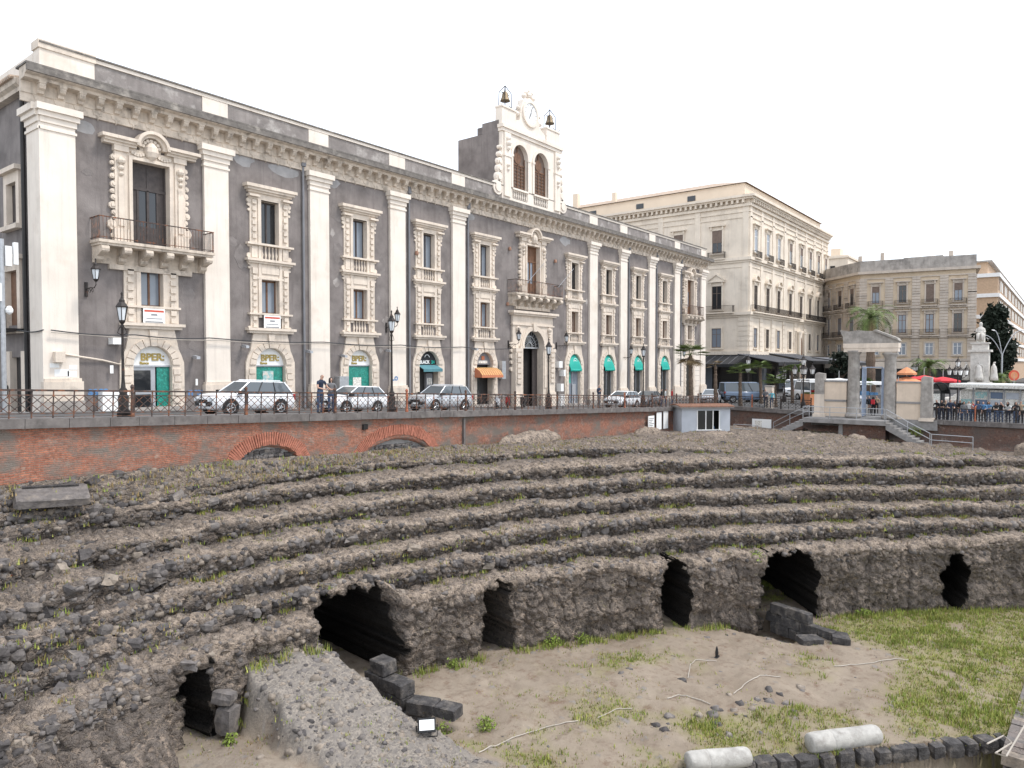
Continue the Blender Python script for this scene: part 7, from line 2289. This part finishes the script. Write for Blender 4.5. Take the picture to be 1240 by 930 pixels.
# stalls
def stall(label, px, dep, w_, h, mat, rz=0.2, d=1.6, top='sign_white'):
    c = at(px, dep); g0 = G(c.x, c.y)
    t_ = thing('market_stall', label, 'stall', (c.x, c.y, g0))
    rz = TH - PI / 2 + rz
    def b(nm, mt, *a):
        m = MB(); fbox(m, rz, (c.x, c.y), *a); return m.build(nm, mt, t_)
    b('counter', mat, -w_ / 2, w_ / 2, 0, d, g0, g0 + h * .45)
    for x in (-w_ / 2 + .06, w_ / 2 - .06):
        for y in (.06, d - .06): b('post', 'steel', x - .04, x + .04, y - .04, y + .04, g0, g0 + h)
    b('roof', top, -w_ / 2 - .25, w_ / 2 + .25, -.25, d + .25, g0 + h, g0 + h + .12); b('fascia', top, -w_ / 2 - .25, w_ / 2 + .25, -.28, -.25, g0 + h - .2, g0 + h + .1)
    for i in range(5):
        x = -w_ / 2 + .2 + (w_ - .4) * i / 5
        b('goods', random.choice(['cloth_red', 'cloth_tan', 'cloth_blue', 'leaf_bush', 'cloth_white']), x, x + w_ / 7, .1, d - .3, g0 + h * .45, g0 + h * .45 + random.uniform(.15, .4))
stall('white roofed stall with an orange counter beside the gateway pier', 1003, 72, 4.0, 2.5, 'fabric_orange')
stall('white roofed stall seen through the gateway', 1052, 74, 3.0, 2.3, 'cloth_grey')
# long white pavilion at the right
lp = thing('flower_pavilion', 'long low white roofed pavilion with poster covered front behind the crowd', 'pavilion', (76, -2, gz))
c0, c1 = at(1162, 70.0), at(1300, 62.0)
dd = (c1 - c0); Lp = dd.length; rzp = math.atan2(dd.y, dd.x)
def lb(nm, mt, *a, par=lp):
    m = MB(); fbox(m, rzp, (c0.x, c0.y), *a); return m.build(nm, mt, par)
lb('roof', 'sign_white', -.6, Lp + .6, -.6, 3.6, -2.35, -1.95); lb('fascia', 'sign_print', -.62, Lp + .62, -.66, -.602, -2.30, -2.05)
lb('back_wall', 'grey_stone', 0, Lp, 3.0, 3.2, gz, -2.35)
lb('front_panel', 'sign_print', .2, Lp, 0, .1, gz + .5, -2.5)
k = int(Lp / 1.3)
for i in range(k + 1):
    lb('post', 'aluminium', i * Lp / k - .05, i * Lp / k + .05, -.14, -.02, gz, -2.36)
for i in range(k):
    for j in range(2):
        lb('poster', ['poster', 'sign_print', 'kiosk_blue', 'paint_blue'][(i * 3 + j) % 4], i * Lp / k + .15, (i + 1) * Lp / k - .15, -.045, -.005, gz + .7 + .75 * j, gz + 1.3 + .75 * j)
# black arched shelter
ar_ = thing('arched_shelter', 'black framed arched shelter with dark glass beside the pavilion', 'shelter', (80, 9, gz))
cA = at(1138, 68); rza = TH - PI / 2
def ab(m, x, y, z): return (cA.x + x * math.cos(rza) - y * math.sin(rza), cA.y + x * math.sin(rza) + y * math.cos(rza), z)
m = MB()
for y in (0, 1.5):
    m.tube([ab(m, -1.0, y, gz)] + [ab(m, -1.0 * math.cos(a), y, -2.9 + 1.1 * math.sin(a)) for a in np.linspace(0, PI, 12)] + [ab(m, 1.0, y, gz)], .06, 6)
m.build('frame', 'plastic_black', ar_)
vs, fs = [], []
for y in (0, 1.5):
    for a in np.linspace(0, PI, 12): vs.append(ab(m, -.98 * math.cos(a), y, -2.9 + 1.08 * math.sin(a)))
for i in range(11): fs.append((i, i + 1, 13 + i, 12 + i))
MB().add(vs, fs).build('roof_glass', 'glass_shop', ar_)
mm = MB(); fbox(mm, rza, (cA.x, cA.y), -.95, .95, .7, .8, gz, -2.6); mm.build('back_panel', 'glass_shop', ar_)
mm = MB(); fbox(mm, rza, (cA.x, cA.y), -.4, .4, .55, .68, gz + .6, -2.9); mm.build('poster', 'sign_print', ar_)
# yellow planter bush in front
def leaf_cloud(n, c, r, size, seed, flat=1.0, mats=None):
    g = np.random.default_rng(seed)
    d = g.normal(size=(n, 3)); d /= np.linalg.norm(d, axis=1)[:, None]
    lump = 1 + .35 * vnoise(d * 2.2 + seed, 1.0, seed)
    rad_ = (g.random(n) ** .45) * lump
    C = np.array(c) + d * rad_[:, None] * np.array(r)
    a = g.normal(size=(n, 3)); a /= np.linalg.norm(a, axis=1)[:, None]
    b = np.cross(a, g.normal(size=(n, 3))); b /= np.linalg.norm(b, axis=1)[:, None]
    s_ = size * g.uniform(.6, 1.3, n)[:, None]
    V = np.stack([C - a * s_, C + b * s_ * .5, C + a * s_, C - b * s_ * .5], 1).reshape(-1, 3)
    return V, np.arange(4 * n).reshape(n, 4)
def tree(label, px, dep, trunk_h, crown, size, n, mat, seed):
    c = at(px, dep); g0 = G(c.x, c.y)
    t_ = thing('tree', label, 'tree', (c.x, c.y, g0))
    tr = MB().tube([(c.x, c.y, g0 - .2), (c.x + .1, c.y, g0 + trunk_h * .5), (c.x, c.y + .1, g0 + trunk_h), (c.x, c.y, g0 + trunk_h + crown[2])], [.38, .3, .24, .08], 10)
    rr = random.Random(seed)
    for i in range(7):
        a = rr.uniform(0, 6.3); z = g0 + trunk_h + rr.uniform(-.3, crown[2])
        tr.tube([(c.x, c.y, z), (c.x + crown[0] * .6 * math.cos(a), c.y + crown[1] * .6 * math.sin(a), z + rr.uniform(.3, 1.8))], [.12, .03], 6)
    tr.build('trunk', 'bark', t_)
    VV, FF, off = [], [], 0
    for i in range(48):
        a = rr.uniform(0, 6.3); h_ = -.95 + 1.9 * (i + rr.random()) / 48
        k = math.sqrt(max(.03, 1 - h_ * h_)) * rr.uniform(.05, .75)
        cc = (c.x + crown[0] * k * math.cos(a), c.y + crown[1] * k * math.sin(a), g0 + trunk_h + crown[2] * (1 + h_))
        V, F_ = leaf_cloud(n // 48, cc, (crown[0] * .38, crown[1] * .38, crown[2] * .20), size, seed + i)
        VV.append(V); FF.append(F_ + off); off += len(V)
    o = put('crown', raw_mesh('crown', np.concatenate(VV), np.concatenate(FF), mat, False), t_)
    o['kind'] = 'stuff'
tree('tall dark evergreen tree behind the marble monument', 1206, 104, 2.2, (2.7, 2.7, 5.2), .34, 8000, 'leaf_dark', 3)
tree('low dark street tree beyond the gateway', 1020, 98, 2.4, (2.2, 2.2, 1.6), .25, 1500, 'leaf_dark', 13)
def palm(name, label, px, dep, h, nf, fl, mat='leaf_palm', seed=1, tr=.22, fan=False, skirt=False, group='palms in the square'):
    c = at(px, dep); g0 = G(c.x, c.y)
    t_ = thing(name, label, 'palm', (c.x, c.y, g0), group)
    rr = random.Random(seed)
    top = g0 + h
    pts, rs = [], []
    for i in range(15):
        f = i / 14
        pts.append((c.x + .12 * math.sin(f * 2.2 + seed), c.y + .1 * math.sin(f * 1.7), g0 - .1 + (h + .1) * f)); rs.append(tr * (1.25 - .35 * f) * (1.0 + (.12 if i % 2 else -.05)))
    MB().tube(pts, rs, 9).build('trunk', 'bark', t_)
    cx_, cy_ = pts[-1][0], pts[-1][1]
    VV = [[], []]; FF = [[], []]
    for i in range(nf):
        a = 2 * PI * (i * .381966 + rr.uniform(-.03, .03))
        el = rr.uniform(-.1, 1.25) if not skirt or i % 4 else rr.uniform(-.9, -.3)
        dry = 1 if el < -.25 else 0
        L = fl * rr.uniform(.8, 1.1)
        d = Vector((math.cos(a), math.sin(a), 0))
        vs, fs = VV[dry], FF[dry]
        side = Vector((-d.y, d.x, 0))
        if fan:
            st_len = L * .45
            base = Vector((cx_, cy_, top)) + d * math.cos(el) * st_len + Vector((0, 0, math.sin(el) * st_len))
            dirv = d * math.cos(el * .5 - .15) + Vector((0, 0, math.sin(el * .5 - .15)))
            k = len(vs); vs += [Vector((cx_, cy_, top)) + side * .015, Vector((cx_, cy_, top)) - side * .015, base - side * .015, base + side * .015]; fs.append((k, k + 1, k + 2, k + 3))
            for j in range(13):
                b_ = (j / 12 - .5) * 2.7
                ld_ = (dirv * math.cos(b_) + side * math.sin(b_)).normalized()
                tip = base + ld_ * L * .6 + Vector((0, 0, -.12 * L * abs(b_) * .5))
                sd_ = ld_.cross(Vector((0, 0, 1))).normalized() * .035
                k = len(vs); mid = base.lerp(tip, .5) + Vector((0, 0, .03)); vs += [base, mid + sd_, tip, mid - sd_]; fs.append((k, k + 1, k + 2, k + 3))
        else:
            prev = Vector((cx_, cy_, top)); e = el
            for j in range(9):
                nxt = prev + (d * math.cos(e) + Vector((0, 0, math.sin(e)))) * (L / 9)
                e -= .13 + .06 * j * .5
                k = len(vs); vs += [prev + side * .02, prev - side * .02, nxt - side * .018, nxt + side * .018]; fs.append((k, k + 1, k + 2, k + 3))
                ll = L * .26 * math.sin(PI * (j + 1.4) / 11)
                for q in range(2):
                    p_ = prev.lerp(nxt, q / 2)
                    for sg in (-1, 1):
                        fw_ = (nxt - prev).normalized()
                        tip = p_ + side * sg * ll * .8 + fw_ * ll * .5 + Vector((0, 0, -ll * .25 + rr.uniform(-.05, .05)))
                        w2 = fw_ * .045
                        k = len(vs); vs += [p_ - w2, p_ + w2, tip]; fs.append((k, k + 1, k + 2))
                prev = nxt
    for dry, mt in ((0, mat), (1, 'leaf_palm_dry')):
        if VV[dry]:
            MB().add(VV[dry], FF[dry]).build('fronds' if not dry else 'dry_fronds', mt, t_)
palm('date_palm', 'large feathery date palm rising behind the gateway', 1055, 80, 9.3, 52, 3.4, seed=2, tr=.42, skirt=True)
palm('date_palm', 'smaller date palm in front of the beige building beside the red umbrellas', 1125, 86, 3.9, 34, 2.6, seed=5, tr=.3)
palm('date_palm', 'low date palm at the foot of the monument beside the street light', 1212, 92, 2.6, 30, 2.2, seed=8, tr=.3)
palm('fan_palm', 'tall fan palm with slim trunk before the corner bay of the palace', 838, 66, 4.7, 34, 1.7, seed=3, tr=.17, fan=True, skirt=True)
palm('fan_palm', 'short bent fan palm with few leaves beside the tall one', 867, 67, 3.7, 5, .95, 'leaf_palm_dry', seed=6, tr=.15, fan=True)
palm('fan_palm', 'bushy fan palm behind the railing beside the white haired man', 898, 66.5, 3.2, 26, 1.35, seed=4, tr=.14, fan=True)
palm('fan_palm', 'fan palm behind the two people at the corner railing', 922, 72, 3.6, 22, 1.3, seed=14, tr=.14, fan=True)
palm('fan_palm', 'low bushy fan palm beside the square white pillar', 940, 67, 2.4, 26, 1.25, seed=9, tr=.14, fan=True)
palm('fan_palm', 'fan palm half hidden behind the low one by the square pillar', 960, 74, 3.3, 24, 1.4, seed=19, tr=.14, fan=True)
palm('fan_palm', 'small green fan palm growing inside the gateway', 1047, 68, 2.4, 20, 1.0, seed=24, tr=.12, fan=True)
c0 = at(932, 65.5)
sp = thing('stone_pillar', 'square pale stone pillar at the corner railing beside the low fan palm', 'pillar', (c0.x, c0.y, G(c0.x, c0.y)))
MB().box(c0.x - .32, c0.x + .32, c0.y - .32, c0.y + .32, -4.9, -2.15).build('shaft', 'limestone', sp); MB().box(c0.x - .36, c0.x + .36, c0.y - .36, c0.y + .36, -2.15, -2.02).build('cap', 'old_column', sp)
# white globe lantern clusters
def cluster(label, px, dep, h, arms):
    c = at(px, dep); g0 = G(c.x, c.y)
    t_ = thing('lantern_cluster', label, 'street lamp', (c.x, c.y, g0), 'many armed lantern posts on the square', 0, world=False)
    MB().lathe(0, 0, [(.24, 0), (.22, .5), (.12, .7), (.07, 1.2), (.05, h)], 8).build('post', 'iron_black', t_)
    tops = [(0, 0, h)] + [(.75 * math.cos(2 * PI * i / arms + .4), .75 * math.sin(2 * PI * i / arms + .4), h - .85) for i in range(arms)]
    a_ = MB()
    for x, y, z in tops[1:]: a_.tube([(0, 0, z - .2), (x * .6, y * .6, z - .3), (x, y, z - .1), (x, y, z)], .03, 5)
    a_.build('arms', 'iron_black', t_)
    li, lg = MB(), MB(); lantern(li, lg, 0, .26)
    lm_, gm_ = li.mesh('lantern_frame', 'iron_black'), lg.mesh('lantern_glass', 'white_paint')
    for p in tops:
        f = put('lantern_frame', lm_, t_, p); put('lantern_glass', gm_, f)
cluster('five light lantern post beside the black canopy end', 973, 66, 4.0, 4)
cluster('lantern post with two lights behind the bushy fan palms', 906, 75, 3.9, 2)
cluster('lantern post with white lamps behind the low fan palm', 950, 76, 3.2, 3)
cluster('many armed lantern post before the beige building', 1160, 72, 4.2, 4)
cluster('small lantern post beside the fan of the small palm', 1112, 90, 4.3, 3)
# modern street light
c0 = at(1213, 92)
sl2 = thing('street_light', 'tall grey street light with two curved arms before the dark tree', 'street light', (c0.x, c0.y, gz))
m = MB().tube([(c0.x, c0.y, gz), (c0.x, c0.y, 1.2)], .10, 8); m.build('pole', 'steel', sl2)
rv = Vector((math.sin(TH), -math.cos(TH), 0))
for sg, L_, hh in ((-1, 2.3, 2.6), (1, 2.4, 3.2), (-.55, 1.9, 3.2)):
    p = [Vector((c0.x, c0.y, 1.0)) + rv * sg * L_ * f + Vector((0, 0, hh * (1 - (1 - f) ** 2))) for f in np.linspace(0, 1, 8)]
    MB().tube(p, .05, 6).build('arm', 'steel', sl2)
    MB().tube([p[-1], p[-1] + rv * sg * .6 + Vector((0, 0, .08))], [.09, .05], 8).build('lamp_head', 'white_paint', sl2)
# cctv pole at the left edge
cp = thing('camera_pole', 'grey steel pole with white camera boxes at the palace corner', 'camera pole', (10.5, 31.5, G(10.5, 31.5)))
q = at(5, 32.5)
MB().tube([(q.x, q.y, G(q.x, q.y)), (q.x, q.y, 5.6)], .10, 8).build('pole', 'steel', cp)
MB().box(q.x + .1, q.x + .35, q.y - .15, q.y + .1, 4.4, 5.3).build('box', 'white_paint', cp); MB().box(q.x + .45, q.x + .62, q.y - .1, q.y + .1, 4.5, 5.5).build('antenna', 'sign_white', cp)
MB().lathe(q.x + .22, q.y - .1, [(.02, 2.2), (.14, 2.3), (.16, 2.42), (.10, 2.56), (.04, 2.6)], 10).build('dome_camera', 'sign_white', cp); MB().box(q.x - .3, q.x - .05, q.y - .1, q.y + .15, 2.8, 3.6).build('box', 'white_paint', cp)
# no-entry disc and traffic sign
c0 = at(1228, 84)
t_ = thing('road_sign', 'round red and orange road sign beyond the poster covered pavilion', 'sign', (c0.x, c0.y, gz))
MB().tube([(c0.x, c0.y, gz), (c0.x, c0.y, -1.2)], .04, 6).build('post', 'steel', t_)
dsc = MB().disc((0, 0), .62, -.02, .02, 20).build('disc', 'print_red', t_, (c0.x, c0.y, -1.4), (0, 0, TH - PI / 2)); MB().disc((0, 0), .42, -.03, -.022, 18).build('disc_face', 'fabric_orange', dsc)

# ---- weeds on the ruin and grass on the arena
def blades(points, per, hlo, hhi, spread, seed, dry=.25, flower=0.0, wid=.012, lean=.5):
    g = np.random.default_rng(seed)
    n = len(points) * per
    base = np.repeat(np.asarray(points), per, axis=0)
    base = base + np.concatenate([g.normal(0, spread, (n, 2)), np.zeros((n, 1))], 1)
    h = g.uniform(hlo, hhi, n)
    a = g.uniform(0, 2 * PI, n)
    tip = base + np.stack([np.cos(a) * h * lean * g.random(n), np.sin(a) * h * lean * g.random(n), h], 1)
    sd_ = np.stack([-np.sin(a), np.cos(a), np.zeros(n)], 1) * (wid * g.uniform(.7, 1.6, n))[:, None]
    base[:, 2] -= .03
    V = np.stack([base - sd_, base + sd_, tip], 1).reshape(-1, 3)
    mi = np.where(g.random(n) < dry, 2, np.where(g.random(n) < .5, 0, 1))
    return V, np.arange(3 * n).reshape(n, 3), mi
GR = ['leaf_grass', 'leaf_fresh', 'leaf_dry', 'leaf_yellow', 'leaf_red']
VV, FF, MI, off = [], [], [], 0
tuft_cols = [int(np.where(seg == 5 + 4 * k)[0][0]) + 1 for k in range(6)]
rr = np.random.default_rng(5)
tp = []
for j in tuft_cols:
    dens = vnoise(np.stack([phs * .35, np.full_like(phs, j), np.zeros_like(phs)], -1), 1.0, 400)
    for i in range(len(phs)):
        if rr.random() < .15 * max(0, dens[i] + .15) + .012:
            tp.append(P[i, max(0, j - rr.integers(0, 4))])
tp = np.array(tp)
def addb(*args, **kw):
    global off
    V, F_, mi = blades(*args, **kw)
    VV.append(V); FF.append(F_ + off); MI.append(mi); off += len(V)
addb(tp, 26, .04, .19, .11, 1, dry=.25, wid=.019)
ii = rr.integers(0, P.shape[0], 800); jj = rr.integers(cuts[1], P.shape[1] - 2, 800)
addb(P[ii, jj], 14, .03, .14, .12, 2, dry=.6, wid=.018)
upl = [P[i, j] for i, j in zip(rr.integers(0, P.shape[0], 620), rr.integers(cuts[-2] + 24, P.shape[1] - 2, 620))]
addb(np.array(upl), 12, .03, .16, .22, 3, dry=.75, wid=.02)
# foot of the podium
fp = []
for i in range(0, len(phs), 3):
    if 20 < phs[i] < 97 and rr.random() < .55 and not in_any[i, 15]:
        r = lipR[i] - .18 - .25 * rr.random()
        x, y = CX + r * math.cos(rad[i]), CY + r * math.sin(rad[i])
        fp.append((x, y, floor_z(x, y)))
addb(np.array(fp), 24, .05, .30, .13, 4, dry=.12, wid=.016)
# flowers
fl_pts = np.concatenate([tp[rr.integers(0, len(tp), 150)], np.array(fp)[rr.integers(0, len(fp), 40)]])
n = len(fl_pts) * 3
base = np.repeat(fl_pts, 3, axis=0) + np.concatenate([rr.normal(0, .1, (n, 2)), rr.uniform(.10, .34, (n, 1))], 1)
s_ = .022
V = np.stack([base + [-s_, 0, 0], base + [0, -s_, s_], base + [s_, 0, 0], base + [0, s_, -s_]], 1).reshape(-1, 3)
wm = raw_mesh('weeds', np.concatenate(VV), np.concatenate(FF), GR, False, mi=np.concatenate(MI))
set_props(put('weeds', wm), 'scattered green and dry weeds growing in the joints of the ruin', 'weeds', kind='stuff')
fm = raw_mesh('flowers', V, np.arange(4 * n).reshape(n, 4), ['leaf_yellow', 'leaf_red'], False, mi=(rr.random(n) < .12).astype(int))
set_props(put('wild_flowers', fm), 'tiny yellow and red wild flowers among the weeds', 'flowers', kind='stuff')
# arena grass
VV, FF, MI, off = [], [], [], 0
pr = green.ravel() ** 1.6 * (drop.ravel() < .5)
vis = (N2.ravel() * math.sin(TH) + S2.ravel() * math.cos(TH) > 16) & (S2.ravel() < 44)
pr = pr * vis
ix = rr.choice(len(pr), 26000, p=pr / pr.sum())
addb(F3.reshape(-1, 3)[ix], 5, .03, .11, .06, 6, dry=.16, wid=.016, lean=.9)
clumpw = pr * (vnoise(F3.reshape(-1, 3), 1.4, 500) > .25)
ix = rr.choice(len(pr), 1700, p=clumpw / clumpw.sum())
addb(F3.reshape(-1, 3)[ix], 14, .06, .22, .09, 7, dry=.06, wid=.018, lean=.8)
sparse = np.clip(vnoise(F3.reshape(-1, 3), .8, 520) + .25 + .5 * sstep(7, 2, cut_line).ravel(), 0, 1) * vis * (drop.ravel() < .5)
ix = rr.choice(len(pr), 2600, p=sparse / sparse.sum())
addb(F3.reshape(-1, 3)[ix], 9, .02, .08, .10, 8, dry=.4, wid=.014, lean=.9)
gm = raw_mesh('grass', np.concatenate(VV), np.concatenate(FF), GR, False, mi=np.concatenate(MI))
set_props(put('grass', gm), 'short green grass and weeds spreading over the arena floor', 'grass', kind='stuff')
# pebbles and loose stones on the arena floor and ramp
wv = (ramp_m.ravel() * 5 + .4 * sstep(12, 9, S2).ravel() + .05) * vis * (drop.ravel() < .5)
wv *= (np.hypot(S2 - CX, N2 - CY).ravel() < 27)
ix = rr.choice(len(wv), 1000, p=wv / wv.sum())
pp = F3.reshape(-1, 3)[ix]
psz = np.clip(rr.lognormal(-3.05, .5, len(pp)), .02, .14)
pp = pp - np.array([0, 0, 1.]) * psz[:, None] * .45
pebbles = scatter('loose_pebbles', pp, psz, ['basalt', 'basalt_grey', 'tuff_tan'], [.15, .4, .45], None)
set_props(pebbles, 'loose pebbles and small stones strewn over ramp and arena soil', 'pebbles', kind='stuff')
line = []
for k in range(30):
    f = rr.random()
    x_, y_ = floor_px(790 + 190 * f + rr.normal(0, 10), 878 - 30 * f + rr.normal(0, 9))
    line.append((x_, y_, floor_z(x_, y_) - .03))
rowst = scatter('loose_stones', np.array(line), rr.uniform(.05, .16, len(line)), ['basalt', 'basalt_grey', 'tuff_tan'], [.4, .4, .2], None)
set_props(rowst, 'broken line of half buried dark stones among the arena weeds', 'stones', kind='stuff')
# leafy weeds along the podium foot and one shrub over the wide vault
def bush(label, loc, r, n, seed, mat='leaf_fresh'):
    t_ = thing('weed_bush', label, 'bush', loc, None)
    V, F_ = leaf_cloud(n, (loc[0], loc[1], loc[2] + r * .6), (r, r, r * .8), .05, seed)
    put('foliage', raw_mesh('foliage', V, F_, mat, False), t_)['kind'] = 'stuff'
    st_ = MB()
    for i in range(4):
        a = i * 1.6
        st_.tube([(loc[0], loc[1], loc[2] - .05), (loc[0] + r * .5 * math.cos(a), loc[1] + r * .5 * math.sin(a), loc[2] + r)], .012, 4)
    st_.build('stems', 'bark', t_)
def at_phi(ph_, dr, z=None):
    i = int(np.argmin(np.abs(phs - ph_))); r = lipR[i] + dr
    x, y = CX + r * math.cos(rad[i]), CY + r * math.sin(rad[i])
    return (x, y, floor_z(x, y) if z is None else z)
bush('green weed bush at the podium foot between the shallow recess and the narrow vault', at_phi(71.2, -.35), .36, 260, 1)
bush('small green weed bush next to its larger twin at the podium foot', at_phi(68.2, -.35), .28, 180, 2)
bush('green weed bush by the ashlar stack at the broken vault', at_phi(80.5, -.4), .26, 160, 3)
bush('weed bush in the trench beside the row of black blocks', (15.1, 14.3, floor_z(15.1, 14.3)), .34, 240, 4)
bush('weed bush at the end of the trench', (15.7, 13.2, floor_z(15.7, 13.2)), .28, 200, 5)
bush('weed clump hanging beside the top of the wide dark vault', at_phi(49.3, .1, -8.35), .38, 280, 6)
bush('weed bush in the far grass by the podium', at_phi(37.5, -.3), .3, 200, 7)
bush('green weed tuft inside the small doorway beside the upright block', (10.25, 17.55, floor_z(10.25, 17.55)), .2, 120, 8)
bush('weed bush on the pit side of the brown brick wall', (63.4, 9.6, -5.7), .6, 380, 9)

# lettering becomes plain meshes
dg = bpy.context.evaluated_depsgraph_get()
for o in FONTS:
    me = bpy.data.meshes.new_from_object(o.evaluated_get(dg))
    nm = o.name.split('.')[0]
    q = bpy.data.objects.new(nm, me); COL.objects.link(q)
    q.parent = o.parent; q.location = o.location.copy(); q.rotation_euler = o.rotation_euler.copy()
    bpy.data.objects.remove(o)
